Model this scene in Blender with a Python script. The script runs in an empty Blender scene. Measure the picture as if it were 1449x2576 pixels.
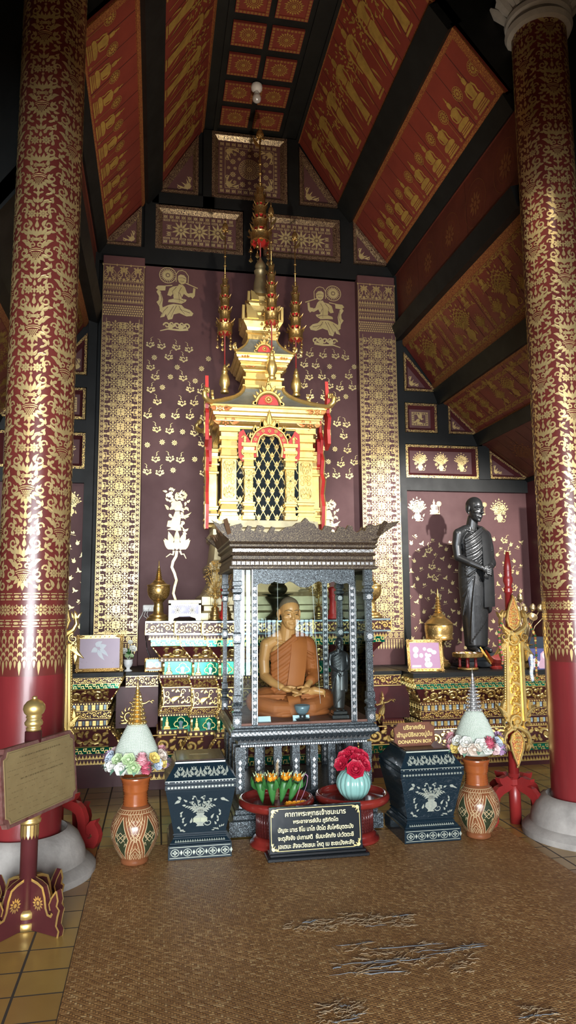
import bpy, bmesh, math, random
from mathutils import Vector as V3, Matrix
from math import sin, cos, pi, radians, sqrt, atan2
rnd = random.Random(7)
SC = bpy.context.scene
COL = SC.collection

# ------------------------------------------------------------------ camera
F_, CX, CY, EYE = 1789.0, 724.5, 1288.0, V3((0, 0, 1.5))
_d = V3(((390-CX)/F_, -(1525-CY)/F_, 1)).normalized()
_u = V3(((610-CX)/F_, (CY+12050)/F_, 1)); _u = (_u-_d*_u.dot(_d)).normalized()
_r = _u.cross(_d)
def ray(x, y):
    c = V3(((x-CX)/F_, -(y-CY)/F_, 1)); return V3((_r.dot(c), _d.dot(c), _u.dot(c)))
def at(x, y, Y):
    v = ray(x, y); return EYE+v*(Y/v.y)
def atz(x, y, Z=0):
    v = ray(x, y); return EYE+v*((Z-EYE.z)/v.z)
def zat(y, Y, x=725): return at(x, y, Y).z
cd = bpy.data.cameras.new('camera'); cam = bpy.data.objects.new('camera', cd); COL.objects.link(cam)
cd.sensor_width = 36; cd.lens = F_/2576*36; cd.clip_start = .05; cd.clip_end = 200
R3 = Matrix(((_r[0], _r[1], -_r[2]), (_d[0], _d[1], -_d[2]), (_u[0], _u[1], -_u[2])))
cam.matrix_world = Matrix.Translation(EYE) @ R3.to_4x4()
SC.camera = cam

# ------------------------------------------------------------------ materials
MATS = {}
def _nt(name):
    m = bpy.data.materials.new(name); m.use_nodes = True; nt = m.node_tree
    return m, nt, nt.nodes['Principled BSDF']
def _set(b, k, v):
    if k in b.inputs: b.inputs[k].default_value = v
def _mix(nt, fac, a, b):
    n = nt.nodes.new('ShaderNodeMix'); n.data_type = 'RGBA'
    L = nt.links
    if isinstance(fac, (int, float)): n.inputs[0].default_value = fac
    else: L.new(fac, n.inputs[0])
    for i, v in ((6, a), (7, b)):
        if isinstance(v, tuple): n.inputs[i].default_value = (*v[:3], 1)
        else: L.new(v, n.inputs[i])
    return n.outputs[2]
def _math(nt, op, a, b=None, c=None):
    n = nt.nodes.new('ShaderNodeMath'); n.operation = op
    for i, v in enumerate((a, b, c)):
        if v is None: continue
        if isinstance(v, (int, float)): n.inputs[i].default_value = v
        else: nt.links.new(v, n.inputs[i])
    return n.outputs[0]
def _ramp(nt, fac, stops):
    n = nt.nodes.new('ShaderNodeValToRGB'); cr = n.color_ramp
    while len(cr.elements) < len(stops): cr.elements.new(.5)
    for e, (p, c) in zip(cr.elements, stops):
        e.position = p; e.color = (*c, 1) if len(c) == 3 else c
    nt.links.new(fac, n.inputs[0]); return n.outputs[0]
def _co(nt, kind='Object', scale=(1, 1, 1)):
    t = nt.nodes.new('ShaderNodeTexCoord'); mp = nt.nodes.new('ShaderNodeMapping')
    mp.inputs['Scale'].default_value = scale
    nt.links.new(t.outputs[kind], mp.inputs[0]); return mp.outputs[0]
def _noise(nt, co, s, det=3, rough=.5, dist=0):
    n = nt.nodes.new('ShaderNodeTexNoise'); n.inputs['Scale'].default_value = s
    n.inputs['Detail'].default_value = det; n.inputs['Roughness'].default_value = rough
    n.inputs['Distortion'].default_value = dist
    nt.links.new(co, n.inputs['Vector']); return n.outputs[0]
def _bump(nt, b, h, st=.3, d=.01):
    n = nt.nodes.new('ShaderNodeBump'); n.inputs['Strength'].default_value = st; n.inputs['Distance'].default_value = d
    nt.links.new(h, n.inputs['Height']); nt.links.new(n.outputs[0], b.inputs['Normal'])
def pm(name, c1, c2=None, scale=8, metal=0., rough=.5, bump=0., coat=0., stretch=(1, 1, 1), rvar=.1, **kw):
    if name in MATS: return MATS[name]
    m, nt, b = _nt(name)
    c2 = c2 or tuple(x*.75 for x in c1)
    co = _co(nt, 'Object', stretch); f = _noise(nt, co, scale, 4, .6)
    nt.links.new(_ramp(nt, f, [(.3, c1), (.7, c2)]), b.inputs['Base Color'])
    r = _math(nt, 'MULTIPLY_ADD', f, rvar*2, rough-rvar); nt.links.new(r, b.inputs['Roughness'])
    _set(b, 'Metallic', metal); _set(b, 'Coat Weight', coat); _set(b, 'Coat Roughness', .12)
    for k, v in kw.items(): _set(b, k.replace('_', ' '), v)
    if bump: _bump(nt, b, _noise(nt, co, scale*6, 4, .6), bump, .004)
    MATS[name] = m; return m
def filig(name, bg, fg, scale=30, width=.16, metal=.8, rough=.4, dots=True, bands=3., bgmetal=0., coat=0.):
    """fine curling inlay: contour lines of a noise field plus small dots"""
    if name in MATS: return MATS[name]
    m, nt, b = _nt(name); co = _co(nt)
    n = _noise(nt, co, scale, 1.5, .4, .6)
    fr = _math(nt, 'FRACT', _math(nt, 'MULTIPLY', n, bands*2.2))
    line = _math(nt, 'LESS_THAN', _math(nt, 'ABSOLUTE', _math(nt, 'SUBTRACT', fr, .5)), width)
    msk = line
    if dots:
        v = nt.nodes.new('ShaderNodeTexVoronoi'); v.inputs['Scale'].default_value = scale*2.2
        nt.links.new(co, v.inputs['Vector'])
        dt = _math(nt, 'LESS_THAN', v.outputs['Distance'], .24)
        msk = _math(nt, 'MAXIMUM', line, dt)
    wear = _math(nt, 'GREATER_THAN', _noise(nt, co, scale*4, 2), .36)
    msk = _math(nt, 'MULTIPLY', msk, wear)
    nt.links.new(_mix(nt, msk, bg, fg), b.inputs['Base Color'])
    nt.links.new(_math(nt, 'MULTIPLY_ADD', msk, metal-bgmetal, bgmetal), b.inputs['Metallic'])
    _set(b, 'Roughness', rough); _set(b, 'Coat Weight', coat); _set(b, 'Specular IOR Level', .3)
    _bump(nt, b, msk, .35, .002)
    MATS[name] = m; return m

GOLD = pm('gold_leaf', (.86, .65, .26), (.67, .46, .15), 14, .85, .36, .06)
GOLDS = pm('gold_stencil', (.70, .54, .25), (.54, .39, .165), 9, .62, .42)
GOLDP = pm('gold_pale_stencil', (.74, .62, .32), (.58, .46, .20), 9, .55, .42)
GOLDC = pm('gold_ceiling_paint', (.42, .27, .06), (.28, .17, .04), 12, .25, .6)
GOLDB = pm('gold_ceiling_border', (.46, .22, .06), (.30, .12, .035), 40, .2, .6)
BRASS = pm('brass', (.62, .42, .16), (.42, .27, .09), 20, .9, .32, .05)
LOTUSM = pm('bronze_gilt', (.55, .42, .24), (.36, .26, .13), 22, .9, .3, .05)
SILVER = pm('silver_paint', (.75, .75, .74), (.55, .55, .56), 30, .85, .28)
MAROON = pm('maroon_wall', (.115, .053, .053), (.087, .038, .039), 3, 0, .55, .05, 0, Specular_IOR_Level=.22)
MAROOND = pm('maroon_dark_lacquer', (.085, .018, .020), (.05, .010, .012), 4, 0, .42, .03, .05, Specular_IOR_Level=.3)
COLRED = pm('column_red', (.15, .028, .022), (.105, .018, .015), 3, 0, .32, .04, .15, Specular_IOR_Level=.4)
COLPLAIN = pm('column_red_plain', (.21, .024, .026), (.15, .016, .018), 3, 0, .32, .05, .12, (3, 3, .4), Specular_IOR_Level=.4)
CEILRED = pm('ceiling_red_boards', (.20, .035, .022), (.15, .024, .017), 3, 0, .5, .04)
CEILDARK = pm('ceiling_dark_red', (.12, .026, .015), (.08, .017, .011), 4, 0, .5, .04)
BLACKW = pm('black_beam', (.012, .013, .013), (.007, .0075, .0075), 5, 0, .5, .04, 0, Specular_IOR_Level=.25)
BLACKL = pm('black_lacquer', (.012, .015, .018), (.007, .008, .010), 6, 0, .25, .02, .4)
STONE = pm('grey_stone', (.40, .37, .34), (.26, .24, .22), 9, 0, .75, .35)
CAPW = pm('grey_plaster', (.46, .45, .42), (.34, .33, .31), 9, 0, .6, .2)
REDL = pm('red_lacquer', (.23, .026, .018), (.14, .012, .010), 5, 0, .16, .03, .7)
REDP = pm('red_paint', (.26, .020, .018), (.19, .014, .014), 6, 0, .38, .03, .1)
REDB = pm('red_bright', (.55, .035, .03), (.42, .02, .02), 6, 0, .45)
GREENG = pm('green_mirror', (.0, .22, .12), (.0, .12, .07), 26, .55, .12)
BLUEG = pm('pale_mirror', (.45, .66, .74), (.62, .74, .78), 40, .6, .12)
WHITE = pm('white_paint', (.80, .80, .78), (.68, .68, .66), 5, 0, .4)
TERRA = pm('terracotta_glaze', (.34, .095, .024), (.24, .06, .016), 9, 0, .22, .05, .4)
VBROWN = pm('vase_brown', (.24, .085, .036), (.16, .055, .022), 9, 0, .22, .06, .4)
VGREEN = pm('vase_green', (.035, .045, .022), (.02, .028, .014), 9, 0, .22, .05, .4)
CREAM = pm('cream_slip', (.60, .46, .27), (.48, .34, .18), 9, 0, .4)
PEARL = pm('pearl_white', (.60, .66, .58), (.50, .56, .48), 9, 0, .22, 0, .4)
CELADON = pm('celadon_glaze', (.28, .50, .45), (.20, .40, .37), 5, 0, .22, .02, .4)
LEAFG = pm('leaf_green', (.05, .20, .045), (.025, .11, .025), 15, 0, .45)
MARI = pm('marigold', (.85, .38, .015), (.66, .24, .01), 60, 0, .65, .4)
ROSE = pm('rose_crimson', (.52, .012, .045), (.32, .006, .025), 12, 0, .5)
ROOFG = pm('grey_roof', (.20, .21, .19), (.13, .14, .125), 9, .2, .5, .15)
STEELK = pm('statue_black', (.075, .077, .080), (.045, .047, .050), 7, .7, .34, .08)
SKIN = pm('wax_skin', (.60, .31, .11), (.52, .25, .085), 9, 0, .38, .0, 0, (1, 1, 1), .05, Subsurface_Weight=.08)
HAIRM = pm('hair_stubble', (.24, .17, .10), (.15, .11, .07), 120, 0, .7, .3)
ROBE = pm('saffron_robe', (.37, .105, .020), (.30, .080, .015), 5, 0, .7, .04)
ROBE2 = pm('saffron_sash', (.40, .12, .025), (.35, .10, .020), 5, 0, .65, .05)
EYEM = pm('dark_eye', (.02, .012, .01), (.01, .008, .007), 5, 0, .2)
WOODD = pm('dark_wood', (.06, .028, .014), (.035, .016, .009), 6, 0, .45, .1, .2, (6, 1, 1))
SIGNW = pm('sign_wood', (.16, .05, .022), (.10, .03, .013), 6, 0, .4, .1, .2, (1, 1, 8))
CASEW = filig('case_inlay', (.014, .018, .022), (.20, .24, .26), 40, .085, .35, .36, True, 3, 0, .1)
CASEF = filig('case_inlay_fine', (.014, .018, .022), (.22, .26, .28), 64, .10, .35, .36, True, 3, 0, .1)
CASEB = filig('case_inlay_brown', (.030, .015, .010), (.22, .17, .10), 64, .10, .4, .42)
FILIGG = filig('gold_filigree', (.045, .014, .016), (.80, .58, .2), 42, .2, .75, .38)
FILIGC = filig('ceiling_filigree', (.17, .040, .02), (.36, .17, .045), 42, .2, .2, .55)
FILIGD = filig('gable_filigree', (.040, .014, .014), (.52, .40, .22), 50, .17, .7, .36)
GOLDCARV = filig('carved_gold', (.62, .36, .07), (.92, .66, .2), 26, .22, .85, .35, False, 3, .85)
BRASSCARV = filig('chased_brass', (.34, .2, .06), (.72, .5, .2), 55, .2, .9, .32, True, 3, .9)

def glassmat():
    m, nt, b = _nt('clear_glass'); nt.nodes.remove(b)
    tr = nt.nodes.new('ShaderNodeBsdfTransparent'); gl = nt.nodes.new('ShaderNodeBsdfGlossy')
    gl.inputs['Roughness'].default_value = .01; tr.inputs[0].default_value = (.93, .96, .95, 1)
    fr = nt.nodes.new('ShaderNodeFresnel'); fr.inputs[0].default_value = 1.27
    mx = nt.nodes.new('ShaderNodeMixShader')
    nt.links.new(fr.outputs[0], mx.inputs[0]); nt.links.new(tr.outputs[0], mx.inputs[1]); nt.links.new(gl.outputs[0], mx.inputs[2])
    nt.links.new(mx.outputs[0], nt.nodes['Material Output'].inputs[0]); return m
GLASS = glassmat()
DARKGLASS = pm('dark_glass', (.012, .016, .018), (.02, .026, .03), 4, .0, .06, 0, .6)

# ------------------------------------------------------------------ mesh builder
class Fr:
    """a flat frame: origin, u axis, v axis, normal"""
    def __init__(s, o, U, Vv, N=None):
        s.o = V3(o); s.U = V3(U).normalized(); s.V = V3(Vv).normalized()
        s.N = V3(N).normalized() if N is not None else s.U.cross(s.V)
    def __call__(s, u, v, w=0): return s.o+s.U*u+s.V*v+s.N*w
def wallF(o): return Fr(o, (1, 0, 0), (0, 0, 1), (0, -1, 0))
class MB:
    def __init__(s): s.v = []; s.f = []; s.m = []; s.s = []
    def add(s, vs, fs, mi=0, sm=False):
        b = len(s.v); s.v += [tuple(p) for p in vs]
        for f in fs: s.f.append(tuple(i+b for i in f)); s.m.append(mi); s.s.append(sm)
        return s
    def poly(s, pts, mi=0): return s.add(pts, [tuple(range(len(pts)))], mi)
    def box(s, lo, hi, mi=0):
        x0, y0, z0 = lo; x1, y1, z1 = hi
        return s.hexa([(x0, y0, z0), (x1, y0, z0), (x1, y1, z0), (x0, y1, z0), (x0, y0, z1), (x1, y0, z1), (x1, y1, z1), (x0, y1, z1)], mi)
    def hexa(s, p, mi=0):
        return s.add(p, [(0, 3, 2, 1), (4, 5, 6, 7), (0, 1, 5, 4), (1, 2, 6, 5), (2, 3, 7, 6), (3, 0, 4, 7)], mi)
    def bbox(s, lo, hi, bv=.01, mi=0):
        """box with chamfered vertical and horizontal edges"""
        x0, y0, z0 = lo; x1, y1, z1 = hi; b = bv
        def ring(i, z): return [(x0+i+b, y0+i, z), (x1-i-b, y0+i, z), (x1-i, y0+i+b, z), (x1-i, y1-i-b, z), (x1-i-b, y1-i, z), (x0+i+b, y1-i, z), (x0+i, y1-i-b, z), (x0+i, y0+i+b, z)]
        return s.loft([ring(b, z0), ring(0, z0+b), ring(0, z1-b), ring(b, z1)], mi)
    def loft(s, rings, mi=0, caps=True, closed=True, sm=False):
        n = len(rings[0]); vs = [p for r in rings for p in r]; fs = []
        for i in range(len(rings)-1):
            for j in range(n if closed else n-1):
                k = (j+1) % n; fs.append((i*n+j, i*n+k, (i+1)*n+k, (i+1)*n+j))
        if caps and closed:
            fs.append(tuple(reversed(range(n)))); o = (len(rings)-1)*n; fs.append(tuple(range(o, o+n)))
        return s.add(vs, fs, mi, sm)
    def lathe(s, prof, c=(0, 0, 0), n=24, mi=0, sm=True, caps=True, ax=None, ribs=0, rd=0.):
        """prof: (r, z)"""
        c = V3(c); rings = []
        if ax is not None:
            q = V3((0, 0, 1)).rotation_difference(V3(ax))
        for r, z in prof:
            ring = []
            for k in range(n):
                a = 2*pi*k/n; rr = max(r, 1e-4)*(1+(rd*abs(sin(a*ribs/2))-rd if ribs else 0))
                p = V3((rr*cos(a), rr*sin(a), z))
                if ax is not None: p = q @ p
                ring.append(c+p)
            rings.append(ring)
        return s.loft(rings, mi, caps, True, sm)
    def tube(s, path, rad, n=8, mi=0, sm=True):
        P = [V3(p) for p in path]
        if not isinstance(rad, (list, tuple)): rad = [rad]*len(P)
        T = [(P[min(i+1, len(P)-1)]-P[max(i-1, 0)]).normalized() for i in range(len(P))]
        up = V3((0, 0, 1)) if abs(T[0].z) < .9 else V3((1, 0, 0))
        A = T[0].cross(up).normalized(); rings = []
        for p, t, r in zip(P, T, rad):
            A = (A-t*A.dot(t)).normalized(); B = t.cross(A)
            rings.append([p+A*(r*cos(2*pi*k/n))+B*(r*sin(2*pi*k/n)) for k in range(n)])
        return s.loft(rings, mi, True, True, sm)
    def ell(s, c, r, n=14, m=8, mi=0, rot=None):
        if not isinstance(r, (list, tuple)): r = (r, r, r)
        c = V3(c); rings = []
        for i in range(m+1):
            th = pi*i/m; th = min(max(th, .02), pi-.02)
            ring = []
            for k in range(n):
                p = V3((r[0]*sin(th)*cos(2*pi*k/n), r[1]*sin(th)*sin(2*pi*k/n), -r[2]*cos(th)))
                ring.append(c+(rot @ p if rot else p))
            rings.append(ring)
        return s.loft(rings, mi, True, True, True)
    def caps(s, path, rad, n=12, mi=0):
        """a limb: tube with round ends"""
        P = [V3(p) for p in path]
        if not isinstance(rad, (list, tuple)): rad = [rad]*len(P)
        for i in range(len(P)-1): s.tube([P[i], P[i+1]], [rad[i], rad[i+1]], n, mi)
        for p, r in zip(P, rad): s.ell(p, r, n, 8, mi)
        return s
    def prism(s, poly, fr, w0, w1, mi=0, mside=None):
        n = len(poly); a = [fr(u, v, w0) for u, v in poly]; b = [fr(u, v, w1) for u, v in poly]
        s.add(a+b, [tuple(range(n, 2*n)), tuple(reversed(range(n)))], mi)
        s.add(a+b, [(i, (i+1) % n, n+(i+1) % n, n+i) for i in range(n)], mi if mside is None else mside)
        return s
    def sten(s, polys, fm, h=.002, mi=0):
        for i, p in enumerate(polys): s.add([fm(u, v, h+(i*5 % 11)*.00009) for u, v in p], [tuple(range(len(p)))], mi)
        return s
    def relief(s, polys, fm, h=.012, mi=0, ins=.3, h0=0.):
        """raised ornament with a narrowed top"""
        for p in polys:
            n = len(p)
            A = sum(p[i][0]*p[(i+1) % n][1]-p[(i+1) % n][0]*p[i][1] for i in range(n))/2
            per = sum(math.hypot(p[i][0]-p[i-1][0], p[i][1]-p[i-1][1]) for i in range(n))
            if per < 1e-6: continue
            d = ins*2*abs(A)/per*(1 if A > 0 else -1); q = []
            for i in range(n):
                ax, ay = p[i][0]-p[i-1][0], p[i][1]-p[i-1][1]; bx, by = p[(i+1) % n][0]-p[i][0], p[(i+1) % n][1]-p[i][1]
                la = math.hypot(ax, ay) or 1; lb = math.hypot(bx, by) or 1
                nx, ny = -ay/la-by/lb, ax/la+bx/lb; l = math.hypot(nx, ny)
                if l < .2: nx, ny, l = -bx/lb, by/lb, 1e9
                q.append((p[i][0]+nx/l*d, p[i][1]+ny/l*d))
            vs = [fm(u, v, h0) for u, v in p]+[fm(u, v, h*.65+h0) for u, v in p]+[fm(u, v, h+h0) for u, v in q]
            fs = []
            for i in range(n):
                j = (i+1) % n; fs += [(i, j, n+j, n+i), (n+i, n+j, 2*n+j, 2*n+i)]
            fs.append(tuple(range(2*n, 3*n))); s.add(vs, fs, mi)
        return s
    def xf(s, M):
        s.v = [tuple(M @ V3(p)) for p in s.v]; return s
    def ext(s, o, mi=None):
        b = len(s.v); s.v += o.v
        s.f += [tuple(i+b for i in f) for f in o.f]; s.m += o.m if mi is None else [mi]*len(o.m); s.s += o.s; return s
    def mesh(s, name, mats):
        me = bpy.data.meshes.new(name); me.from_pydata(s.v, [], s.f)
        for m in (mats if isinstance(mats, (list, tuple)) else [mats]): me.materials.append(m)
        me.polygons.foreach_set('material_index', s.m); me.polygons.foreach_set('use_smooth', s.s)
        return me
    def build(s, name, mats, parent=None, norm=True, sharp=None):
        me = s.mesh(name, mats)
        if norm:
            bm = bmesh.new(); bm.from_mesh(me); bmesh.ops.recalc_face_normals(bm, faces=bm.faces); bm.to_mesh(me); bm.free()
        if sharp is not None: me.set_sharp_from_angle(angle=radians(sharp))
        return link(name, me, parent)
def link(name, me, parent=None):
    o = bpy.data.objects.new(name, me); COL.objects.link(o)
    if parent is not None: o.parent = parent; o.matrix_parent_inverse = Matrix.Translation(-V3(parent.location)) if parent.parent is None else Matrix.Identity(4)
    return o
def thing(name, label, cat, loc=(0, 0, 0), group=None):
    o = bpy.data.objects.new(name, None); COL.objects.link(o); o.location = loc; o.empty_display_size = .1
    return tag(o, label, cat, group)
def tag(o, label, cat, group=None, kind=None):
    o['label'] = label; o['category'] = cat
    if group: o['group'] = group
    if kind: o['kind'] = kind
    return o
def struct(o, kind='structure'): o['kind'] = kind; return o
def part(mb, name, mats, parent, label=None, **k):
    """mesh is written in world space; the parent Empty has only a location"""
    o = mb.build(name, mats, None, **k); o.parent = parent
    r = parent; off = V3(r.location)
    while r.parent: r = r.parent; off += V3(r.location)
    if off.length: o.data.transform(Matrix.Translation(-off))
    if label: o['label'] = label
    return o
def copytree(o, parent=None):
    c = o.copy(); COL.objects.link(c)
    if parent is not None: c.parent = parent
    for ch in [x for x in o.children]: copytree(ch, c)
    return c
def fused(mb, voxel, smooth=4, fac=.5):
    """union of overlapping shapes as one continuous surface"""
    me = mb.mesh('tmp', []) ; o = bpy.data.objects.new('tmp', me); COL.objects.link(o)
    r = o.modifiers.new('r', 'REMESH'); r.mode = 'VOXEL'; r.voxel_size = voxel
    if smooth:
        q = o.modifiers.new('s', 'SMOOTH'); q.iterations = smooth; q.factor = fac
    dg = bpy.context.evaluated_depsgraph_get(); dg.update()
    out = bpy.data.meshes.new_from_object(o.evaluated_get(dg), depsgraph=dg)
    bpy.data.objects.remove(o); bpy.data.meshes.remove(me)
    out.polygons.foreach_set('use_smooth', [True]*len(out.polygons)); return out
def fpart(mb, name, mat, parent, voxel, smooth=4, label=None):
    me = fused(mb, voxel, smooth); me.name = name; me.materials.clear(); me.materials.append(mat)
    me.transform(Matrix.Translation(-V3(parent.location)))
    o = bpy.data.objects.new(name, me); COL.objects.link(o); o.parent = parent
    if label: o['label'] = label
    return o
def text_mb(txt, size, fr, h=.002, align='CENTER', mi=0, font_weight=None, shear=0, ext=.0006):
    cu = bpy.data.curves.new('t', 'FONT'); cu.body = txt; cu.size = size; cu.align_x = align; cu.shear = shear
    cu.resolution_u = 3; cu.offset = font_weight or 0
    o = bpy.data.objects.new('t', cu); COL.objects.link(o)
    dg = bpy.context.evaluated_depsgraph_get(); dg.update()
    me = bpy.data.meshes.new_from_object(o.evaluated_get(dg), depsgraph=dg)
    mb = MB(); mb.add([fr(v.co.x, v.co.y, h) for v in me.vertices], [tuple(p.vertices) for p in me.polygons], mi)
    w = (min((v.co.x for v in me.vertices), default=0), max((v.co.x for v in me.vertices), default=0))
    bpy.data.objects.remove(o); bpy.data.curves.remove(cu); bpy.data.meshes.remove(me)
    return mb, w[1]-w[0]

# ------------------------------------------------------------------ flat ornament motifs: lists of (u, v) polygons
def T(polys, dx=0, dy=0, s=1, rot=0, mx=False, sy=None):
    c, n = cos(rot), sin(rot); sy = s if sy is None else sy; out = []
    for p in polys:
        q = [((-u if mx else u)*s, v*sy) for u, v in p]
        q = [(u*c-v*n+dx, u*n+v*c+dy) for u, v in q]
        out.append(q[::-1] if mx else q)
    return out
def sym(polys): return polys+T(polys, mx=True)
def leaf(x, y, a, L, W, b=0, n=5, full=.6):
    a = radians(a); b = radians(b); l = []; r = []; px, py = x, y
    for i in range(n+1):
        t = i/n; an = a+b*t; w = W*.5*(sin(pi*min(t**full, 1))*.95+.06*(1-t))
        if i == n: l.append((px, py)); break
        nx, ny = -sin(an), cos(an)
        l.append((px+nx*w, py+ny*w)); r.append((px-nx*w, py-ny*w))
        px += cos(an)*L/n; py += sin(an)*L/n
    return [r+[l[-1]]+l[:-1][::-1]]
def stroke(pts, w0, w1=None):
    w1 = w0 if w1 is None else w1; l = []; r = []; n = len(pts)
    for i, (x, y) in enumerate(pts):
        ax, ay = pts[max(i-1, 0)]; bx, by = pts[min(i+1, n-1)]; d = math.hypot(bx-ax, by-ay) or 1
        w = (w0+(w1-w0)*i/(n-1))/2; nx, ny = -(by-ay)/d*w, (bx-ax)/d*w
        l.append((x+nx, y+ny)); r.append((x-nx, y-ny))
    return [r+l[::-1]]
def curl(x, y, R, a0, turns, W, w1=None, n=12, k=.8):
    """spiral ending at centre (x, y)"""
    pts = []
    for i in range(n+1):
        t = i/n; r = R*(1-k*t); a = radians(a0)+2*pi*turns*t
        pts.append((x+r*cos(a), y+r*sin(a)))
    return stroke(pts, W, W*.5 if w1 is None else w1)
def disc(x, y, r, n=10, sy=1): return [[(x+r*cos(2*pi*i/n), y+r*sy*sin(2*pi*i/n)) for i in range(n)]]
def ring(x, y, r0, r1, n=20, parts=4):
    o = []
    for q in range(parts):
        m = n//parts; A = [2*pi*(q*m+i)/n for i in range(m+1)]
        o.append([(x+r1*cos(a), y+r1*sin(a)) for a in A]+[(x+r0*cos(a), y+r0*sin(a)) for a in reversed(A)])
    return o
def rect(x0, y0, x1, y1): return [[(x0, y0), (x1, y0), (x1, y1), (x0, y1)]]
def frame2(x0, y0, x1, y1, w):
    return rect(x0, y0, x1, y0+w)+rect(x0, y1-w, x1, y1)+rect(x0, y0+w, x0+w, y1-w)+rect(x1-w, y0+w, x1, y1-w)
def diam(x, y, a, b): return [[(x-a, y), (x, y-b), (x+a, y), (x, y+b)]]
def flower(x, y, r, n=8, c=.26, g=.86, a0=90):
    o = disc(x, y, r*c, 8)
    for k in range(n):
        a = a0+360*k/n
        o += leaf(x+r*c*1.25*cos(radians(a)), y+r*c*1.25*sin(radians(a)), a, r*(1-c*1.25), 2*pi*r*.62/n*g, 0, 4, .8)
    return o
def flame(x, y, a, L, W, b=50): return leaf(x, y, a, L*.6, W, b, 5)+leaf(x, y, a+22, L, W*.8, -b, 6)
def scrollband(n):
    """running scroll, height 1, tile length 1.5"""
    o = []
    for k in range(n):
        x = k*1.5; up = k % 2
        t = curl(x+.75, .5, .40, 190, 1.35, .19, .13, 14, .84)
        t += disc(x+.75, .5, .12, 8)
        t += leaf(x+.02, .1, 40, .46, .26, -40)+leaf(x+1.13, .22, 20, .46, .26, 60)+leaf(x+1.12, .6, 50, .44, .25, -70)
        t += leaf(x+.32, .90, 200, .36, .2, 40)+leaf(x+.76, .98, 185, .26, .13, 0)+leaf(x+.9, .06, -10, .36, .17, 30)+leaf(x+.2, .5, 100, .3, .16, -40)+leaf(x+.3, .06, 0, .3, .13, 20)+leaf(x+1.42, .05, 80, .3, .16, 30)+disc(x+1.38, .9, .08, 7)
        if up: t = [[(u, 1-v) for u, v in p][::-1] for p in t]
        o += t
    return o
def fretband(n):
    o = []
    for k in range(n):
        x = k*1.6
        o += rect(x, .0, x+.16, .62)+rect(x, .46, x+.66, .62)+rect(x+.5, .2, x+.66, .5)+rect(x+.3, .0, x+.9, .14)
        o += rect(x+.9, .38, x+1.06, 1)+rect(x+.9, .38, x+1.5, .54)+rect(x+1.34, .5, x+1.5, .8)+rect(x+1.14, .86, x+1.6, 1)
    return o
def leafband(n):
    o = []
    for k in range(n):
        x = k*.7+.35
        o += leaf(x, .02, 90, .95, .36)+leaf(x-.12, .05, 130, .45, .18, -50)+leaf(x+.12, .05, 50, .45, .18, 50)
    return o
def beadband(n):
    o = []
    for k in range(n): o += disc(k*1.0+.5, .5, .38, 7)
    return o
def blockband(n):
    o = []
    for k in range(n):
        x = k*1.3; o += flower(x+.4, .5, .42, 6)+rect(x+.02, .02, x+.1, .98)+rect(x+.72, .02, x+.8, .98)
    return o
def fit(fn, L, H, per, off=(0, 0)):
    """repeat a height-1 band of tile length per so that it fills length L, height H"""
    n = max(1, round(L/(per*H))); sx = L/(n*per); return [[(u*sx+off[0], v*H+off[1]) for u, v in p] for p in fn(n)]
def vaseplant(s=1.):
    """pot with spreading branches, height 1, centred on u=0"""
    o = [[(-.10, .0), (.10, .0), (.07, .05), (.17, .16), (.15, .27), (.08, .32), (.11, .38), (-.11, .38), (-.08, .32), (-.15, .27), (-.17, .16), (-.07, .05)]]
    for k in range(-4, 5):
        b = 90-k*13; x = k*.018; L = .52-abs(k)*.05
        pts = []; px, py, an = x, .39, radians(b+ (k*9))
        for i in range(6): pts.append((px, py)); an -= radians(k*2.6); px += cos(an)*L/5; py += sin(an)*L/5
        o += stroke(pts, .014, .007)
        for i in range(1, 6):
            q = pts[i]; o += leaf(q[0], q[1], 90-k*16+50, .1, .045, 20, 4)+leaf(q[0], q[1], 90-k*16-50, .1, .045, -20, 4)
        o += leaf(px, py, 90-k*20, .1, .06, 0, 4)
    o += curl(.2, .1, .1, 200, .9, .03)+leaf(-.25, .1, 60, .16, .06, 40)+leaf(.28, .2, 80, .16, .06, -40)
    return o
def seated(s=1.):
    """seated figure on a plinth, height 1"""
    o = rect(-.30, 0, .30, .05)+rect(-.27, .07, .27, .10)+rect(-.25, .115, .25, .15)
    o += [[(-.27, .17), (.27, .17), (.31, .22), (.26, .28), (.14, .31), (-.14, .31), (-.26, .28), (-.31, .22)]]
    o += [[(-.11, .325), (.11, .325), (.12, .42), (.15, .54), (.14, .62), (.05, .66), (-.05, .66), (-.14, .62), (-.15, .54), (-.12, .42)]]
    o += stroke([(-.16, .62), (-.21, .5), (-.18, .38), (-.08, .335)], .055, .035)+stroke([(.16, .62), (.22, .5), (.2, .38), (.24, .3)], .055, .035)
    o += [[(-.055, .68), (.055, .68), (.075, .76), (.06, .83), (.0, .86), (-.06, .83), (-.075, .76)]]
    o += disc(0, .885, .035, 8)+leaf(0, .91, 90, .1, .04)
    return o
def fan(s=1.):
    o = flower(0, .8, .17, 14, .3)+ring(0, .8, .175, .19)+rect(-.006, .1, .006, .62)+flower(0, .06, .06, 6)
    return o
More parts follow.
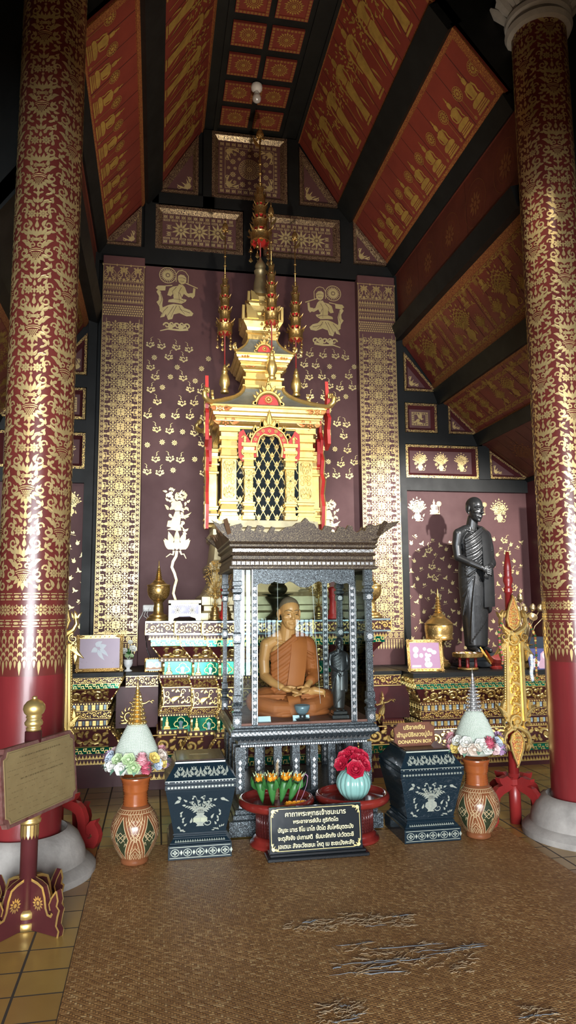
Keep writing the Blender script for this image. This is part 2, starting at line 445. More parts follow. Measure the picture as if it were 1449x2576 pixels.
def standing(s=1.):
    o = rect(-.09, 0, .09, .03)+leaf(-.05, .04, 90, .05, .03)+leaf(.05, .04, 90, .05, .03)
    o += [[(-.075, .05), (.075, .05), (.06, .2), (.075, .38), (.085, .5), (.06, .56), (-.06, .56), (-.085, .5), (-.075, .38), (-.06, .2)]]
    o += [[(-.06, .57), (.06, .57), (.065, .66), (.1, .74), (.09, .78), (.03, .8), (-.03, .8), (-.09, .78), (-.1, .74), (-.065, .66)]]
    o += stroke([(-.1, .76), (-.13, .6), (-.11, .45), (-.1, .38)], .035, .02)+stroke([(.1, .76), (.13, .6), (.09, .5)], .035, .02)
    o += [[(-.035, .81), (.035, .81), (.045, .86), (.035, .91), (0, .93), (-.035, .91), (-.045, .86)]]+leaf(0, .93, 90, .08, .03)
    o += leaf(-.09, .3, -110, .22, .03, 20)+leaf(.09, .3, -70, .22, .03, -20)
    return o
def tree(seed, n=46):
    r = random.Random(seed); o = rect(-.006, 0, .006, .5)
    for k in range(n):
        a = r.uniform(0, 2*pi); q = sqrt(r.random())
        o += leaf(.16*q*cos(a), .66+.3*q*sin(a), r.uniform(0, 360), .06, .028, r.uniform(-40, 40), 3)
    return o
def cloudlet(k=0):
    """small cloud flower with a curling tail, about 1 wide"""
    if k == 1: return flower(0, 0, .42, 8, .22)
    o = curl(0, 0, .32, 180, 1.1, .12, .08, 10)
    o += leaf(-.42, -.02, -60, .4, .16, 70)+leaf(.42, -.02, 240, .4, .16, -70)+leaf(-.12, -.34, 0, .26, .12)+disc(.3, .12, .1, 7)+disc(-.3, .14, .1, 7)
    o += stroke([(.06, .3), (.14, .45), (.08, .58), (.2, .72), (.34, .76)], .09, .02)
    return o
def butterfly(k):
    if k % 3 == 0: return leaf(0, 0, 30, .6, .3)+leaf(0, 0, 130, .5, .26)+leaf(.05, -.02, -80, .35, .14)+disc(.05, .1, .1, 6)
    if k % 3 == 1: return disc(0, 0, .26, 8)+leaf(.1, .2, 60, .26, .12)+leaf(-.1, .2, 120, .26, .12)
    return leaf(-.1, 0, 80, .4, .26)+stroke([(-.4, -.2), (.4, -.12)], .05, .02)+leaf(.1, 0, 60, .35, .2)
def bird(): return leaf(0, 0, 200, .45, .24, 30)+leaf(0, .05, 70, .55, .24, 40)+leaf(.02, .05, 110, .5, .2, 40)+disc(.14, .06, .09, 7)+leaf(.2, .06, 0, .14, .05)+leaf(-.3, -.1, 230, .35, .12, -40)
def lotusbud(mb, p, L, R, ax=(0, 0, 1), mi=0):
    """closed lotus: core and two whorls of petals"""
    ax = V3(ax).normalized(); q = V3((0, 0, 1)).rotation_difference(ax)
    mb.lathe([(R*.3, 0), (R*.72, L*.18), (R*.8, L*.38), (R*.55, L*.66), (R*.2, L*.85), (.001, L*.92)], p, 12, mi, ax=ax)
    for w in range(2):
        for k in range(6):
            a = 2*pi*(k+.5*w)/6; hh = L*(.86 if w else .72); rr = R*(.95 if w else 1.05)
            pts = []
            for t, r, hw in ((0, .35, .3), (.25, .9, .62), (.55, 1., .6), (.8, .8, .36), (1., .72 if w == 0 else .4, .02)):
                c = V3((rr*r*cos(a), rr*r*sin(a), hh*t)); tg = V3((-sin(a), cos(a), 0))*(R*hw)
                pts.append((c-tg, c+V3((cos(a), sin(a), 0))*R*.14, c+tg))
            vs = [V3(p)+q @ v for tr in pts for v in tr]; fs = []
            for i in range(4):
                for j in range(2): fs.append((i*3+j, i*3+j+1, (i+1)*3+j+1, (i+1)*3+j))
            mb.add(vs, fs, mi, True)
    return mb
# ------------------------------------------------------------------ floor, mat
XC = 1.0; YW = 7.5
def tilemat():
    m, nt, b = _nt('glazed_floor_tiles'); L = nt.links
    t = nt.nodes.new('ShaderNodeTexCoord'); sp = nt.nodes.new('ShaderNodeSeparateXYZ'); L.new(t.outputs['Object'], sp.inputs[0])
    u = _math(nt, 'DIVIDE', _math(nt, 'ADD', sp.outputs[0], .327+.0045), .195); v = _math(nt, 'DIVIDE', _math(nt, 'SUBTRACT', sp.outputs[1], 3.705-.0045), .1925)
    fu, fv = _math(nt, 'FRACT', u), _math(nt, 'FRACT', v)
    g = _math(nt, 'MAXIMUM', _math(nt, 'LESS_THAN', fu, .055), _math(nt, 'LESS_THAN', fv, .045))
    cb = nt.nodes.new('ShaderNodeCombineXYZ'); L.new(_math(nt, 'FLOOR', u), cb.inputs[0]); L.new(_math(nt, 'FLOOR', v), cb.inputs[1])
    wn = nt.nodes.new('ShaderNodeTexWhiteNoise'); wn.noise_dimensions = '2D'; L.new(cb.outputs[0], wn.inputs['Vector'])
    base = _ramp(nt, wn.outputs[0], [(0, (.36, .20, .05)), (.5, (.42, .27, .075)), (1, (.33, .155, .045))])
    n = _noise(nt, t.outputs['Object'], 9, 4)
    col = _mix(nt, _math(nt, 'MULTIPLY', n, .45), base, (.22, .12, .035))
    L.new(_mix(nt, g, col, (.055, .042, .032)), b.inputs['Base Color'])
    L.new(_math(nt, 'MULTIPLY_ADD', g, .5, .24), b.inputs['Roughness'])
    _bump(nt, b, _math(nt, 'SUBTRACT', _math(nt, 'MULTIPLY', n, .25), g), .5, .004); return m
def weavemat():
    m, nt, b = _nt('woven_bamboo'); L = nt.links
    t = nt.nodes.new('ShaderNodeTexCoord'); sp = nt.nodes.new('ShaderNodeSeparateXYZ')
    wob = nt.nodes.new('ShaderNodeTexNoise'); wob.inputs['Scale'].default_value = 7; L.new(t.outputs['Object'], wob.inputs['Vector'])
    va = nt.nodes.new('ShaderNodeVectorMath'); va.operation = 'MULTIPLY_ADD'; va.inputs[1].default_value = (.012, .012, 0)
    L.new(wob.outputs['Color'], va.inputs[0]); L.new(t.outputs['Object'], va.inputs[2]); L.new(va.outputs[0], sp.inputs[0])
    u = _math(nt, 'DIVIDE', sp.outputs[0], .0105); v = _math(nt, 'DIVIDE', sp.outputs[1], .0100)
    iu, iv = _math(nt, 'FLOOR', u), _math(nt, 'FLOOR', v); fu, fv = _math(nt, 'FRACT', u), _math(nt, 'FRACT', v)
    d = _math(nt, 'FLOORED_MODULO', _math(nt, 'ADD', iu, iv), 4)
    over = _math(nt, 'LESS_THAN', d, 2)                      # which strand is on top
    pu = _math(nt, 'SUBTRACT', 1, _math(nt, 'POWER', _math(nt, 'ABSOLUTE', _math(nt, 'MULTIPLY_ADD', fu, 2, -1)), 3))
    pv = _math(nt, 'SUBTRACT', 1, _math(nt, 'POWER', _math(nt, 'ABSOLUTE', _math(nt, 'MULTIPLY_ADD', fv, 2, -1)), 3))
    mf = nt.nodes.new('ShaderNodeMix'); L.new(over, mf.inputs[0]); L.new(pu, mf.inputs[2]); L.new(pv, mf.inputs[3])
    # ends of a float dip under its neighbours
    du = _math(nt, 'DIVIDE', _math(nt, 'ADD', _math(nt, 'FLOORED_MODULO', d, 2), fu), 2); dv = _math(nt, 'DIVIDE', _math(nt, 'ADD', _math(nt, 'FLOORED_MODULO', d, 2), fv), 2)
    me = nt.nodes.new('ShaderNodeMix'); L.new(over, me.inputs[0]); L.new(dv, me.inputs[2]); L.new(du, me.inputs[3])
    arch = _math(nt, 'SUBTRACT', 1, _math(nt, 'POWER', _math(nt, 'ABSOLUTE', _math(nt, 'MULTIPLY_ADD', me.outputs[0], 2, -1)), 2))
    h = _math(nt, 'MULTIPLY', mf.outputs[0], _math(nt, 'MULTIPLY_ADD', arch, .6, .4))
    cb = nt.nodes.new('ShaderNodeCombineXYZ')
    q = _math(nt, 'FLOOR', _math(nt, 'DIVIDE', _math(nt, 'ADD', iu, iv), 2))
    ms = nt.nodes.new('ShaderNodeMix'); L.new(over, ms.inputs[0]); L.new(iu, ms.inputs[2]); L.new(iv, ms.inputs[3])
    L.new(ms.outputs[0], cb.inputs[0]); L.new(q, cb.inputs[1]); L.new(over, cb.inputs[2])
    wn = nt.nodes.new('ShaderNodeTexWhiteNoise'); L.new(cb.outputs[0], wn.inputs['Vector'])
    c = _ramp(nt, wn.outputs[0], [(0, (.23, .105, .032)), (.45, (.33, .165, .055)), (.85, (.44, .24, .086)), (1, (.58, .38, .17))])
    big = _noise(nt, t.outputs['Object'], 1.6, 4, .6)
    c = _mix(nt, _ramp(nt, big, [(.4, (0, 0, 0)), (.7, (.55, .55, .55))]), c, (.19, .085, .022))
    gap = _math(nt, 'LESS_THAN', h, .2)
    c = _mix(nt, _math(nt, 'MULTIPLY', gap, .7), c, (.085, .042, .017))
    L.new(c, b.inputs['Base Color']); b.inputs['Roughness'].default_value = .5
    _bump(nt, b, h, .7, .003); return m
TILE = tilemat(); WEAVE = weavemat()
mb = MB(); mb.box((-3.2, -5.2, -.1), (5.4, 7.6, 0)); struct(mb.build('floor', TILE))
mt = thing('woven_mat', 'large brown woven bamboo mat covering the tiled floor in front of the shrine', 'mat', (1, 2.5, 0))
mb = MB(); mb.bbox((-.327, .3, .001), (2.32, 4.78, .011), .004); part(mb, 'matting', WEAVE, mt)
FRAY = pm('frayed_fibre', (.34, .25, .15), (.22, .14, .07), 30, 0, .6); TAPE = pm('grey_tape', (.17, .19, .21), (.09, .10, .115), 30, 0, .4)
rp = random.Random(3)
for (x0, y0, x1, y1, nf, ntp) in ((880, 2372, 1195, 2455, 130, 11), (850, 2300, 1040, 2332, 100, 2), (715, 2315, 850, 2345, 50, 1), (800, 2520, 920, 2576, 50, 3), (1310, 2535, 1400, 2576, 24, 3), (835, 2380, 850, 2440, 4, 1)):
    mb = MB(); A, B, C_, D = atz(x0, y0, .012), atz(x1, y0, .012), atz(x0, y1, .012), atz(x1, y1, .012)
    for k in range(nf+ntp):
        tape = k >= nf; s, t = rp.random(), rp.random(); p = A.lerp(B, s).lerp(C_.lerp(D, s), t)
        L_ = rp.uniform(.1, .34) if tape else rp.uniform(.015, .07); a = rp.gauss(.03 if tape else .1, .05 if tape else .6); w = rp.uniform(.0012, .0030) if tape else rp.uniform(.0008, .0022)
        if tape and x1-x0 < 200: L_ *= .4
        pts = [p+V3((cos(a)*L_*(i/6-.5), sin(a)*L_*(i/6-.5)+rp.gauss(0, .003), .0025+rp.random()*.003)) for i in range(7)]
        mb.tube(pts, [w*.4]+[w]*5+[w*.3], 4, 1 if tape else 0)
    part(mb, 'frayed_patch', [FRAY, TAPE], mt, 'worn patch of loose fibres and grey tape')
# ------------------------------------------------------------------ shell walls
WH = 7.4
mb = MB(); mb.box((-3.2, YW+.02, 0), (5.4, YW+.2, WH)); o = mb.build('wall_back', BLACKW); struct(o)
mb = MB(); mb.box((-2.5, -5.2, 0), (-2.35, YW, 3.4)); struct(mb.build('wall_left', MAROOND))
def wallpanel(name, x0, x1, z1):
    mb = MB(); mb.box((x0, YW, 0), (x1, YW+.05, z1), 0); return mb
FW = wallF((0, YW-.001, 0))
R = random.Random(11)
# centre wall with scattered cloud flowers, flying figures and standing figures on lotus stems
mb = wallpanel('wall_back_centre', -.17, 2.24, 5.19)
def pxpoly(pts, Y): return [(lambda p: (p.x, p.z))(at(x, y, Y)) for x, y in pts]
st = []
for side in (0, 1):
    r2 = random.Random(5+side); xs = [-.08+.0, .02, .18, .30, .44] if side == 0 else [1.60, 1.72, 1.86, 2.0, 2.12]
    z = 4.28; k = 0
    while z > 2.78:
        for j in range(5):
            x = (-.10 if side == 0 else 1.52)+j*.142+(.07 if k % 2 else 0)+r2.uniform(-.02, .02)
            if r2.random() < .16 or (side == 0 and x > .62) or (side == 1 and x > 2.2): continue
            fl = r2.random() < .22+.1*(z < 3.5)
            st += T(cloudlet(1 if fl else 0), x, z+r2.uniform(-.02, .02), .078 if fl else .105, r2.uniform(-.15, .15), r2.random() < .5)
        z -= .118 if z > 3.9 else .15; k += 1
# flying figure with a fan (traced on the right half of the wall, mirrored for the left half)
C5 = lambda pts: pxpoly([(480+x/3.019, 280+y/3.019) for x, y in pts], YW)
dv = []
dv += [C5([(950, 1385), (965, 1368), (990, 1365), (1008, 1378), (1010, 1405), (1002, 1425), (985, 1437), (965, 1432), (950, 1410)])]
dv += [C5([(975, 1440), (1003, 1438), (1010, 1452), (1045, 1462), (1070, 1480), (1085, 1530), (1060, 1535), (1045, 1515), (1040, 1550), (1075, 1562), (1080, 1580), (1030, 1578), (985, 1580), (955, 1560), (948, 1545), (985, 1540), (968, 1505), (935, 1525), (915, 1520), (925, 1500), (945, 1495), (960, 1455)])]
dv += [C5([(885, 1455), (900, 1450), (905, 1490), (930, 1495), (925, 1515), (905, 1530), (890, 1510)])]+[C5([(868, 1447), (960, 1418), (961, 1425), (870, 1454)])]
dv += [C5([(985, 1588), (1040, 1588), (1075, 1600), (1110, 1620), (1140, 1650), (1120, 1665), (1135, 1700), (1105, 1690), (1095, 1668), (1080, 1710), (1050, 1700), (1040, 1665), (1000, 1650), (950, 1668), (910, 1660), (900, 1640), (925, 1618), (965, 1608)])]
dv += [C5([(1110, 1650), (1120, 1610), (1115, 1565), (1130, 1510), (1150, 1500), (1160, 1515), (1142, 1545), (1145, 1575), (1160, 1590), (1140, 1620), (1135, 1655)])]
dv += [C5([(1095, 1462), (1150, 1470), (1165, 1490), (1140, 1505), (1098, 1498)])]+[C5([(1050, 1450), (1100, 1462), (1099, 1468), (1048, 1457)])]
dv += [C5(p) for p in stroke([(938, 1425), (935, 1370), (955, 1342), (978, 1334), (1005, 1342), (1022, 1370), (1022, 1425)], 5)]
c0 = C5([(1080, 1384)])[0]; dv += flower(c0[0], c0[1], .085, 22, .18)+ring(c0[0], c0[1], .086, .094)
c1 = C5([(1030, 1735)])[0]; dv += sum([curl(c1[0]+.09-.055*k, c1[1]-.02+.018*(k % 2), .036, 180*(k % 2), 1.1, .020) for k in range(5)], [])+stroke([(c1[0]-.14, c1[1]-.05), (c1[0]-.05, c1[1]-.065), (c1[0]+.08, c1[1]-.06), (c1[0]+.16, c1[1]-.085)], .030, .008)+disc(c1[0]-.06, c1[1]-.03, .03, 8)+disc(c1[0]+.05, c1[1]-.03, .03, 8)
st += dv; bx = (lambda: None)
# left flying figure: mirrored about the wall's centre and a little higher
st += T(dv, 2*1.005+.012, .07, 1, 0, True)
# standing figure on a lotus (left), and the same behind the case (right)
C3 = lambda pts: pxpoly([(340+x/5.15, 1180+y/5.15) for x, y in pts], YW)
lf = []
lf += [C3([(515, 330), (540, 300), (570, 330), (575, 385), (545, 410), (515, 385)])]
lf += [C3([(500, 410), (540, 418), (585, 412), (612, 470), (610, 530), (585, 520), (575, 540), (520, 540), (505, 520), (450, 530), (445, 515), (470, 480), (465, 440)])]
lf += [C3([(520, 548), (575, 548), (590, 640), (580, 720), (600, 795), (545, 805), (495, 790), (415, 785), (470, 760), (440, 750), (410, 745), (425, 670), (470, 665), (500, 600)])]
for (x, y, a, l) in ((440, 580, -60, .05), (600, 570, -70, .06), (575, 630, 10, .10), (430, 530, 110, .05)): q = C3([(x, y)])[0]; lf += leaf(q[0], q[1], a, l*1.4, .03, 40)
r2 = random.Random(9)
for k in range(46):
    x, y = (r2.uniform(415, 510), r2.uniform(270, 420)) if k % 3 == 0 else (r2.uniform(590, 680), r2.uniform(290, 830))
    q = C3([(x, y)])[0]; lf += leaf(q[0], q[1], r2.uniform(0, 360), .05, .026, r2.uniform(-60, 60), 4)
lot = []
for (x, y, a, l, w) in ((540, 1050, 90, .165, .07), (500, 1050, 112, .15, .06), (580, 1050, 68, .15, .06), (470, 1040, 130, .13, .06), (610, 1040, 50, .13, .06), (480, 960, 108, .13, .06), (600, 960, 72, .13, .06), (540, 960, 90, .15, .06), (445, 990, 125, .09, .05), (635, 990, 55, .09, .05)):
    q = C3([(x, y)])[0]; lot += leaf(q[0], q[1], a, l, w, 0, 6)
lot += [C3(p) for p in stroke([(540, 1060), (530, 1130), (490, 1200), (475, 1270), (510, 1350), (535, 1440), (510, 1530), (495, 1610), (525, 1700)], 36, 30)]
lot += [C3(p) for p in stroke([(500, 1060), (490, 1110), (455, 1100), (400, 1140)], 26, 8)+stroke([(580, 1060), (600, 1105), (630, 1100), (660, 1160)], 26, 8)]
st += lf+lot
st += T(lf+lot, 1.62, -.07, 1)
mb.sten(st, FW, .0015, 1)
dl = []
for pts in ([(1003, 1600), (985, 1630), (960, 1655)], [(1040, 1605), (1060, 1640), (1090, 1690)], [(1020, 1600), (1040, 1640), (1060, 1690)], [(1080, 1615), (1110, 1650), (1125, 1690)], [(985, 1460), (1005, 1500), (1000, 1570)], [(1020, 1462), (1050, 1500), (1040, 1530)], [(965, 1560), (1000, 1550), (1040, 1552)], [(1000, 1500), (985, 1530), (965, 1550)], [(925, 1640), (960, 1632), (1000, 1620)], [(955, 1395), (980, 1388), (1005, 1395)], [(965, 1412), (980, 1418), (995, 1412)], [(1130, 1520), (1122, 1570), (1140, 1610)]):
    q = C5(pts); dl += stroke(q, .006, .003)
mb.sten(dl+T(dl, 2*1.005+.012, .07, 1, 0, True), FW, .0035, 0)
struct(mb.build('wall_back_centre', [MAROON, GOLDP]))
# side bays of the back wall
def sidebay(name, mir):
    mb = wallpanel(name, 2.66, 4.2, 2.78); r2 = random.Random(21+mir); st = []
    for k in range(150):
        x = 2.72+1.40*((k*.618) % 1); z = .98+1.28*((k+.5)/150)+r2.uniform(-.03, .03)
        st += T(cloudlet(0) if k % 7 == 0 else butterfly(k), x, z, .075 if k % 7 else .1, r2.uniform(-1, 1))
    for x, z in ((2.87, 2.42), (3.86, 2.42)):
        st += T(vaseplant(), x, z, .25)
        for k in range(9): st += flower(x+r2.uniform(-.07, .07), z+.1+r2.uniform(0, .12), .026, 5)
    for x in (3.07, 3.62): st += T(seated(), x, 2.5, .17)+T(fan(), x+.06, 2.5, .15)
    if mir:
        st = T(st, 2*XC, 0, 1, 0, True); mb.v = [(2*XC-x, y, z) for x, y, z in mb.v]
    mb.sten(st, FW, .0015, 1); struct(mb.build(name, [MAROON, GOLDP]))
sidebay('wall_back_aisle', 0); sidebay('wall_back_aisle', 1)
# right side: maroon return, white door frame, grey door
mb = MB(); mb.box((4.2, 6.6, 0), (4.3, 7.5, 2.9)); struct(mb.build('wall_right', MAROOND))
mb = MB(); mb.box((4.06, 6.35, 0), (4.22, 6.6, 2.72)); mb.box((4.06, 5.3, 2.45), (4.22, 6.6, 2.72)); struct(mb.build('trim_1', WHITE))
mb = MB(); mb.box((4.16, 4.9, .0), (4.22, 6.35, 2.46), 0)
for z in (.15, .95, 1.75): mb.bbox((4.145, 5.0, z), (4.17, 6.25, z+.65), .01, 0)
struct(mb.build('door_1', pm('grey_white_door', (.62, .64, .66), (.52, .54, .57), 4, 0, .45)))
mb = MB(); mb.box((4.22, -5.2, 0), (4.35, 6.6, 3.4)); struct(mb.build('wall_right_front', MAROOND))
# front of the hall behind the viewer: wide barred opening to daylight, and a small barred window
mb = MB()
mb.box((2.0, -5.2, 0), (2.2, -5.0, 3.2)); mb.box((2.2, -5.2, 0), (3.6, -5.0, .84)); mb.box((2.2, -5.2, 1.2), (3.6, -5.0, 3.2)); mb.box((2.55, -5.2, .84), (2.88, -5.0, 1.2)); mb.box((3.6, -5.2, 0), (4.35, -5.0, 3.2)); mb.box((-2.5, -5.2, 3.2), (4.35, -5.0, WH))
mb.box((3.3, -5.2, .84), (3.62, -5.0, 1.2)); struct(mb.build('wall_front', MAROOND))
mb = MB(); mb.box((-2.45, .2, 2.95), (4.3, .35, WH)); struct(mb.build('daylight_blocker', BLACKW))  # unseen board added to keep daylight off the column tops
for nm, xa, xb, za, zb, st_ in (('window_1', -2.35, 2.0, 0, 3.2, .30), ('window_2', 2.2, 3.3, .84, 1.2, .1)):
    mb = MB(); n = int((xb-xa)/st_)
    for k in range(n+1): mb.box((xa+k*st_-.012, -5.13, za), (xa+k*st_+.012, -5.09, zb))
    struct(mb.build(nm, BLACKW))
# ------------------------------------------------------------------ pilasters with diapered gold stencil
def pilaster(name, x0, x1):
    yf = YW-.11; mb = MB(); mb.bbox((x0, yf, 0), (x1, YW+.05, 5.22), .006, 0)
    f = wallF((x0, yf-.0005, 0)); W = x1-x0; st = []
    zb, zt = 1.24, 4.52; n = 21; P = (zt-zb)/n; b = .052
    st += rect(.004, 1.06, .009, 5.12)+rect(W-.009, 1.06, W-.004, 5.12)+rect(b-.006, zb, b-.001, zt)+rect(W-b+.001, zb, W-b+.006, zt)
    for k in range(int((zt-zb)/.054)):
        for x in (b/2+.002, W-b/2-.002): st += flower(x, zb+.027+k*.054, .021, 6, .3)+diam(x-.016, zb+k*.054, .006, .006)+diam(x+.016, zb+k*.054, .006, .006)
    cx = W/2
    for k in range(n):
        z = zb+k*P; c = z+P/2
        # two cell rows per repeat: squares with a four-petal flower, octagons with a ringed rosette
        for x, big in ((cx, 1), (cx-.152, 2), (cx+.152, 2)):
            h = .037
            if big == 2:
                sgn = -1 if x < cx else 1
                st += frame2(x-h*.5-.004*sgn, c-h, x+h*.5-.004*sgn, c+h, .007)+leaf(x, c-.02, 90, .045, .018)
            else:
                st += frame2(x-h, c-h, x+h, c+h, .008)
                for q in range(4): st += leaf(x+.005*cos(pi/4+q*pi/2), c+.005*sin(pi/4+q*pi/2), 45+90*q, .04, .024, 0, 4)
        for x in (cx-.076, cx+.076):
            st += ring(x, c, .021, .028, 12, 2)+disc(x, c, .012, 8)
            for q in range(4): st += leaf(x+.03*cos(q*pi/2), c+.03*sin(q*pi/2), 90*q, .03, .022, 0, 4)
            for q in range(4): st += leaf(x+.026*cos(pi/4+q*pi/2), c+.026*sin(pi/4+q*pi/2), 45+90*q, .026, .014, 0, 4)
        # rows in between
        zz = z
        st += ring(cx, zz, .017, .024, 12, 2)+disc(cx, zz, .010, 8)
        for q in range(8): st += leaf(cx+.027*cos(q*pi/4), zz+.027*sin(q*pi/4), 45*q, .026 if q % 2 else .03, .014, 0, 4)
        for x in (cx-.076, cx+.076):
            for q in (1, -1):
                for e in (-.0075, .0075): st += stroke([(x-.034, zz-q*.026+e), (x+.034, zz+q*.026+e)], .007)
            st += diam(x, zz+.026, .008, .009)+diam(x, zz-.026, .008, .009)
        for s in (-1, 1): st += leaf(cx+s*.10, zz, 0 if s > 0 else 180, .05, .03, 0, 4)+disc(cx+s*.155, zz, .012, 6)
    # lower bands and hanging leaf border
    st += rect(.012, 1.205, W-.012, 1.213)+rect(.012, 1.228, W-.012, 1.236)
    for k in range(7): x = .03+k*(W-.06)/6; st += ring(x, 1.175, .018, .026, 12, 2)+flower(x, 1.175, .016, 5)
    st += rect(.012, 1.140, W-.012, 1.146)
    m = 14
    for k in range(m):
        x = .016+(k+.5)*(W-.032)/m
        for j in range(4): st += leaf(x-.008, 1.13-j*.017, -60, .02, .009)+leaf(x+.008, 1.13-j*.017, -120, .02, .009)
        st += leaf(x, 1.075, -90, .05, .018)
    # upper bands
    for i, z in enumerate((4.55, 4.575, 4.60, 4.625, 4.65)):
        for k in range(17): x = .01+k*(W-.02)/17+(.01 if i % 2 else 0); st += rect(x, z, x+.017, z+.017)
    for z, fn in ((4.70, leafband), (4.75, beadband), (4.79, leafband), (4.845, beadband), (4.875, leafband), (4.93, beadband)):
        H = .042 if fn is leafband else .022; st += fit(fn, W-.02, H, .7 if fn is leafband else 1.0, (.01, z))
        st += rect(.006, z-.007, W-.006, z-.003)
    for k in range(3):
        x = (k+.5)*W/3
        st += sum([T(sym(curl(.04, .0, .03, 90, 1.1, .011)+leaf(.012, .02, 60, .07, .02, 40)+leaf(.02, -.03, -20, .05, .018)), x, 5.0, 1)], [])
        st += ring(x, 5.0, .062, .068, 24, 2)+leaf(x, 5.03, 90, .08, .03)+leaf(x, 4.97, -90, .04, .03)+T(sym(leaf(.045, .09, 200, .06, .02, 60)+leaf(.07, .10, 80, .03, .012)), x, 5.0, 1)
    st += rect(.006, 5.112, W-.006, 5.12)
    mb.sten(st, f, .0015, 1)
    return struct(mb.build(name, [MAROON, GOLDS]))
pilaster('trim_2', -.60, -.165); pilaster('trim_3', 2.20, 2.64)
mb = MB(); mb.box((2.645, YW-.06, 0), (2.735, YW+.06, 5.4)); struct(mb.build('trim_4', BLACKW))
mb = MB(); mb.box((-.735, YW-.06, 0), (-.645, YW+.06, 5.4)); struct(mb.build('trim_5', BLACKW))
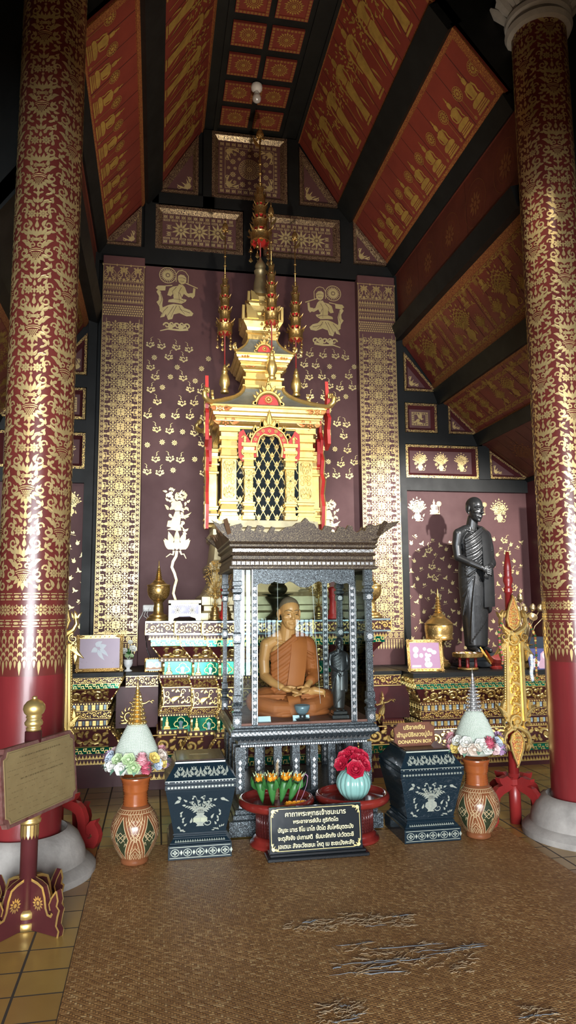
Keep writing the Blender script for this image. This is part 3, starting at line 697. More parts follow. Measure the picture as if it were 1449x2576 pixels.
# ------------------------------------------------------------------ columns
CR = .197
def column(cx, cy, label, ztop, nrep_off):
    t = thing('temple_column', label, 'column', (cx, cy, 0))
    mb = MB(); Zs = at(80, 1702, 4.26).z
    mb.lathe([(CR+.004, .2), (CR+.002, 1.0), (CR, Zs)], (cx, cy, 0), 64, 2, True, False)
    mb.lathe([(CR, Zs), (CR, ztop)], (cx, cy, 0), 64, 0, True, False)
    a0 = -pi/2-.15
    def fm(u, v, h): a = a0+u/CR; return (cx+(CR+h)*cos(a), cy+(CR+h)*sin(a), v)
    C = 2*pi*CR; w = C/6; st = []
    q = .5*.97
    tile = []
    # dotted basket with petals below
    for r_ in range(5):
        for k in range(6-r_): tile += disc((k-(5-r_)/2)*.0105, .118-r_*.0095, .0042, 6)
    tile += stroke([(-.036, .126), (-.02, .132), (0, .134), (.02, .132), (.036, .126)], .005)+stroke([(-.04, .137), (-.02, .144), (0, .146), (.02, .144), (.04, .137)], .005)
    for k in range(-3, 4): tile += leaf(k*.011, .072+abs(k)*.011, -90+k*24, .042, .021)
    tile += leaf(0, .035, -90, .04, .02)
    half = []
    half += leaf(.045, .1, -20, .04, .018, 60)+leaf(.05, .125, 30, .045, .018, 40)
    half += curl(.020, .168, .017, -60, 1.1, .010, .006, 10, .7)+leaf(.036, .15, 80, .06, .018, -30)+leaf(.048, .165, 60, .05, .02, -50)
    half += flower(.022, .205, .017, 6)+leaf(.045, .205, 70, .045, .02, 30)+leaf(.062, .19, 40, .04, .02, -40)
    half += curl(.078, .125, .024, 120, 1.0, .011, .007, 10, .7)+leaf(.072, .085, -10, .035, .018, 40)+leaf(.058, .06, -40, .04, .018, 50)
    half += leaf(.012, .232, 66, .055, .022, 30)+leaf(.03, .238, 48, .06, .022, 40)+leaf(.05, .243, 22, .055, .02, 60)
    half += leaf(.035, .292, 80, .05, .02, -50)+curl(.066, .3, .024, 200, 1.0, .012, .007, 10, .7)+leaf(.082, .262, 10, .03, .016)
    half += flower(.034, .372, .030, 8, .22)+leaf(.068, .345, 60, .04, .018, 60)+leaf(.072, .375, 110, .045, .018, -40)
    half += curl(.085, .40, .018, -20, 1.0, .010, .006, 9, .7)+leaf(.05, .41, 40, .04, .018, 50)+leaf(.02, .418, 60, .04, .018)
    half += leaf(.012, .445, 62, .04, .018)+leaf(.032, .445, 35, .04, .018)+leaf(.05, .45, 10, .035, .016)
    half += leaf(.07, .47, 30, .03, .014, 40)+leaf(.086, .45, 90, .035, .014)+leaf(.09, .03, 90, .035, .014)+leaf(.07, .02, 60, .03, .014)+leaf(.045, .012, 20, .035, .014)+leaf(.03, .03, 200, .03, .012, 40)
    tile += sym(half)
    half = []
    tile += disc(0, .205, .010, 8)+leaf(0, .22, 90, .05, .022)+leaf(0, .28, 90, .045, .022)+disc(0, .335, .008, 7)+leaf(0, .35, 90, .035, .014)+leaf(0, .395, 90, .035, .018)+leaf(0, .44, 90, .045, .02)+diam(0, .015, .008, .012)
    def grow(p, k=1.12):
        a, c = sum(u for u, v in p)/len(p), sum(v for u, v in p)/len(p); return [(a+(u-a)*k, c+(v-c)*k) for u, v in p]
    tile = [grow(p) for p in tile]
    n = int((ztop-Zs)/q)+1; z0 = Zs+.47
    for i in range(6):
        for k in range(-1, n):
            z = z0+nrep_off+k*q+(q/2 if i % 2 else 0)-.0
            for p in T(tile, i*w, z, 1):
                if min(v for _, v in p) > z0 and max(v for _, v in p) < ztop: st.append(p)
    # bands
    for zb in (z0-.045, z0-.195):
        m = 24
        for k in range(m):
            x = k*C/m; st += rect(x+.004, zb+.034, x+C/m-.006, zb+.040)+rect(x+.004, zb, x+C/m-.006, zb+.006)+[[(x+.004, zb+.02), (x+.014, zb+.013), (x+.03, zb+.013), (x+.040, zb+.02), (x+.03, zb+.027), (x+.014, zb+.027)]]+disc(x+.047, zb+.02, .004, 6)
    zb = z0-.10
    for k in range(12):
        x = k*C/12
        st += flower(x, zb, .036 if k % 2 else .03, 8, .24)+T(sym(curl(.038, .018, .013, 120, .9, .008)+curl(.038, -.018, .013, 240, -.9, .008)), x, zb)+leaf(x+C/24, zb-.03, 90, .06, .014)
    # fringe of leaves tapering into points
    zt = z0-.205
    for k in range(24):
        x = k*C/24
        st += T(sym(curl(.011, -.018, .009, 60, .9, .006)+leaf(.008, -.04, -70, .035, .013, -20)+leaf(.017, -.06, -100, .03, .010)), x, zt)
        st += leaf(x, zt-.06, 90, .05, .012)
        for j in range(4): st += T(sym(leaf(.002, 0, -50, .03, .012, -40)), x+(C/48 if j % 2 else 0), zt-.085-.024*j)+leaf(x+(C/48 if j % 2 else 0), zt-.08-.024*j, -90, .024, .01)
        L_ = .055 if k % 2 else .085
        st += leaf(x, zt-.175, -90, L_, .018, 0, 5)+leaf(x+C/48, zt-.175, -90, .045, .014)
    mb.sten(st, fm, .0022, 1)
    part(mb, 'shaft', [COLRED, GOLDS, COLPLAIN], t, sharp=None)
    mb = MB(); mb.lathe([(.40, 0), (.40, .035), (.375, .06), (.345, .075), (.335, .13), (.30, .2), (.26, .235), (.235, .245), (.225, .225), (.2, .22)], (cx, cy, 0), 48, 0); part(mb, 'stone_base', STONE, t, 'rounded grey stone base', sharp=40)
    mb = MB(); zc = 5.77
    mb.lathe([(CR, zc-.01), (CR+.035, zc), (CR+.05, zc+.035), (CR+.03, zc+.07), (CR+.02, zc+.085), (CR+.045, zc+.10), (CR+.05, zc+.13), (CR+.02, zc+.16), (CR+.015, zc+.19)]+[(CR+.06, zc+.215), (CR+.11, zc+.30), (CR+.10, zc+.34), (CR+.02, zc+.36)], (cx, cy, 0), 40, 0)
    for k in range(14):
        a = 2*pi*k/14; mb.tube([(cx+(CR+.02)*cos(a), cy+(CR+.02)*sin(a), zc+.17), (cx+(CR+.09)*cos(a), cy+(CR+.09)*sin(a), zc+.26), (cx+(CR+.14)*cos(a), cy+(CR+.14)*sin(a), zc+.32)], [.03, .045, .012], 6)
    part(mb, 'capital', CAPW, t, 'grey ringed capital', sharp=40)
    return t
column(-.712, 4.46, 'red round pillar with gold stencil behind the brass notice stand', 6.2, -.02)
column(2.80, 4.46, 'red round pillar with gold stencil standing right of the gilded ceremonial fan', 6.2, .10)
# ------------------------------------------------------------------ roof: profile on the right half, mirrored for the left half
def mx(p, mir): return V3((2*XC-p[0] if mir else p[0], p[1], p[2]))
DARKLINE = pm('board_joint_paint', (.03, .008, .006), (.02, .006, .005), 5, 0, .8)
def rooffr(P0, P1, mir):
    """frame on a roof plane: u towards the viewer from the back wall, v from the low edge to the high edge"""
    a = mx((P1[0], YW, P1[1]), mir); b = mx((P0[0], YW, P0[1]), mir); Vv = (b-a); L = Vv.length
    U = V3((0, -1, 0)); N = U.cross(Vv.normalized())
    if N.z > 0: N = -N
    return Fr(a, U, Vv, N), L
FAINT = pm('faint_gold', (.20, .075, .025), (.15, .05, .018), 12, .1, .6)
def roofpanel(P0, P1, y0, mir, draw, name='ceiling', mat=None, bord=.07, step=.21, off=0.):
    f, L = rooffr(P0, P1, mir); D = YW-y0; mb = MB()
    mb.prism([(0, 0), (D, 0), (D, L), (0, L)], f, -.05, 0, 0)
    st = []
    k = step*.6
    while k < D: st += rect(k, bord, k+.005, L-bord); k += step
    mb.sten(st, f, .001, 3)
    if bord: mb.prism([(0, 0), (D, 0), (D, bord), (0, bord)], f, 0, .012, 2); mb.prism([(0, L-bord), (D, L-bord), (D, L), (0, L)], f, 0, .012, 2); mb.prism([(D-bord, bord), (D, bord), (D, L-bord), (D-bord, L-bord)], f, 0, .012, 2)
    if draw: mb.sten(draw(D, L), f, .002, 1)
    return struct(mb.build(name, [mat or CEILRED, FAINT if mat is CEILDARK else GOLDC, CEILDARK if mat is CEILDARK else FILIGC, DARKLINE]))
def d_standing(mir):
    def g(D, L):
        o = []
        for k in range(8):
            u = .28+k*.37
            if u > D-.15: break
            o += T(standing(), u, .10, L*.80, 0, bool(mir), L*.82)+T(tree(k), u+.19, .14, L*.78, 0, False, L*.8)
        return o
    return g
def d_seated(mir):
    def g(D, L):
        o = []
        for k in range(9):
            u = .30+k*.29
            if u > D-.2: break
            o += T(seated(), u, .09, L*.43, 0, False, L*.52)+T(fan(), u+.155, .09, L*.42, 0, False, L*.48)
        return o
    return g
def d_rosettes(D, L):
    o = []
    for k in range(5):
        u = .45+k*.55; 
        if u < D-.2: o += ring(u, L/2, .2, .205)+ring(u, L/2, .13, .134)+flower(u, L/2, .11, 10)
    return o
def d_vases(small):
    def g(D, L):
        o = []; b = .09; r2 = random.Random(4)
        o += [p for v0 in (b, L-b-.05) for p in fit(scrollband, D-.2, .05, 1.5, (.1, v0))]
        pitch = .82; k = 0; u = .42
        while u < D-.1:
            o += T(vaseplant(), u, b+.07, (L-.2)*.74, 0, bool(k % 2), (L-.24)*.82)
            if not small:
                o += fit(scrollband, L-.26, .045, 1.5, (0, 0)) and T(fit(scrollband, L-.28, .05, 1.5), u+pitch/2+.02, .14, 1, pi/2)
            for s in (-1, 1):
                o += T(seated(), u+s*.22, L*.62, .17)+T(vaseplant(), u+s*.24, b+.06, .2)+flower(u+s*.24, b+.22, .04, 6)+T(fan(), u+s*.29, L*.60, .17)
                for q in range(5): o += T(bird(), u+s*r2.uniform(.14, .33), L*r2.uniform(.2, .93), .06, 0, s > 0)
            u += pitch; k += 1
        return o
    return g
def d_faint(D, L): return [p for k in range(3) for p in T(vaseplant(), .5+k*.8, .1, L*.6)]
def beam(X0, Z0, X1, Z1, y0, mir, d=.06, name='ceiling_beam'):
    """black purlin between two panels, standing proud of them"""
    f, L = rooffr((X0, Z0), (X1, Z1), mir); mb = MB(); mb.prism([(0, 0), (YW-y0, 0), (YW-y0, L), (0, L)], f, -.1, d, 0)
    return struct(mb.build(name, BLACKW))
Y0 = 4.62
for mir in (0, 1):
    roofpanel((1.54, 6.88), (2.04, 6.08), Y0, mir, d_standing(mir), bord=.05)
    beam(2.03, 6.09, 2.18, 5.90, Y0, mir, .05)
    roofpanel((2.17, 5.93), (2.61, 5.39), Y0, mir, d_seated(mir))
    beam(2.60, 5.41, 2.68, 5.28, Y0, mir, .04)
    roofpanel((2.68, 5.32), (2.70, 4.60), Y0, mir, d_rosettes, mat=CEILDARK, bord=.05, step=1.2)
    beam(2.69, 4.66, 2.74, 4.50, Y0, mir, .10)
    roofpanel((2.73, 4.53), (3.16, 3.93), 6.3 if mir else Y0, mir, d_vases(0), bord=.10)
    if mir: beam(2.73, 4.54, 3.17, 3.92, Y0, mir, -.005)
    beam(3.145, 3.95, 3.21, 3.78, 6.3 if mir else Y0, mir, .07)
    if mir: beam(3.16, 3.93, 3.21, 3.79, Y0, mir, .0)
    roofpanel((3.20, 3.80), (3.62, 3.42), Y0, mir, d_vases(1), bord=.05)
    beam(3.605, 3.44, 3.66, 3.31, Y0, mir, .06)
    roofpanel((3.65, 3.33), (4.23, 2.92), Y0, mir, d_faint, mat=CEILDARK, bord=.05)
    beam(4.2, 2.95, 4.4, 2.76, Y0, mir, .05)
# flat ridge ceiling with square rosette panels
mb = MB(); mb.box((.38, Y0, 6.86), (1.62, YW, 6.92), 0)
for x in (.40, .585, 1.375, 1.54): mb.box((x-.02, Y0, 6.835), (x+.02, YW, 6.87))
struct(mb.build('ceiling_ridge', BLACKW))
def rosette(x0, y0, k, label):
    t = thing('ceiling_panel', label, 'ceiling panel', (x0+.155, y0+.14, 6.86), 'square rosette panels along the ridge')
    f = Fr((x0, y0+.28, 6.845), (1, 0, 0), (0, -1, 0), (0, 0, -1)); mb = MB(); W, H = .31, .28
    mb.prism([(.03, .03), (W-.03, .03), (W-.03, H-.03), (.03, H-.03)], f, -.01, .006, 0)
    c = (W/2, H/2); st = disc(*c, .022, 10)+ring(*c, .030, .036, 16, 2)+ring(*c, .046, .052, 20, 2)
    for q in range(20): a = 18*q; st += leaf(c[0]+.056*cos(radians(a)), c[1]+.056*sin(radians(a)), a, .042 if q % 2 else .03, .017, 25, 4)
    mb.sten(st, f, .008, 1); part(mb, 'board', [CEILRED, GOLDC], t)
    mb = MB()
    for r_ in ((0, 0, W, .035), (0, H-.035, W, H), (0, .035, .035, H-.035), (W-.035, .035, W, H-.035)): mb.prism([(r_[0], r_[1]), (r_[2], r_[1]), (r_[2], r_[3]), (r_[0], r_[3])], f, -.01, .014, 0)
    st = []
    for q in range(9): st += flower(.018+q*(W-.036)/8, .018, .014, 5)+flower(.018+q*(W-.036)/8, H-.018, .014, 5)
    for q in range(1, 7): st += flower(.018, .018+q*(H-.036)/7, .014, 5)+flower(W-.018, .018+q*(H-.036)/7, .014, 5)
    mb.sten(st, f, .0155, 1); part(mb, 'border', [CEILRED, GOLDC], t, 'gold flower border')
ordn = ['nearest the back wall', 'second from the back wall', 'third from the back wall', 'fourth from the back wall', 'fifth from the back wall', 'sixth from the back wall', 'seventh from the back wall']
for k in range(6):
    rosette(.625, 7.05-k*.387, k, 'square red ceiling panel with gold sunburst, left row, '+ordn[k])
    rosette(.99, 7.05-k*.387, k, 'square red ceiling panel with gold sunburst, right row, '+ordn[k])
# bulb on the ridge
bp = V3((.95, 6.67, 6.84)); t = thing('ceiling_lamp', 'white ceiling lamp holder with bare bulb between the rosette panels', 'lamp', bp)
mb = MB(); mb.lathe([(.055, 0), (.06, -.02), (.055, -.05), (.035, -.07)], bp, 20); part(mb, 'holder', WHITE, t, sharp=40)
mb = MB(); mb.lathe([(.022, -.07), (.026, -.09), (.042, -.125), (.046, -.15), (.038, -.175), (.018, -.19), (.001, -.193)], bp, 20); part(mb, 'bulb', pm('bulb_glass', (.75, .75, .72), (.6, .6, .6), 9, .3, .1), t)
# dark roof of the nearer bays
mb = MB(); mb.box((-2.5, -5.2, WH), (4.4, Y0, WH+.1)); mb.box((-2.5, -5.2, 3.4), (-2.35, Y0, WH)); mb.box((4.22, -5.2, 3.4), (4.35, Y0, WH)); struct(mb.build('ceiling_front_bay', BLACKW))
mb = MB(); pr = [(1.0, 6.9), (1.55, 6.9), (2.05, 6.1), (2.17, 5.95), (2.62, 5.42), (2.7, 5.35), (2.7, 4.55), (3.2, 3.85), (3.65, 3.36), (4.3, 2.9)]
for mir in (0, 1):
    for i in range(len(pr)-1):
        (xa, za), (xb, zb) = pr[i], pr[i+1]
        q = [mx((xa, Y0, za), mir), mx((xb, Y0, zb), mir), mx((xb, Y0, WH), mir), mx((xa, Y0, WH), mir)]
        if abs(xb-xa) > .001: mb.poly(q)
struct(mb.build('ceiling_truss', BLACKW))
# ------------------------------------------------------------------ gable: black frame and gilt panels
mb = MB()
def b_(x0, z0, x1, z1, d=.05):
    mb.box((x0, YW-d, z0), (x1, YW+.05, z1)); 
    if x0 < XC-.3 or x1 > XC+.3: mb.box((2*XC-x1, YW-d-.001, z0), (2*XC-x0, YW+.05, z1))
b_(-.7, 5.185, 2.7, 5.37); b_(-.1, 5.9, 2.1, 6.03); b_(1.42, 5.9, 1.545, 6.84); b_(2.03, 5.37, 2.175, 6.03); b_(.91, 5.37, 1.12, 5.9)
b_(2.735, 3.77, 3.2, 3.9); b_(2.735, 3.29, 3.66, 3.42); b_(2.735, 2.76, 4.25, 2.905); b_(3.13, 3.42, 3.26, 3.9); b_(3.61, 2.9, 3.745, 3.42)
struct(mb.build('gable_frame', BLACKW))
def gpanel(poly, label, inner, fr=.075, group=None, dark=False):
    """a framed panel hung in the gable; poly in wall coordinates, counter-clockwise"""
    n = len(poly); cxp = sum(p[0] for p in poly)/n; czp = sum(p[1] for p in poly)/n
    t = thing('gable_panel', label, 'wall panel', (cxp, YW, czp), group)
    def inset(P, d):
        q = []
        for i in range(n):
            a, b, c = V3((*P[i-1], 0)), V3((*P[i], 0)), V3((*P[(i+1) % n], 0)); e1, e2 = (b-a).normalized(), (c-b).normalized()
            n1, n2 = V3((-e1.y, e1.x, 0)), V3((-e2.y, e2.x, 0)); m = (n1+n2)/(1+n1.dot(n2)); q.append((b.x+m.x*d, b.y+m.y*d))
        return q
    f = wallF((0, YW, 0)); i1 = inset(poly, fr); mb = MB(); mb.prism(i1, f, -.02, .012, 0)
    mb.sten(inner(i1), f, .0135, 1); part(mb, 'board', [MAROON, GOLDS if dark else GOLDP], t)
    mb = MB(); a = poly; b = i1; a2 = inset(poly, fr*.45)
    for i in range(n):
        j = (i+1) % n
        mb.hexa([f(*a[i], -.01), f(*a[j], -.01), f(*a2[j], -.01), f(*a2[i], -.01), f(*a[i], .06), f(*a[j], .06), f(*a2[j], .06), f(*a2[i], .06)], 0)
        mb.hexa([f(*a2[i], -.01), f(*a2[j], -.01), f(*b[j], -.01), f(*b[i], -.01), f(*a2[i], .055), f(*a2[j], .055), f(*b[j], .016), f(*b[i], .016)], 1 if dark else 0)
    part(mb, 'frame', [FILIGG if dark else FILIGD, MAROOND], t, 'moulded frame with gold filigree'); return t
def corner(x, z, s, r):
    return T([p for k in range(6) for p in leaf(.02, .02, 4+k*17, .09+.05*(k % 2), .028, 0, 4)]+ring(.0, .0, .05, .06, 16, 4)[:1]+leaf(.1, .02, 10, .1, .03, 40)+leaf(.02, .1, 80, .1, .03, -40)+curl(.16, .03, .03, 180, 1, .012)+curl(.03, .16, .03, -90, -1, .012), x, z, s, r)
def in_square(P):
    x0, z0 = P[0]; x1, z1 = P[2]; c = ((x0+x1)/2, (z0+z1)/2); o = frame2(x0+.02, z0+.02, x1-.02, z1-.02, .035)
    o = [p for p in o]; o = []
    o += fit(blockband, x1-x0-.04, .05, 1.3, (x0+.02, z0+.015))+fit(blockband, x1-x0-.04, .05, 1.3, (x0+.02, z1-.065))
    for X in (x0+.05, x1-.03): o += T(fit(blockband, z1-z0-.14, .04, 1.3), X, z0+.07, 1, pi/2)
    o += frame2(x0+.075, z0+.075, x1-.075, z1-.075, .005)
    for k in range(4): a = pi/2*k; sx, sz = (1, 1, -1, -1)[k], (1, -1, -1, 1)[k]
    for (X, Z, r) in ((x0+.08, z0+.08, 0), (x1-.08, z0+.08, pi/2), (x1-.08, z1-.08, pi), (x0+.08, z1-.08, -pi/2)): o += corner(X, Z, .85, r)
    for r0, r1 in ((.118, .124), (.085, .089), (.045, .05)): o += ring(*c, r0, r1, 32, 4)
    o += flower(*c, .042, 10)
    for k in range(24): a = 2*pi*k/24; o += flower(c[0]+.103*cos(a), c[1]+.103*sin(a), .012, 5); o += leaf(c[0]+.055*cos(a), c[1]+.055*sin(a), 360*k/24, .028, .01)
    for k in range(8):
        a = 2*pi*(k+.5)/8; o += flower(c[0]+.205*cos(a), c[1]+.205*sin(a), .036, 8); a = 2*pi*k/8; o += flower(c[0]+.165*cos(a), c[1]+.165*sin(a), .022, 6)+flower(c[0]+.238*cos(a), c[1]+.238*sin(a), .022, 6)
    return o
def in_rect(P):
    x0, z0 = P[0]; x1, z1 = P[2]; o = []; zc = (z0+z1)/2
    o += fit(blockband, x1-x0-.02, .05, 1.3, (x0+.01, z0+.01))+fit(blockband, x1-x0-.02, .05, 1.3, (x0+.01, z1-.06))
    for k in range(9): o += frame2(x0+.01+k*(x1-x0-.02)/9, z0+.065, x0+.01+(k+.8)*(x1-x0-.02)/9, z0+.085, .006)+frame2(x0+.01+k*(x1-x0-.02)/9, z1-.085, x0+.01+(k+.8)*(x1-x0-.02)/9, z1-.065, .006)
    for X in (x0+.07, x1-.07): o += T(fit(blockband, z1-z0-.2, .06, 1.3), X+.03, z0+.1, 1, pi/2)
    w = (x1-x0-.2)/3
    for k in range(3): X = x0+.1+w*(k+.5); o += flower(X, zc, .088, 10, .2, .8)+[p for q in range(10) for p in leaf(X+.06*cos(2*pi*(q+.5)/10), zc+.06*sin(2*pi*(q+.5)/10), 36*(q+.5), .045, .018)]
    for k in (1, 2): X = x0+.1+w*k; o += T(fit(leafband, z1-z0-.2, .03, .7), X+.015, z0+.1, 1, pi/2)
    return o
def in_tri(P):
    i = min(range(3), key=lambda k: abs((V3((*P[k-1], 0))-V3((*P[k], 0))).normalized().dot((V3((*P[(k+1) % 3], 0))-V3((*P[k], 0))).normalized())))
    o = []; q = P[i]; a, b = V3((*P[(i+1) % 3], 0))-V3((*q, 0)), V3((*P[i-1], 0))-V3((*q, 0))
    ang = 0 if (a.x > 0 and b.y > 0) or (b.x > 0 and a.y > 0) else pi/2
    s = min(a.length, b.length)/.33; o += corner(q[0]+(.012 if ang == 0 else -.012), q[1]+.012, s, ang)
    return o
def in_small(P):
    x0, z0 = P[0]; x1, z1 = P[2]; o = frame2(x0+.03, z0+.03, x1-.03, z1-.03, .004)+frame2(x0+.055, z0+.055, x1-.055, z1-.055, .004); n = 7
    for k in range(n): o += [p for z in (z0+.043, z1-.043) for p in flower(x0+.045+k*(x1-x0-.09)/(n-1), z, .012, 5)]
    for k in range(1, 5): o += [p for x in (x0+.043, x1-.043) for p in flower(x, z0+.045+k*(z1-z0-.09)/5, .012, 5)]
    return o+T(bird(), (x0+x1)/2, (z0+z1)/2-.01, .15)+leaf((x0+x1)/2-.04, (z0+z1)/2-.05, 0, .08, .03)
def in_three(P):
    x0, z0 = P[0]; x1, z1 = P[2]; o = []; r2 = random.Random(2)
    for k in range(3):
        x = x0+(k+.5)*(x1-x0)/3; o += T(vaseplant(), x, z0+.03, .2)
        for q in range(7): o += flower(x+r2.uniform(-.06, .06), z0+.1+r2.uniform(0, .1), .02, 5)
        o += T(bird(), x+.04, z0+.12, .07)
    return o
gpanel([(.55, 6.03), (1.41, 6.03), (1.41, 6.83), (.55, 6.83)], 'square gilt lacquer panel with a round flower medallion at the top of the gable', in_square)
gpanel([(-.06, 5.37), (.90, 5.37), (.90, 5.88), (-.06, 5.88)], 'long gilt panel with three ten-petal flowers, left of the central spire', in_rect)
gpanel([(1.13, 5.39), (2.02, 5.39), (2.02, 5.89), (1.13, 5.89)], 'long gilt panel with three ten-petal flowers, right of the central spire', in_rect)
gpanel([(1.555, 6.05), (2.02, 6.05), (1.555, 6.75)], 'triangular gilt panel right of the square medallion panel', in_tri, .06)
gpanel([(-.055, 6.04), (.40, 6.04), (.40, 6.76)], 'triangular gilt panel left of the square medallion panel', in_tri, .06)
gpanel([(2.18, 5.39), (2.60, 5.39), (2.18, 5.90)], 'triangular gilt panel under the right row of seated figures', in_tri, .055)
gpanel([(-.62, 5.375), (-.21, 5.375), (-.21, 5.84)], 'triangular gilt panel under the left row of seated figures', in_tri, .055)
for mir in (0, 1):
    sd = ('right', 'left')[mir]
    def M_(P): return P if not mir else [(2*XC-x, z) for x, z in reversed(P)]
    def rot(P): return P if not mir else P[-2:]+P[:-2] if len(P) == 4 else P
    def rc(x0, z0, x1, z1): return [(x0, z0), (x1, z0), (x1, z1), (x0, z1)] if not mir else [(2*XC-x1, z0), (2*XC-x0, z0), (2*XC-x0, z1), (2*XC-x1, z1)]
    nb = ('behind the right pillar side', 'beside the left pillar')[mir]
    gpanel(M_([(2.745, 3.905), (3.13, 3.905), (2.745, 4.36)]), 'triangular gold flower panel, topmost of the small gable panels %s' % ('near the right pillar', 'near the left pillar')[mir], in_tri, .055, dark=True)
    gpanel(rc(2.745, 3.425, 3.12, 3.76), 'small square gilt panel with a single bird, %s' % ('above the standing black statue', 'beside the left pillar')[mir], in_small, .06, dark=True)
    gpanel(M_([(3.26, 3.425), (3.61, 3.425), (3.26, 3.75)]), 'triangular gold flower panel beside the small bird panel, %s aisle' % sd, in_tri, .05, dark=True)
    gpanel(rc(2.735, 2.905, 3.60, 3.28), 'long gilt panel with three pots of flowers, %s' % ('above the standing black statue', 'partly hidden by the left pillar')[mir], in_three, .06, dark=True)
    gpanel(M_([(3.745, 2.915), (4.23, 2.915), (3.745, 3.24)]), 'lowest triangular gold flower panel in the %s aisle' % sd, in_tri, .05, dark=True)
# ------------------------------------------------------------------ altars: tiered bodies with relief bands
def offpl(P, d):
    """offset an open rectilinear plan outwards (plan runs left-back, front, right-back)"""
    n = len(P); q = []
    def nrm(a, b): e = (V3((*b, 0))-V3((*a, 0))).normalized(); return V3((e.y, -e.x, 0))
    for i in range(n):
        b = V3((*P[i], 0))
        if i == 0: q.append(b+nrm(P[0], P[1])*d)
        elif i == n-1: q.append(b+nrm(P[-2], P[-1])*d)
        else:
            n1, n2 = nrm(P[i-1], P[i]), nrm(P[i], P[i+1]); q.append(b+(n1+n2)/(1+n1.dot(n2))*d)
    return q
def nicheband(n):
    """green mirror niches: cusped gilt frame and a small kneeling figure between them; height 1, length 2.1"""
    o = []
    for k in range(n):
        x = k*2.1
        o += rect(x+.06, 0, x+.56, .10)+[[(x+.08, .1), (x+.54, .1), (x+.56, .2), (x+.44, .3), (x+.46, .5), (x+.40, .6), (x+.22, .6), (x+.16, .5), (x+.18, .3), (x+.06, .2)]]+disc(x+.31, .7, .1, 8)+leaf(x+.31, .76, 90, .26, .13)+leaf(x+.42, .5, 130, .26, .09)+leaf(x+.20, .5, 50, .26, .09)
        c = x+1.3
        for s in (-1, 1):
            o += stroke([(c+s*.18, .02), (c+s*.22, .18), (c+s*.42, .2), (c+s*.5, .38), (c+s*.38, .56), (c+s*.26, .58), (c+s*.24, .76), (c, .92)], .1, .08)
    return o
def niche_in(n):
    o = []
    for k in range(n): c = k*2.1+1.3; o += [[(c-.2, .04), (c+.2, .04), (c+.1, .16), (c+.12, .36), (c+.18, .5), (c, .62), (c-.18, .5), (c-.12, .36), (c-.1, .16)]]
    return o
def beastband(n):
    o = []
    for k in range(n):
        x = k*2.2
        o += leaf(x+.5, .25, 15, .9, .34, 10)+leaf(x+.55, .3, 120, .4, .16, 40)+leaf(x+1.3, .45, 70, .4, .2)+leaf(x+.75, .3, -90, .26, .1)+leaf(x+1.15, .32, -80, .28, .1)
        o += curl(x+.3, .7, .22, 200, 1.2, .09)+curl(x+1.5, .78, .2, 0, 1.2, .09)+curl(x+1.9, .35, .28, 180, 1.2, .1)+leaf(x+.9, .75, 30, .4, .16, 60)+leaf(x+2.0, .75, 100, .25, .12)+leaf(x+.1, .1, 60, .3, .14, -40)
        o += stroke([(x+.02, 0), (x+.1, .5), (x+.02, 1)], .12)+curl(x+.35, .25, .2, 90, -1.2, .09)+leaf(x+.6, .85, 10, .35, .16, 40)+leaf(x+1.3, .12, 10, .45, .18, 30)+leaf(x+1.75, .08, 70, .35, .16, -30)+leaf(x+1.05, .9, -20, .3, .14, -30)+leaf(x+1.62, .5, 200, .3, .15, 30)
    return o
ALTM = [MAROOND, GOLD, GREENG, BLUEG, BLACKW]
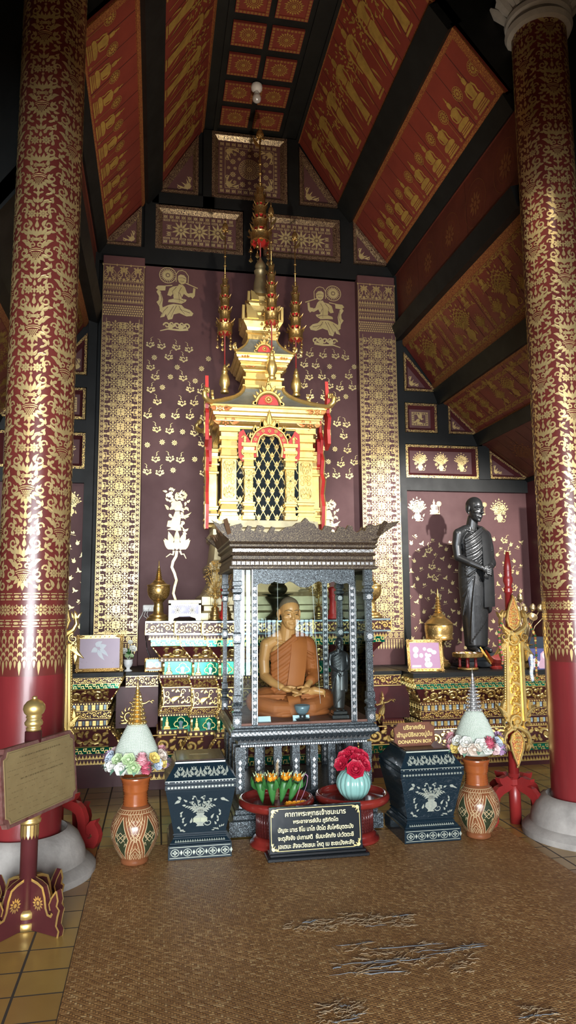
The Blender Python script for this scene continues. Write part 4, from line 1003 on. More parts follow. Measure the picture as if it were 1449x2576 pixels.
def altar(plan, bands, parent, top=None, minlen=.04):
    """bands: (z0, z1, o0, o1, kind); returns the parts"""
    grp = {}
    for (z0, z1, o0, o1, kind) in bands:
        nm = {'slab': 'top_slab', 'base': 'plinth'}.get(kind, 'frieze')
        mb = MB(); A, B = offpl(plan, o0), offpl(plan, o1); n = len(plan)
        bgm = {'fret': 2, 'niche': 2, 'black': 4}.get(kind, 0)
        for i in range(n-1):
            a0, a1 = V3((A[i].x, A[i].y, z0)), V3((A[i+1].x, A[i+1].y, z0)); b0, b1 = V3((B[i].x, B[i].y, z1)), V3((B[i+1].x, B[i+1].y, z1))
            mb.poly([a0, a1, b1, b0], bgm)
            U = (a1-a0).normalized(); N = V3((U.y, -U.x, 0)); vis = N.y < -.5 or (N.x < -.5 and a0.x > 0) or (N.x > .5 and a0.x < 0)
            L = min((a1-a0).length, (b1-b0).length); 
            if L < minlen or not vis: continue
            s = (b0-a0); H = math.hypot(z1-z0, o1-o0); Vv = V3((N.x*(o1-o0), N.y*(o1-o0), z1-z0)).normalized()
            f = Fr((a0+a1)/2-U*(L/2), U, Vv, N-Vv*N.dot(Vv))
            h = .013; e = .1*H
            if kind in ('scroll', 'beast', 'slab', 'heart'):
                fn, per = {'scroll': (scrollband, 1.5), 'slab': (scrollband, 1.5), 'beast': (beastband, 2.2), 'heart': (scrollband, 1.5)}[kind]
                y0_, y1_ = (.16*H, .84*H) if kind == 'slab' else (.08*H, .92*H)
                mb.relief(fit(fn, L, y1_-y0_, per, (0, y0_)), f, h, 1, .3)
                if kind == 'slab':
                    for q in (0, .87): mb.relief(rect(0, q*H, L, (q+.13)*H), f, .006, 3, .1)
                    m = max(1, round(L/.3))
                    for k in range(m+1): mb.relief(rect(max(0, k*L/m-.008), 0, min(L, k*L/m+.008), H), f, .01, 1, .2)
                else: mb.relief(rect(0, 0, L, .05*H)+rect(0, .95*H, L, H), f, .008, 1, .1)
            elif kind == 'fret': mb.relief(fit(fretband, L, H*.9, 1.6, (0, .05*H)), f, .007, 1, .15)
            elif kind == 'niche':
                m = max(1, round(L/(2.1*H))); mb.relief(fit(nicheband, L, H, 2.1), f, .016, 1, .3); mb.relief(fit(niche_in, L, H, 2.1), f, .006, 3, .1)
            elif kind == 'bead': mb.relief(fit(beadband, L, H, 1.0), f, .010, 1, .35)
            elif kind == 'leaf': mb.relief(fit(leafband, L, H*.95, .7, (0, 0)), f, .009, 1, .3); mb.relief(rect(0, 0, L, .08*H), f, .006, 1, .1)
            elif kind == 'block':
                m = max(1, round(L/(1.4*H)))
                for k in range(m):
                    x = k*L/m; w = L/m
                    mb.relief(rect(x+.05*w, 0, x+.55*w, H), f, .012, 1, .12); mb.relief(rect(x+.62*w, .05*H, x+.94*w, .95*H), f, .004, 3, .1); mb.relief(flower(x+.3*w, .5*H, .22*w, 6), f, .006, 1, .2, .012)
        # closing faces to the band above are formed by each band's own top ledge
        T0 = offpl(plan, o1-.2)
        mb.loft([[(p.x, p.y, z1) for p in B], [(p.x, p.y, z1) for p in T0]], bgm if kind != 'slab' else 4, False, False)
        T1 = offpl(plan, o0-.2); mb.loft([[(p.x, p.y, z0) for p in T1], [(p.x, p.y, z0) for p in A]], 0, False, False)
        part(mb, nm, ALTM, parent, norm=False)
    if top:
        mb = MB(); P = offpl(plan, top[1]); mb.poly([(p.x, p.y, top[0]) for p in P], 0); part(mb, 'altar_top', [BLACKW], parent, norm=False)
def zb_(x, Y, L):
    return [(at(x, y1, Y).z, at(x, y0, Y).z, oa, ob, k) for (y0, y1, oa, ob, k) in L]
ca = thing('central_altar', 'tall tiered altar of gold relief bands and green mirror below the gilded shrine', 'altar', (1.0, 6.6, 0))
plan = [(0., 7.46), (0., 6.30), (.25, 6.30), (.25, 6.17), (.47, 6.17), (.47, 6.05), (1.55, 6.05), (1.55, 6.17), (1.77, 6.17), (1.77, 6.30), (2.02, 6.30), (2.02, 7.46)]
CB = [(1562, 1597, .08, .08, 'slab'), (1597, 1610, .05, .05, 'leaf'), (1610, 1626, .03, .03, 'fret'), (1626, 1660, -.07, .02, 'scroll'), (1660, 1669, -.05, -.05, 'bead'),
      (1669, 1703, -.09, -.09, 'niche'), (1703, 1711, -.05, -.05, 'bead'), (1711, 1735, -.08, -.05, 'scroll'), (1735, 1787, -.08, -.08, 'beast'), (1787, 1804, -.06, -.08, 'scroll'), (1804, 1811, -.05, -.05, 'bead'),
      (1811, 1845, -.08, -.08, 'niche'), (1845, 1858, -.04, -.04, 'bead'), (1858, 1905, .05, -.04, 'scroll'), (1905, 1925, .06, .06, 'fret'), (1925, 1944, .08, .08, 'leaf'), (1944, 1963, .09, .09, 'leaf'), (1963, 1993, .09, .09, 'base')]
B_ = zb_(480, 6.12, CB); B_[-1] = (0.0,)+B_[-1][1:]
altar(plan, B_, ca, (B_[0][1]-.001, .08)); ZA = B_[0][1]
TB = [(1690, 1702, .06, .06, 'black'), (1702, 1718, .04, .04, 'scroll'), (1718, 1731, .02, .02, 'fret'), (1731, 1768, -.06, .02, 'scroll'), (1768, 1775, -.05, -.05, 'bead'), (1775, 1789, -.08, -.08, 'block'), (1789, 1810, -.05, -.05, 'heart'),
      (1810, 1816, -.07, -.07, 'base'), (1816, 1829, -.08, -.08, 'block'), (1829, 1836, -.05, -.05, 'bead'), (1836, 1878, .05, -.05, 'scroll'), (1878, 1893, .06, .06, 'fret'), (1893, 1906, .07, .07, 'leaf'), (1906, 1919, .08, .08, 'leaf'), (1919, 1945, .08, .08, 'base')]
ra = thing('side_altar', 'gold relief side altar carrying the standing black monk statue', 'altar', (3.2, 6.6, 0))
B_ = zb_(1200, 6.40, TB); B_[-1] = (0.0,)+B_[-1][1:]
altar([(2.42, 7.46), (2.42, 6.46), (4.09, 6.46), (4.09, 7.46)], B_, ra, (B_[0][1]-.001, .06)); ZR = B_[0][1]
la = thing('side_altar', 'gold relief side altar under the framed photograph of a tooth', 'altar', (-.8, 6.6, 0))
B_ = zb_(240, 6.40, [(a+3, b+3, c, d, e) for a, b, c, d, e in TB]); B_[-1] = (0.0,)+B_[-1][1:]
altar([(-1.9, 7.46), (-1.9, 6.46), (-.32, 6.46), (-.32, 7.46)], B_, la, (B_[0][1]-.001, .06)); ZL = B_[0][1]
def kinnari(f, s, mir):
    """half bird, half dancer in gilt relief, height about 1"""
    o = []
    o += leaf(0, .32, 62, .36, .17, 20, 6)+leaf(.04, .62, 80, .2, .1)+disc(.08, .80, .05, 8)+leaf(.08, .83, 95, .17, .06)
    o += stroke([(.02, .66), (-.10, .62), (-.16, .70), (-.22, .73)], .04, .02)+stroke([(.10, .68), (.22, .70), (.32, .76), (.40, .70)], .05, .025)+curl(.42, .74, .05, 250, -.8, .03)
    o += stroke([(0, .34), (-.06, .2), (0, .08), (-.08, .02)], .05, .03)+stroke([(.08, .34), (.10, .18), (.16, .06), (.22, .02)], .05, .03)
    o += curl(-.22, .36, .17, -20, -1.25, .075, .04, 14)+leaf(-.04, .36, 200, .2, .12, 40)
    for k in range(7): a = radians(100+k*30); o += leaf(-.22+.15*cos(a), .36+.15*sin(a), 100+k*30-20, .13, .055, -60, 4)
    o += leaf(-.30, .2, 200, .2, .06, -40)
    return T(o, 0, 0, s, 0, mir)
def recess(x0, x1, xa, xb, p0, p1, yf, label, y_top, xp, kmir, kx):
    t = thing('altar_recess', label, 'altar', ((x0+x1)/2, yf+.2, 0))
    mb = MB(); zt = at(xp, y_top, yf).z; z1 = at(xp, y_top+9, yf).z; z2 = at(xp, y_top+36, yf).z; z3 = .42; f = wallF((x0, yf, 0)); L = x1-x0
    mb.box((x0, yf+.0, z2), (x1, 7.46, z1), 0); mb.box((xa, yf+.0, z3), (xb, 7.46, z2), 0); mb.box((x0, yf-.03, z1), (x1, 7.46, zt), 4)
    mb.relief(fit(scrollband, L, (z1-z2)*.8, 1.5, (0, z2+.1*(z1-z2))), f, .012, 1, .3); mb.relief(rect(0, z2-.006, L, z2+.004)+rect(0, z1-.01, L, z1), f, .01, 1, .1)
    part(mb, 'panel', ALTM, t)
    mb = MB(); H = at(xp, y_top+50, yf).z-at(xp, y_top+143, yf).z; mb.relief(T(kinnari(f, H, kmir), kx-x0, at(xp, y_top+143, yf).z), f, .03, 0, .35); part(mb, 'bird_dancer_relief', [GOLD], t, 'gilt half-bird dancer in relief')
    x0, x1 = p0, p1; L = x1-x0; mb = MB(); g = wallF((x0, yf-.10, 0)); zz = 0
    mb.box((x0, yf-.10, .0), (x1, 7.46, .42), 0)
    mb.relief(fit(leafband, L, .035, .7, (0, .385))+fit(scrollband, L, .17, 1.5, (0, .20))+rect(0, .19, L, .197)+rect(0, .375, L, .382)+fit(leafband, L, .04, .7, (0, .075)), g, .012, 1, .3)
    mb.relief(rect(0, .125, L, .185), g, .002, 2, .05); mb.relief(fit(fretband, L, .055, 1.6, (0, .127)), g, .007, 1, .15, .002); part(mb, 'plinth', ALTM, t)
    return zt
ZRL = recess(-.25, .04, -.33, .04, -.235, -.10, 6.72, 'plain red altar recess with gilt bird dancer, beside the left vase', 1690, 360, False, -.14)
recess(1.98, 2.35, 1.98, 2.43, 2.12, 2.34, 6.72, 'plain red altar recess with gilt bird dancer, right of the glass case', 1688, 955, False, 2.13)

# ------------------------------------------------------------------ gilded shrine
SX, SY = 1.0, 6.79
sh = thing('gilded_shrine', 'tall gilded tiered shrine with lattice door behind the black glass case', 'shrine', (SX, SY, ZA))
def sq(h, z): return [(SX-h, SY-h, z), (SX+h, SY-h, z), (SX+h, SY+h, z), (SX-h, SY+h, z)]
def sqr(h, z, r=.12):
    """square with a redented corner"""
    k = h*r; P = []
    for sx, sy in ((-1, -1), (1, -1), (1, 1), (-1, 1)):
        a = [(sx*(h-k), sy*h), (sx*(h-k), sy*(h-k)), (sx*h, sy*(h-k))]
        if sx*sy > 0: a = a[::-1]
        P += [(SX+x, SY+y, z) for x, y in a]
    return P
mb = MB(); z0 = ZA+.003
mb.loft([sqr(h, z) for h, z in ((.62, z0), (.62, z0+.06), (.58, z0+.08), (.58, z0+.12), (.60, z0+.13), (.60, z0+.2), (.55, z0+.24), (.50, z0+.34), (.50, z0+.42), (.53, z0+.44), (.53, z0+.50), (.49, z0+.53), (.47, 2.10), (.50, 2.13), (.50, 2.18), (.47, 2.2), (.47, 2.262))], 0)
part(mb, 'base_tiers', [pm('old_gilding', (.50, .43, .26), (.34, .29, .18), 7, .6, .45, .1), GOLD], sh)
mb = MB(); mb.loft([sq(.40, 2.26), sq(.40, 3.12)], 0); part(mb, 'cella', [pm('dark_interior', (.02, .018, .015), (.012, .011, .01), 5, 0, .5)], sh)
# lattice door
fy = SY-.405; fd = wallF((SX, fy, 0)); mb = MB(); mb.prism([(-.285, 2.27), (.285, 2.27), (.285, 3.08), (-.285, 3.08)], fd, 0, .012, 0)
st = []; dx, dz = .085, .165; nz = 5
for i in range(-8, 9):
    for s in (-1, 1):
        pts = []
        x0_ = i*dx; a = (x0_, 2.27); b = (x0_+s*(.81/dz)*dx, 3.08)
        # clip to the door's width
        def clip(p, q):
            t0, t1 = 0., 1.
            d = q[0]-p[0]
            for lim, sg in ((-.285, 1), (.285, -1)):
                va, vb = sg*(p[0]-lim), sg*(q[0]-lim)
                if va < 0 and vb < 0: return None
                if va < 0: t0 = max(t0, va/(va-vb))
                if vb < 0: t1 = min(t1, va/(va-vb))
            if t0 >= t1: return None
            return [(p[0]+d*t0, p[1]+(q[1]-p[1])*t0), (p[0]+d*t1, p[1]+(q[1]-p[1])*t1)]
        c = clip(a, b)
        if c: st += stroke(c, .006)
mb.relief(st, fd, .006, 1, .1, .012)
for k in range(11):
    for i in range(-3, 4):
        x = i*dx+(dx/2 if k % 2 else 0); z = 2.27+dz*.5*k*1.0+.02
        if abs(x) < .275 and z < 3.05: mb.relief([p for p in diam(x, z, .024, .038)], fd, .012, 1, .25, .012); mb.relief(disc(x, z, .011, 8), fd, .008, 2, .3, .02)
part(mb, 'lattice_door', [DARKGLASS, GOLD, BRASS], sh, 'dark glass door with gold diamond lattice')
# piers
def pier(x, y, w, d, prof, panel=None):
    mb = MB(); rings = [[(x-w/2-o, y-d/2-o, z), (x+w/2+o, y-d/2-o, z), (x+w/2+o, y+d/2+o, z), (x-w/2-o, y+d/2+o, z)] for z, o in prof]
    mb.loft(rings, 0)
    if panel:
        za, zb2 = panel; f = wallF((x, y-d/2, 0))
        for z, s in ((za, 1), (zb2, -1)):
            mb.relief([[(u, z+s*v) for u, v in p][::s] for p in (sym(curl(w*.2, .03, .028, 200, 1.1, .012)+leaf(.005, .04, 60, .07, .025, 30)+leaf(w*.3, .01, 80, .09, .022, 20))+leaf(0, .05, 90, .07, .03))], f, .008, 0, .3)
        zm = (za+zb2)/2
        mb.relief(sym(curl(w*.2, zm+.03, .028, 240, 1.1, .012)+curl(w*.2, zm-.03, .028, 120, -1.1, .012)+leaf(.0, zm+.03, 70, .06, .02, -20))+flower(0, zm, .03, 8), f, .008, 0, .3)
    part(mb, 'pier', [GOLD], sh)
def mould(zl, zh):
    """classical stack of ledges at foot and head of a pier"""
    H = zh-zl
    return [(zl, .018), (zl+.05*H, .018), (zl+.055*H, .006), (zl+.09*H, .006), (zl+.095*H, .022), (zl+.12*H, .022), (zl+.125*H, .008), (zl+.17*H, .002), (zl+.175*H, .014), (zl+.2*H, .014), (zl+.205*H, .02), (zl+.225*H, .02), (zl+.23*H, 0),
            (zl+.66*H, 0), (zl+.665*H, .02), (zl+.69*H, .02), (zl+.70*H, .008), (zl+.77*H, .004), (zl+.775*H, .024), (zl+.80*H, .024), (zl+.805*H, .008), (zl+.86*H, .006), (zl+.865*H, .026), (zl+.90*H, .026), (zl+.905*H, .01), (zl+.95*H, .012), (zl+.955*H, .03), (zh, .03)]
for s in (-1, 1):
    for by in (-1, 1): pier(SX+s*.355, SY+by*.36, .13, .13, mould(2.26, 3.12), (2.47, 2.82) if by < 0 else None)
    pier(SX+s*.19, SY-.50, .075, .07, mould(2.26, 2.955), (2.43, 2.71))
    for dy in (-.19, .19): pier(SX+s*.49, SY+dy, .07, .09, mould(2.26, 2.955))
# cornice
def cornice(h, za, zb2, flare, name='cornice'):
    H = zb2-za; mb = MB()
    mb.loft([sq(h+flare*a, za+H*b) for a, b in ((0, 0), (0, .05), (.10, .06), (.12, .12), (.3, .2), (.45, .30), (.46, .34), (.42, .36), (.42, .44), (.52, .46), (.52, .52), (.66, .56), (.72, .68), (.72, .72), (.84, .74), (.92, .86), (.92, .90), (1, .91), (1, 1))], 0)
    for t_, zz, wd in ((.35, za+H*.25, .16), (.9, zb2-.04, .13)):
        hh = h+flare*t_; f = wallF((SX, SY-hh-.002, 0))
        for s in (-1, 1): mb.relief(T(flower(0, 0, .03, 6)+leaf(.03, 0, 0, .08, .04, 20)+leaf(-.03, 0, 180, .06, .04, -20)+curl(.05, .02, .02, 200, 1, .01), s*(hh-.08), zz, wd/.13*h/.42, 0, s > 0), f, .008, 1, .3)
    return part(mb, name, [GOLD, pm('gold_on_red', (.55, .26, .08), (.42, .12, .04), 40, .6, .4)], sh)
cornice(.44, 3.11, 3.31, .10)
def roof(h0, z0, h1, z1, name='roof_tier'):
    mb = MB(); R_ = []
    for i in range(7):
        t_ = i/6; h = h0+(h1-h0)*(1-(1-t_)**1.8); R_.append(sq(h, z0+(z1-z0)*t_))
    mb.loft(R_, 0); o = part(mb, name, [ROOFG], sh, 'curved grey roof of the shrine')
    for sx in (-1, 1):
        for sy in (-1, 1):
            mb = MB(); P = []
            for i in range(7):
                t_ = i/6; h = h0+(h1-h0)*(1-(1-t_)**1.8); P.append(V3((SX+sx*h, SY+sy*h, z0+(z1-z0)*t_+.012)))
            k = h0/.54; e = V3((sx, sy, 0)).normalized()
            pre = [P[0]+e*.03*k+V3((0, 0, .09*k)), P[0]+e*.062*k+V3((0, 0, .10*k)), P[0]+e*.09*k+V3((0, 0, .075*k)), P[0]+e*.085*k+V3((0, 0, .035*k)), P[0]+e*.045*k+V3((0, 0, .005*k))]
            mb.tube(pre+P, [.006*k, .014*k, .022*k, .026*k, .026*k]+[.024*k]*3+[.02*k]*4, 8, 0)
            for q in range(3): mb.ell(P[0]+e*(.03+.02*q)*k+V3((0, 0, (.105-.004*q)*k)), (.012*k, .012*k, .03*k), 6, 4)
            part(mb, 'hip_naga', [GOLD], o, 'gold hip ridge ending in a curled naga')
roof(.535, 3.31, .19, 3.58); 
mb = MB(); mb.loft([sq(h, z) for h, z in ((.19, 3.57), (.205, 3.585), (.205, 3.61), (.18, 3.62), (.18, 3.66), (.20, 3.67), (.20, 3.69), (.17, 3.70), (.17, 3.74), (.185, 3.75))], 0); part(mb, 'neck', [GOLD], sh)
cornice(.185, 3.745, 3.905, .095)
roof(.275, 3.905, .14, 4.10)
mb = MB(); mb.loft([sq(h, z) for h, z in ((.15, 4.09), (.15, 4.14), (.17, 4.15), (.17, 4.17), (.15, 4.18), (.16, 4.21), (.195, 4.26), (.195, 4.285), (.15, 4.29), (.15, 4.34), (.165, 4.36), (.165, 4.38), (.11, 4.39), (.12, 4.45), (.135, 4.47), (.135, 4.50), (.09, 4.51), (.10, 4.56), (.085, 4.60))], 0); ut_ = part(mb, 'upper_tiers', [GOLD], sh)
def antefix(h, z, s):
    for ax in range(4):
        mb = MB(); a = ax*pi/2; U = V3((cos(a), sin(a), 0)); N = V3((sin(a), -cos(a), 0)); f = Fr(V3((SX, SY, z))+N*h, U, (0, 0, 1), N)
        for q in (-1, 1): mb = MB(); mb.prism([(q*u, v) for u, v in ((.3*s, 0), (1.0*s, 0), (1.05*s, .9*s), (.75*s, .75*s), (.6*s, .5*s), (.4*s, .45*s))][::q], f, -.01, .015, 0); part(mb, 'antefix', [GOLD], ut_)
antefix(.19, 4.285, .16); antefix(.13, 4.50, .11)
mb = MB(); sp = [(.085, 4.60), (.09, 4.63), (.075, 4.66), (.07, 4.72), (.058, 4.79), (.05, 4.83), (.062, 4.845), (.066, 4.87), (.05, 4.88), (.052, 4.90), (.058, 4.92), (.046, 4.95), (.02, 4.99), (.008, 5.02)]
mb.lathe(sp, (SX, SY, 0), 20, 0); part(mb, 'bell_spire', [pm('worn_spire', (.42, .33, .16), (.30, .25, .15), 8, .7, .42, .1)], sh, 'bell-shaped spire of worn gold', sharp=50)
# pediments on the roofs and arched gables on the body
def pediment(f, s):
    mb = MB(); arc = [(.155*cos(a), .17*sin(a)) for a in [pi*i/14 for i in range(15)]]
    mb.prism(arc, f, -.02, .01, 1)
    st = stroke([(-.21, .0), (-.19, .05)]+[(.185*cos(a), .195*sin(a)+.01) for a in [pi-.35-(pi-.7)*i/14 for i in range(15)]]+[(.19, .05), (.21, .0)], .055, .055)
    st += disc(-.21, .02, .042, 8)+disc(.21, .02, .042, 8)
    mb.relief(flower(0, .085, .065, 14, .3)+[], f, .03, 0, .25, .01); mb.relief(disc(0, .085, .02, 8), f, .02, 0, .3, .03)
    mb.relief(st, f, .045, 0, .3, -.01)
    for k in range(-4, 5):
        if k == 0: continue
        a = pi/2-k*.27; mb.relief(leaf(.2*cos(a), .21*sin(a), 90-k*9, .085, .04, 20 if k < 0 else -20), f, .02, 0, .3)
    # praying deity on top
    mb.relief(leaf(0, .20, 90, .17, .11)+leaf(.05, .23, 40, .1, .05, 40)+leaf(-.05, .23, 140, .1, .05, -40)+disc(0, .33, .032, 8)+leaf(0, .35, 90, .09, .035), f, .04, 0, .35)
    part(mb, 'pediment', [GOLD, REDB], sh, 'gold arched pediment with a rosette on red')
def sided(h, z, s, fn, back=False):
    for ax in (0, 1, 3):
        a = ax*pi/2; U = V3((cos(a), sin(a), 0))*s; N = V3((sin(a), -cos(a), 0))
        class G(Fr):
            def __call__(q, u, v, w=0): return q.o+q.U*(u*s)+q.V*(v*s)+q.N*(w*s)
        fn(G(V3((SX, SY, z))+N*h, U, (0, 0, 1), N), s)
sided(.47, 3.33, .62, pediment); sided(.245, 3.92, .42, pediment)
def gable(f, s):
    mb = MB()
    inn = [(-.13, -.20), (-.14, -.10), (-.115, -.02), (-.10, .02), (-.06, .05), (0, .035), (.06, .05), (.10, .02), (.115, -.02), (.14, -.10), (.13, -.20)]
    out = [(-.20, -.20), (-.21, -.10), (-.19, 0), (-.15, .07), (-.08, .12), (0, .14), (.08, .12), (.15, .07), (.19, 0), (.21, -.10), (.20, -.20)]
    n = len(inn)
    for i in range(n-1): mb.hexa([f(*inn[i], -.02), f(*inn[i+1], -.02), f(*out[i+1], -.02), f(*out[i], -.02), f(*inn[i], .015), f(*inn[i+1], .015), f(*out[i+1], .015), f(*out[i], .015)], 1)
    mb.relief(stroke(inn, .022)+stroke(out, .022), f, .02, 0, .25, .01)
    mid = [((a[0]+b[0])/2, (a[1]+b[1])/2) for a, b in zip(inn, out)]
    for i in range(1, n-1): mb.relief(flower(*mid[i], .022, 6), f, .012, 0, .25, .015)
    for i, L in ((1, .07), (2, .08), (3, .09), (4, .10)):
        for q in (-1, 1):
            p = out[i]; mb.relief(leaf(q*-p[0]*-1, p[1], 90+q*(30-i*6) if q*p[0] > 0 else 90-q*(30-i*6), L, .05, 25*q), f, .02, 0, .3, -.01)
            mb.relief(leaf(-p[0] if q > 0 else p[0], p[1]+.0, 90-q*(34-i*7), L, .05, 30*q), f, .02, 0, .3, -.01)
    mb.relief(leaf(0, .13, 90, .20, .075)+leaf(-.03, .13, 120, .1, .05, -40)+leaf(.03, .13, 60, .1, .05, 40), f, .025, 0, .3)
    for q in (-1, 1):
        P = [(q*u, v) for u, v in ((.17, -.24), (.29, -.25), (.33, -.20), (.335, -.08), (.33, .06), (.28, .10), (.25, .04), (.21, -.02), (.2, -.12))]; P = P if q > 0 else P[::-1]
        mb.prism(P, f, -.02, .012, 1); mb.relief(T(curl(.26, -.14, .055, 200, 1.2, .022)+leaf(.20, -.22, 30, .12, .035, 40)+leaf(.27, -.06, 100, .12, .035, -40)+curl(.27, .0, .03, 0, 1, .014), mx=q < 0), f, .012, 0, .3, .012)
    part(mb, 'door_arch', [GOLD, REDB], sh, 'gold flame arch with red naga panels')
sided(.52, 3.0, .85, gable)
for s in (-1, 1):    # tall red and gold flame boards at the sides
    mb = MB(); f = Fr((SX+s*.545, SY-.30, 2.2), (0, 1, 0), (0, 0, 1), (s, 0, 0))
    P = [(.0, .0), (.10, .0), (.12, .2), (.08, .38), (.14, .5), (.10, .62), (.16, .75), (.12, .98), (.08, 1.12), (.05, .95), (-.02, .86), (.03, .74), (-.03, .66), (.02, .54), (-.05, .46), (.02, .34), (-.04, .22)]
    mb.prism(P, f, -.015, .015, 0); mb.relief(sum([leaf(.04, .1+k*.16, 80, .16, .05, 20*(-1)**k) for k in range(6)], []), f, .012, 1, .3, .015); mb.relief(stroke(P[11:]+P[:1], .014), f, .01, 1, .2, .015)
    part(mb, 'flame_board', [REDB, GOLD], sh, 'red and gold side flame board')
    mb = MB(); f = Fr((SX+s*.565, SY-.52, 2.98), (0, 1, 0), (0, 0, 1), (s, 0, 0)); P = [(0, 0), (.12, -.04), (.16, .1), (.12, .24), (.15, .3), (.10, .42), (.08, .62), (.05, .48), (.0, .44), (.04, .3), (-.03, .24), (.02, .14)]
    mb.prism(P, f, -.015, .015, 0); mb.relief(sum([leaf(.06, .04+k*.12, 85, .14, .05, 20*(-1)**k) for k in range(4)], []), f, .012, 1, .3, .015); part(mb, 'flame_board', [REDB, GOLD], sh)
# ------------------------------------------------------------------ tiered parasols
def parasol(x, y, zv, zbm, ztip, label, s=1., vase=True, feather=1):
    t = thing('tiered_parasol', label, 'ceremonial parasol', (x, y, zv), 'tiered parasols on the shrine roof'); k = (ztip-zbm)/830.
    Z = lambda yy: zbm+(1640-yy)*k
    mb = MB(); mb.tube([(x, y, zv+(.27 if vase else 0)), (x, y, Z(1255))], .007, 8); part(mb, 'pole', [REDP], t, 'slim red pole')
    if vase:
        mb = MB(); mb.lathe([(r*.78, q*.9) for r, q in ((.05, 0), (.055, .02), (.04, .035), (.042, .06), (.068, .10), (.066, .14), (.05, .19), (.034, .225), (.04, .235), (.04, .25), (.028, .26), (.030, .28), (.02, .30), (.008, .325))], (x, y, zv), 18); part(mb, 'vase_socket', [GOLD], t, 'gold vase holding the pole', sharp=50)
    for i, (ya, yb, r) in enumerate(((1655, 1590, .074), (1560, 1495, .054), (1465, 1400, .046), (1380, 1318, .039), (1310, 1262, .027))):
        r *= s; mb = MB(); za, zb2 = Z(ya), Z(yb); h = zb2-za
        mb.lathe([(r*.96, za), (r*1.04, za+.004), (r, za+h*.12), (r*.97, za+h*.5), (r, za+h*.86), (r*1.06, zb2-.004), (r*1.0, zb2), (r*.35, zb2+h*.1)], (x, y, 0), 20, 0)
        mb.lathe([(r*.93, za-.001), (r*.9, za+h*.4), (.01, za+h*.6)], (x, y, 0), 16, 1)
        for q in range(10):
            a = 2*pi*q/10; c = V3((x+r*1.02*cos(a), y+r*1.02*sin(a), zb2)); mb.tube([c, c+V3((cos(a)*r*.12, sin(a)*r*.12, h*.22)), c+V3((cos(a)*r*.1, sin(a)*r*.1, h*.42))], [r*.14, r*.12, .001], 5, 0)
            a += .3; c = V3((x+r*.9*cos(a), y+r*.9*sin(a), za)); mb.poly([c+V3((-sin(a)*r*.26, cos(a)*r*.26, 0)), c+V3((sin(a)*r*.26, -cos(a)*r*.26, 0)), c-V3((0, 0, h*.34))], 1 if i else 0)
        if i < 3:
            for q in range(4):
                a = pi/4+pi/2*q; c = V3((x+r*cos(a), y+r*sin(a), zb2)); mb.tube([c, c+V3((cos(a)*r*.45, sin(a)*r*.45, h*.1)), c+V3((cos(a)*r*.75, sin(a)*r*.75, h*.35))], [r*.1, r*.12, .001], 5, 0)
        c_ = part(mb, 'canopy_tier', [BRASSCARV, REDB], t, sharp=60)
        if i == 0: low = c_
    r = .074*s
    for q in range(5):
        a = 2*pi*q/5+.5; c = V3((x+r*.97*cos(a), y+r*.97*sin(a), Z(1655))); mb = MB()
        mb.tube([c, c-V3((0, 0, .045*s))], .0015, 4); b = c-V3((0, 0, .045*s))
        mb.lathe([(.004*s, .0), (.010*s, -.008*s), (.012*s, -.022*s), (.017*s, -.03*s)], b, 10, 0); mb.tube([b-V3((0, 0, .03*s)), b-V3((0, 0, .07*s))], .0015, 4)
        e = b-V3((0, 0, .07*s)); mb.add([e, e+V3((.016*s, 0, -.03*s)), e+V3((0, 0, -.045*s)), e+V3((-.016*s, 0, -.03*s)), e+V3((0, .004, -.028*s)), e+V3((0, -.004, -.028*s))], [(0, 1, 4), (1, 2, 4), (2, 3, 4), (3, 0, 4), (0, 5, 1), (1, 5, 2), (2, 5, 3), (3, 5, 0)], 0)
        part(mb, 'bell_pendant', [BRASS], low)
    mb = MB(); mb.tube([(x, y, Z(1262)), (x, y, Z(890))], [.007*s, .005*s], 8)
    for yy in (1228, 1155, 1085): mb.lathe([(.006, -.012*s), (.012*s, -.008*s), (.018*s, 0), (.012*s, .006*s), (.006, .014*s)], (x, y, Z(yy)), 12)
    lotusbud(mb, (x, y, Z(895)), Z(820)-Z(895), .026*s); mb.lathe([(.007*s, 0), (.008*s, .02*s), (.001, .06*s)], (x, y, Z(830)), 8)
    for q in range(5): a = 2*pi*q/5; c = V3((x, y, Z(893))); mb.tube([c, c+V3((cos(a)*.03*s, sin(a)*.03*s, -.005)), c+V3((cos(a)*.042*s, sin(a)*.042*s, .012*s))], [.005, .008*s, .001], 5)
    f = Fr((x, y, Z(960)), (feather, 0, 0), (0, 0, 1)); mb.prism(leaf(0, 0, 40, .11*s, .03*s, 50)[0], f, -.002, .002, 0)
    part(mb, 'finial_rod', [BRASS], t, 'gold rod with rings, lotus bud and leaf')
parasol(SX, SY, 5.025, 5.20, 6.46, 'largest tiered gold parasol crowning the shrine spire', 1.36, False, -1)
parasol(.64, SY, 3.575, 4.21, 5.39, 'tiered gold parasol on the left shoulder of the shrine roof', 1., True, -1)
parasol(1.36, SY, 3.575, 4.19, 5.36, 'tiered gold parasol on the right shoulder of the shrine roof', 1., True, 1)
parasol(SX+.055, 6.44, 3.62, 4.21, 5.40, 'tiered gold parasol in front of the shrine spire', .95, True, 1)
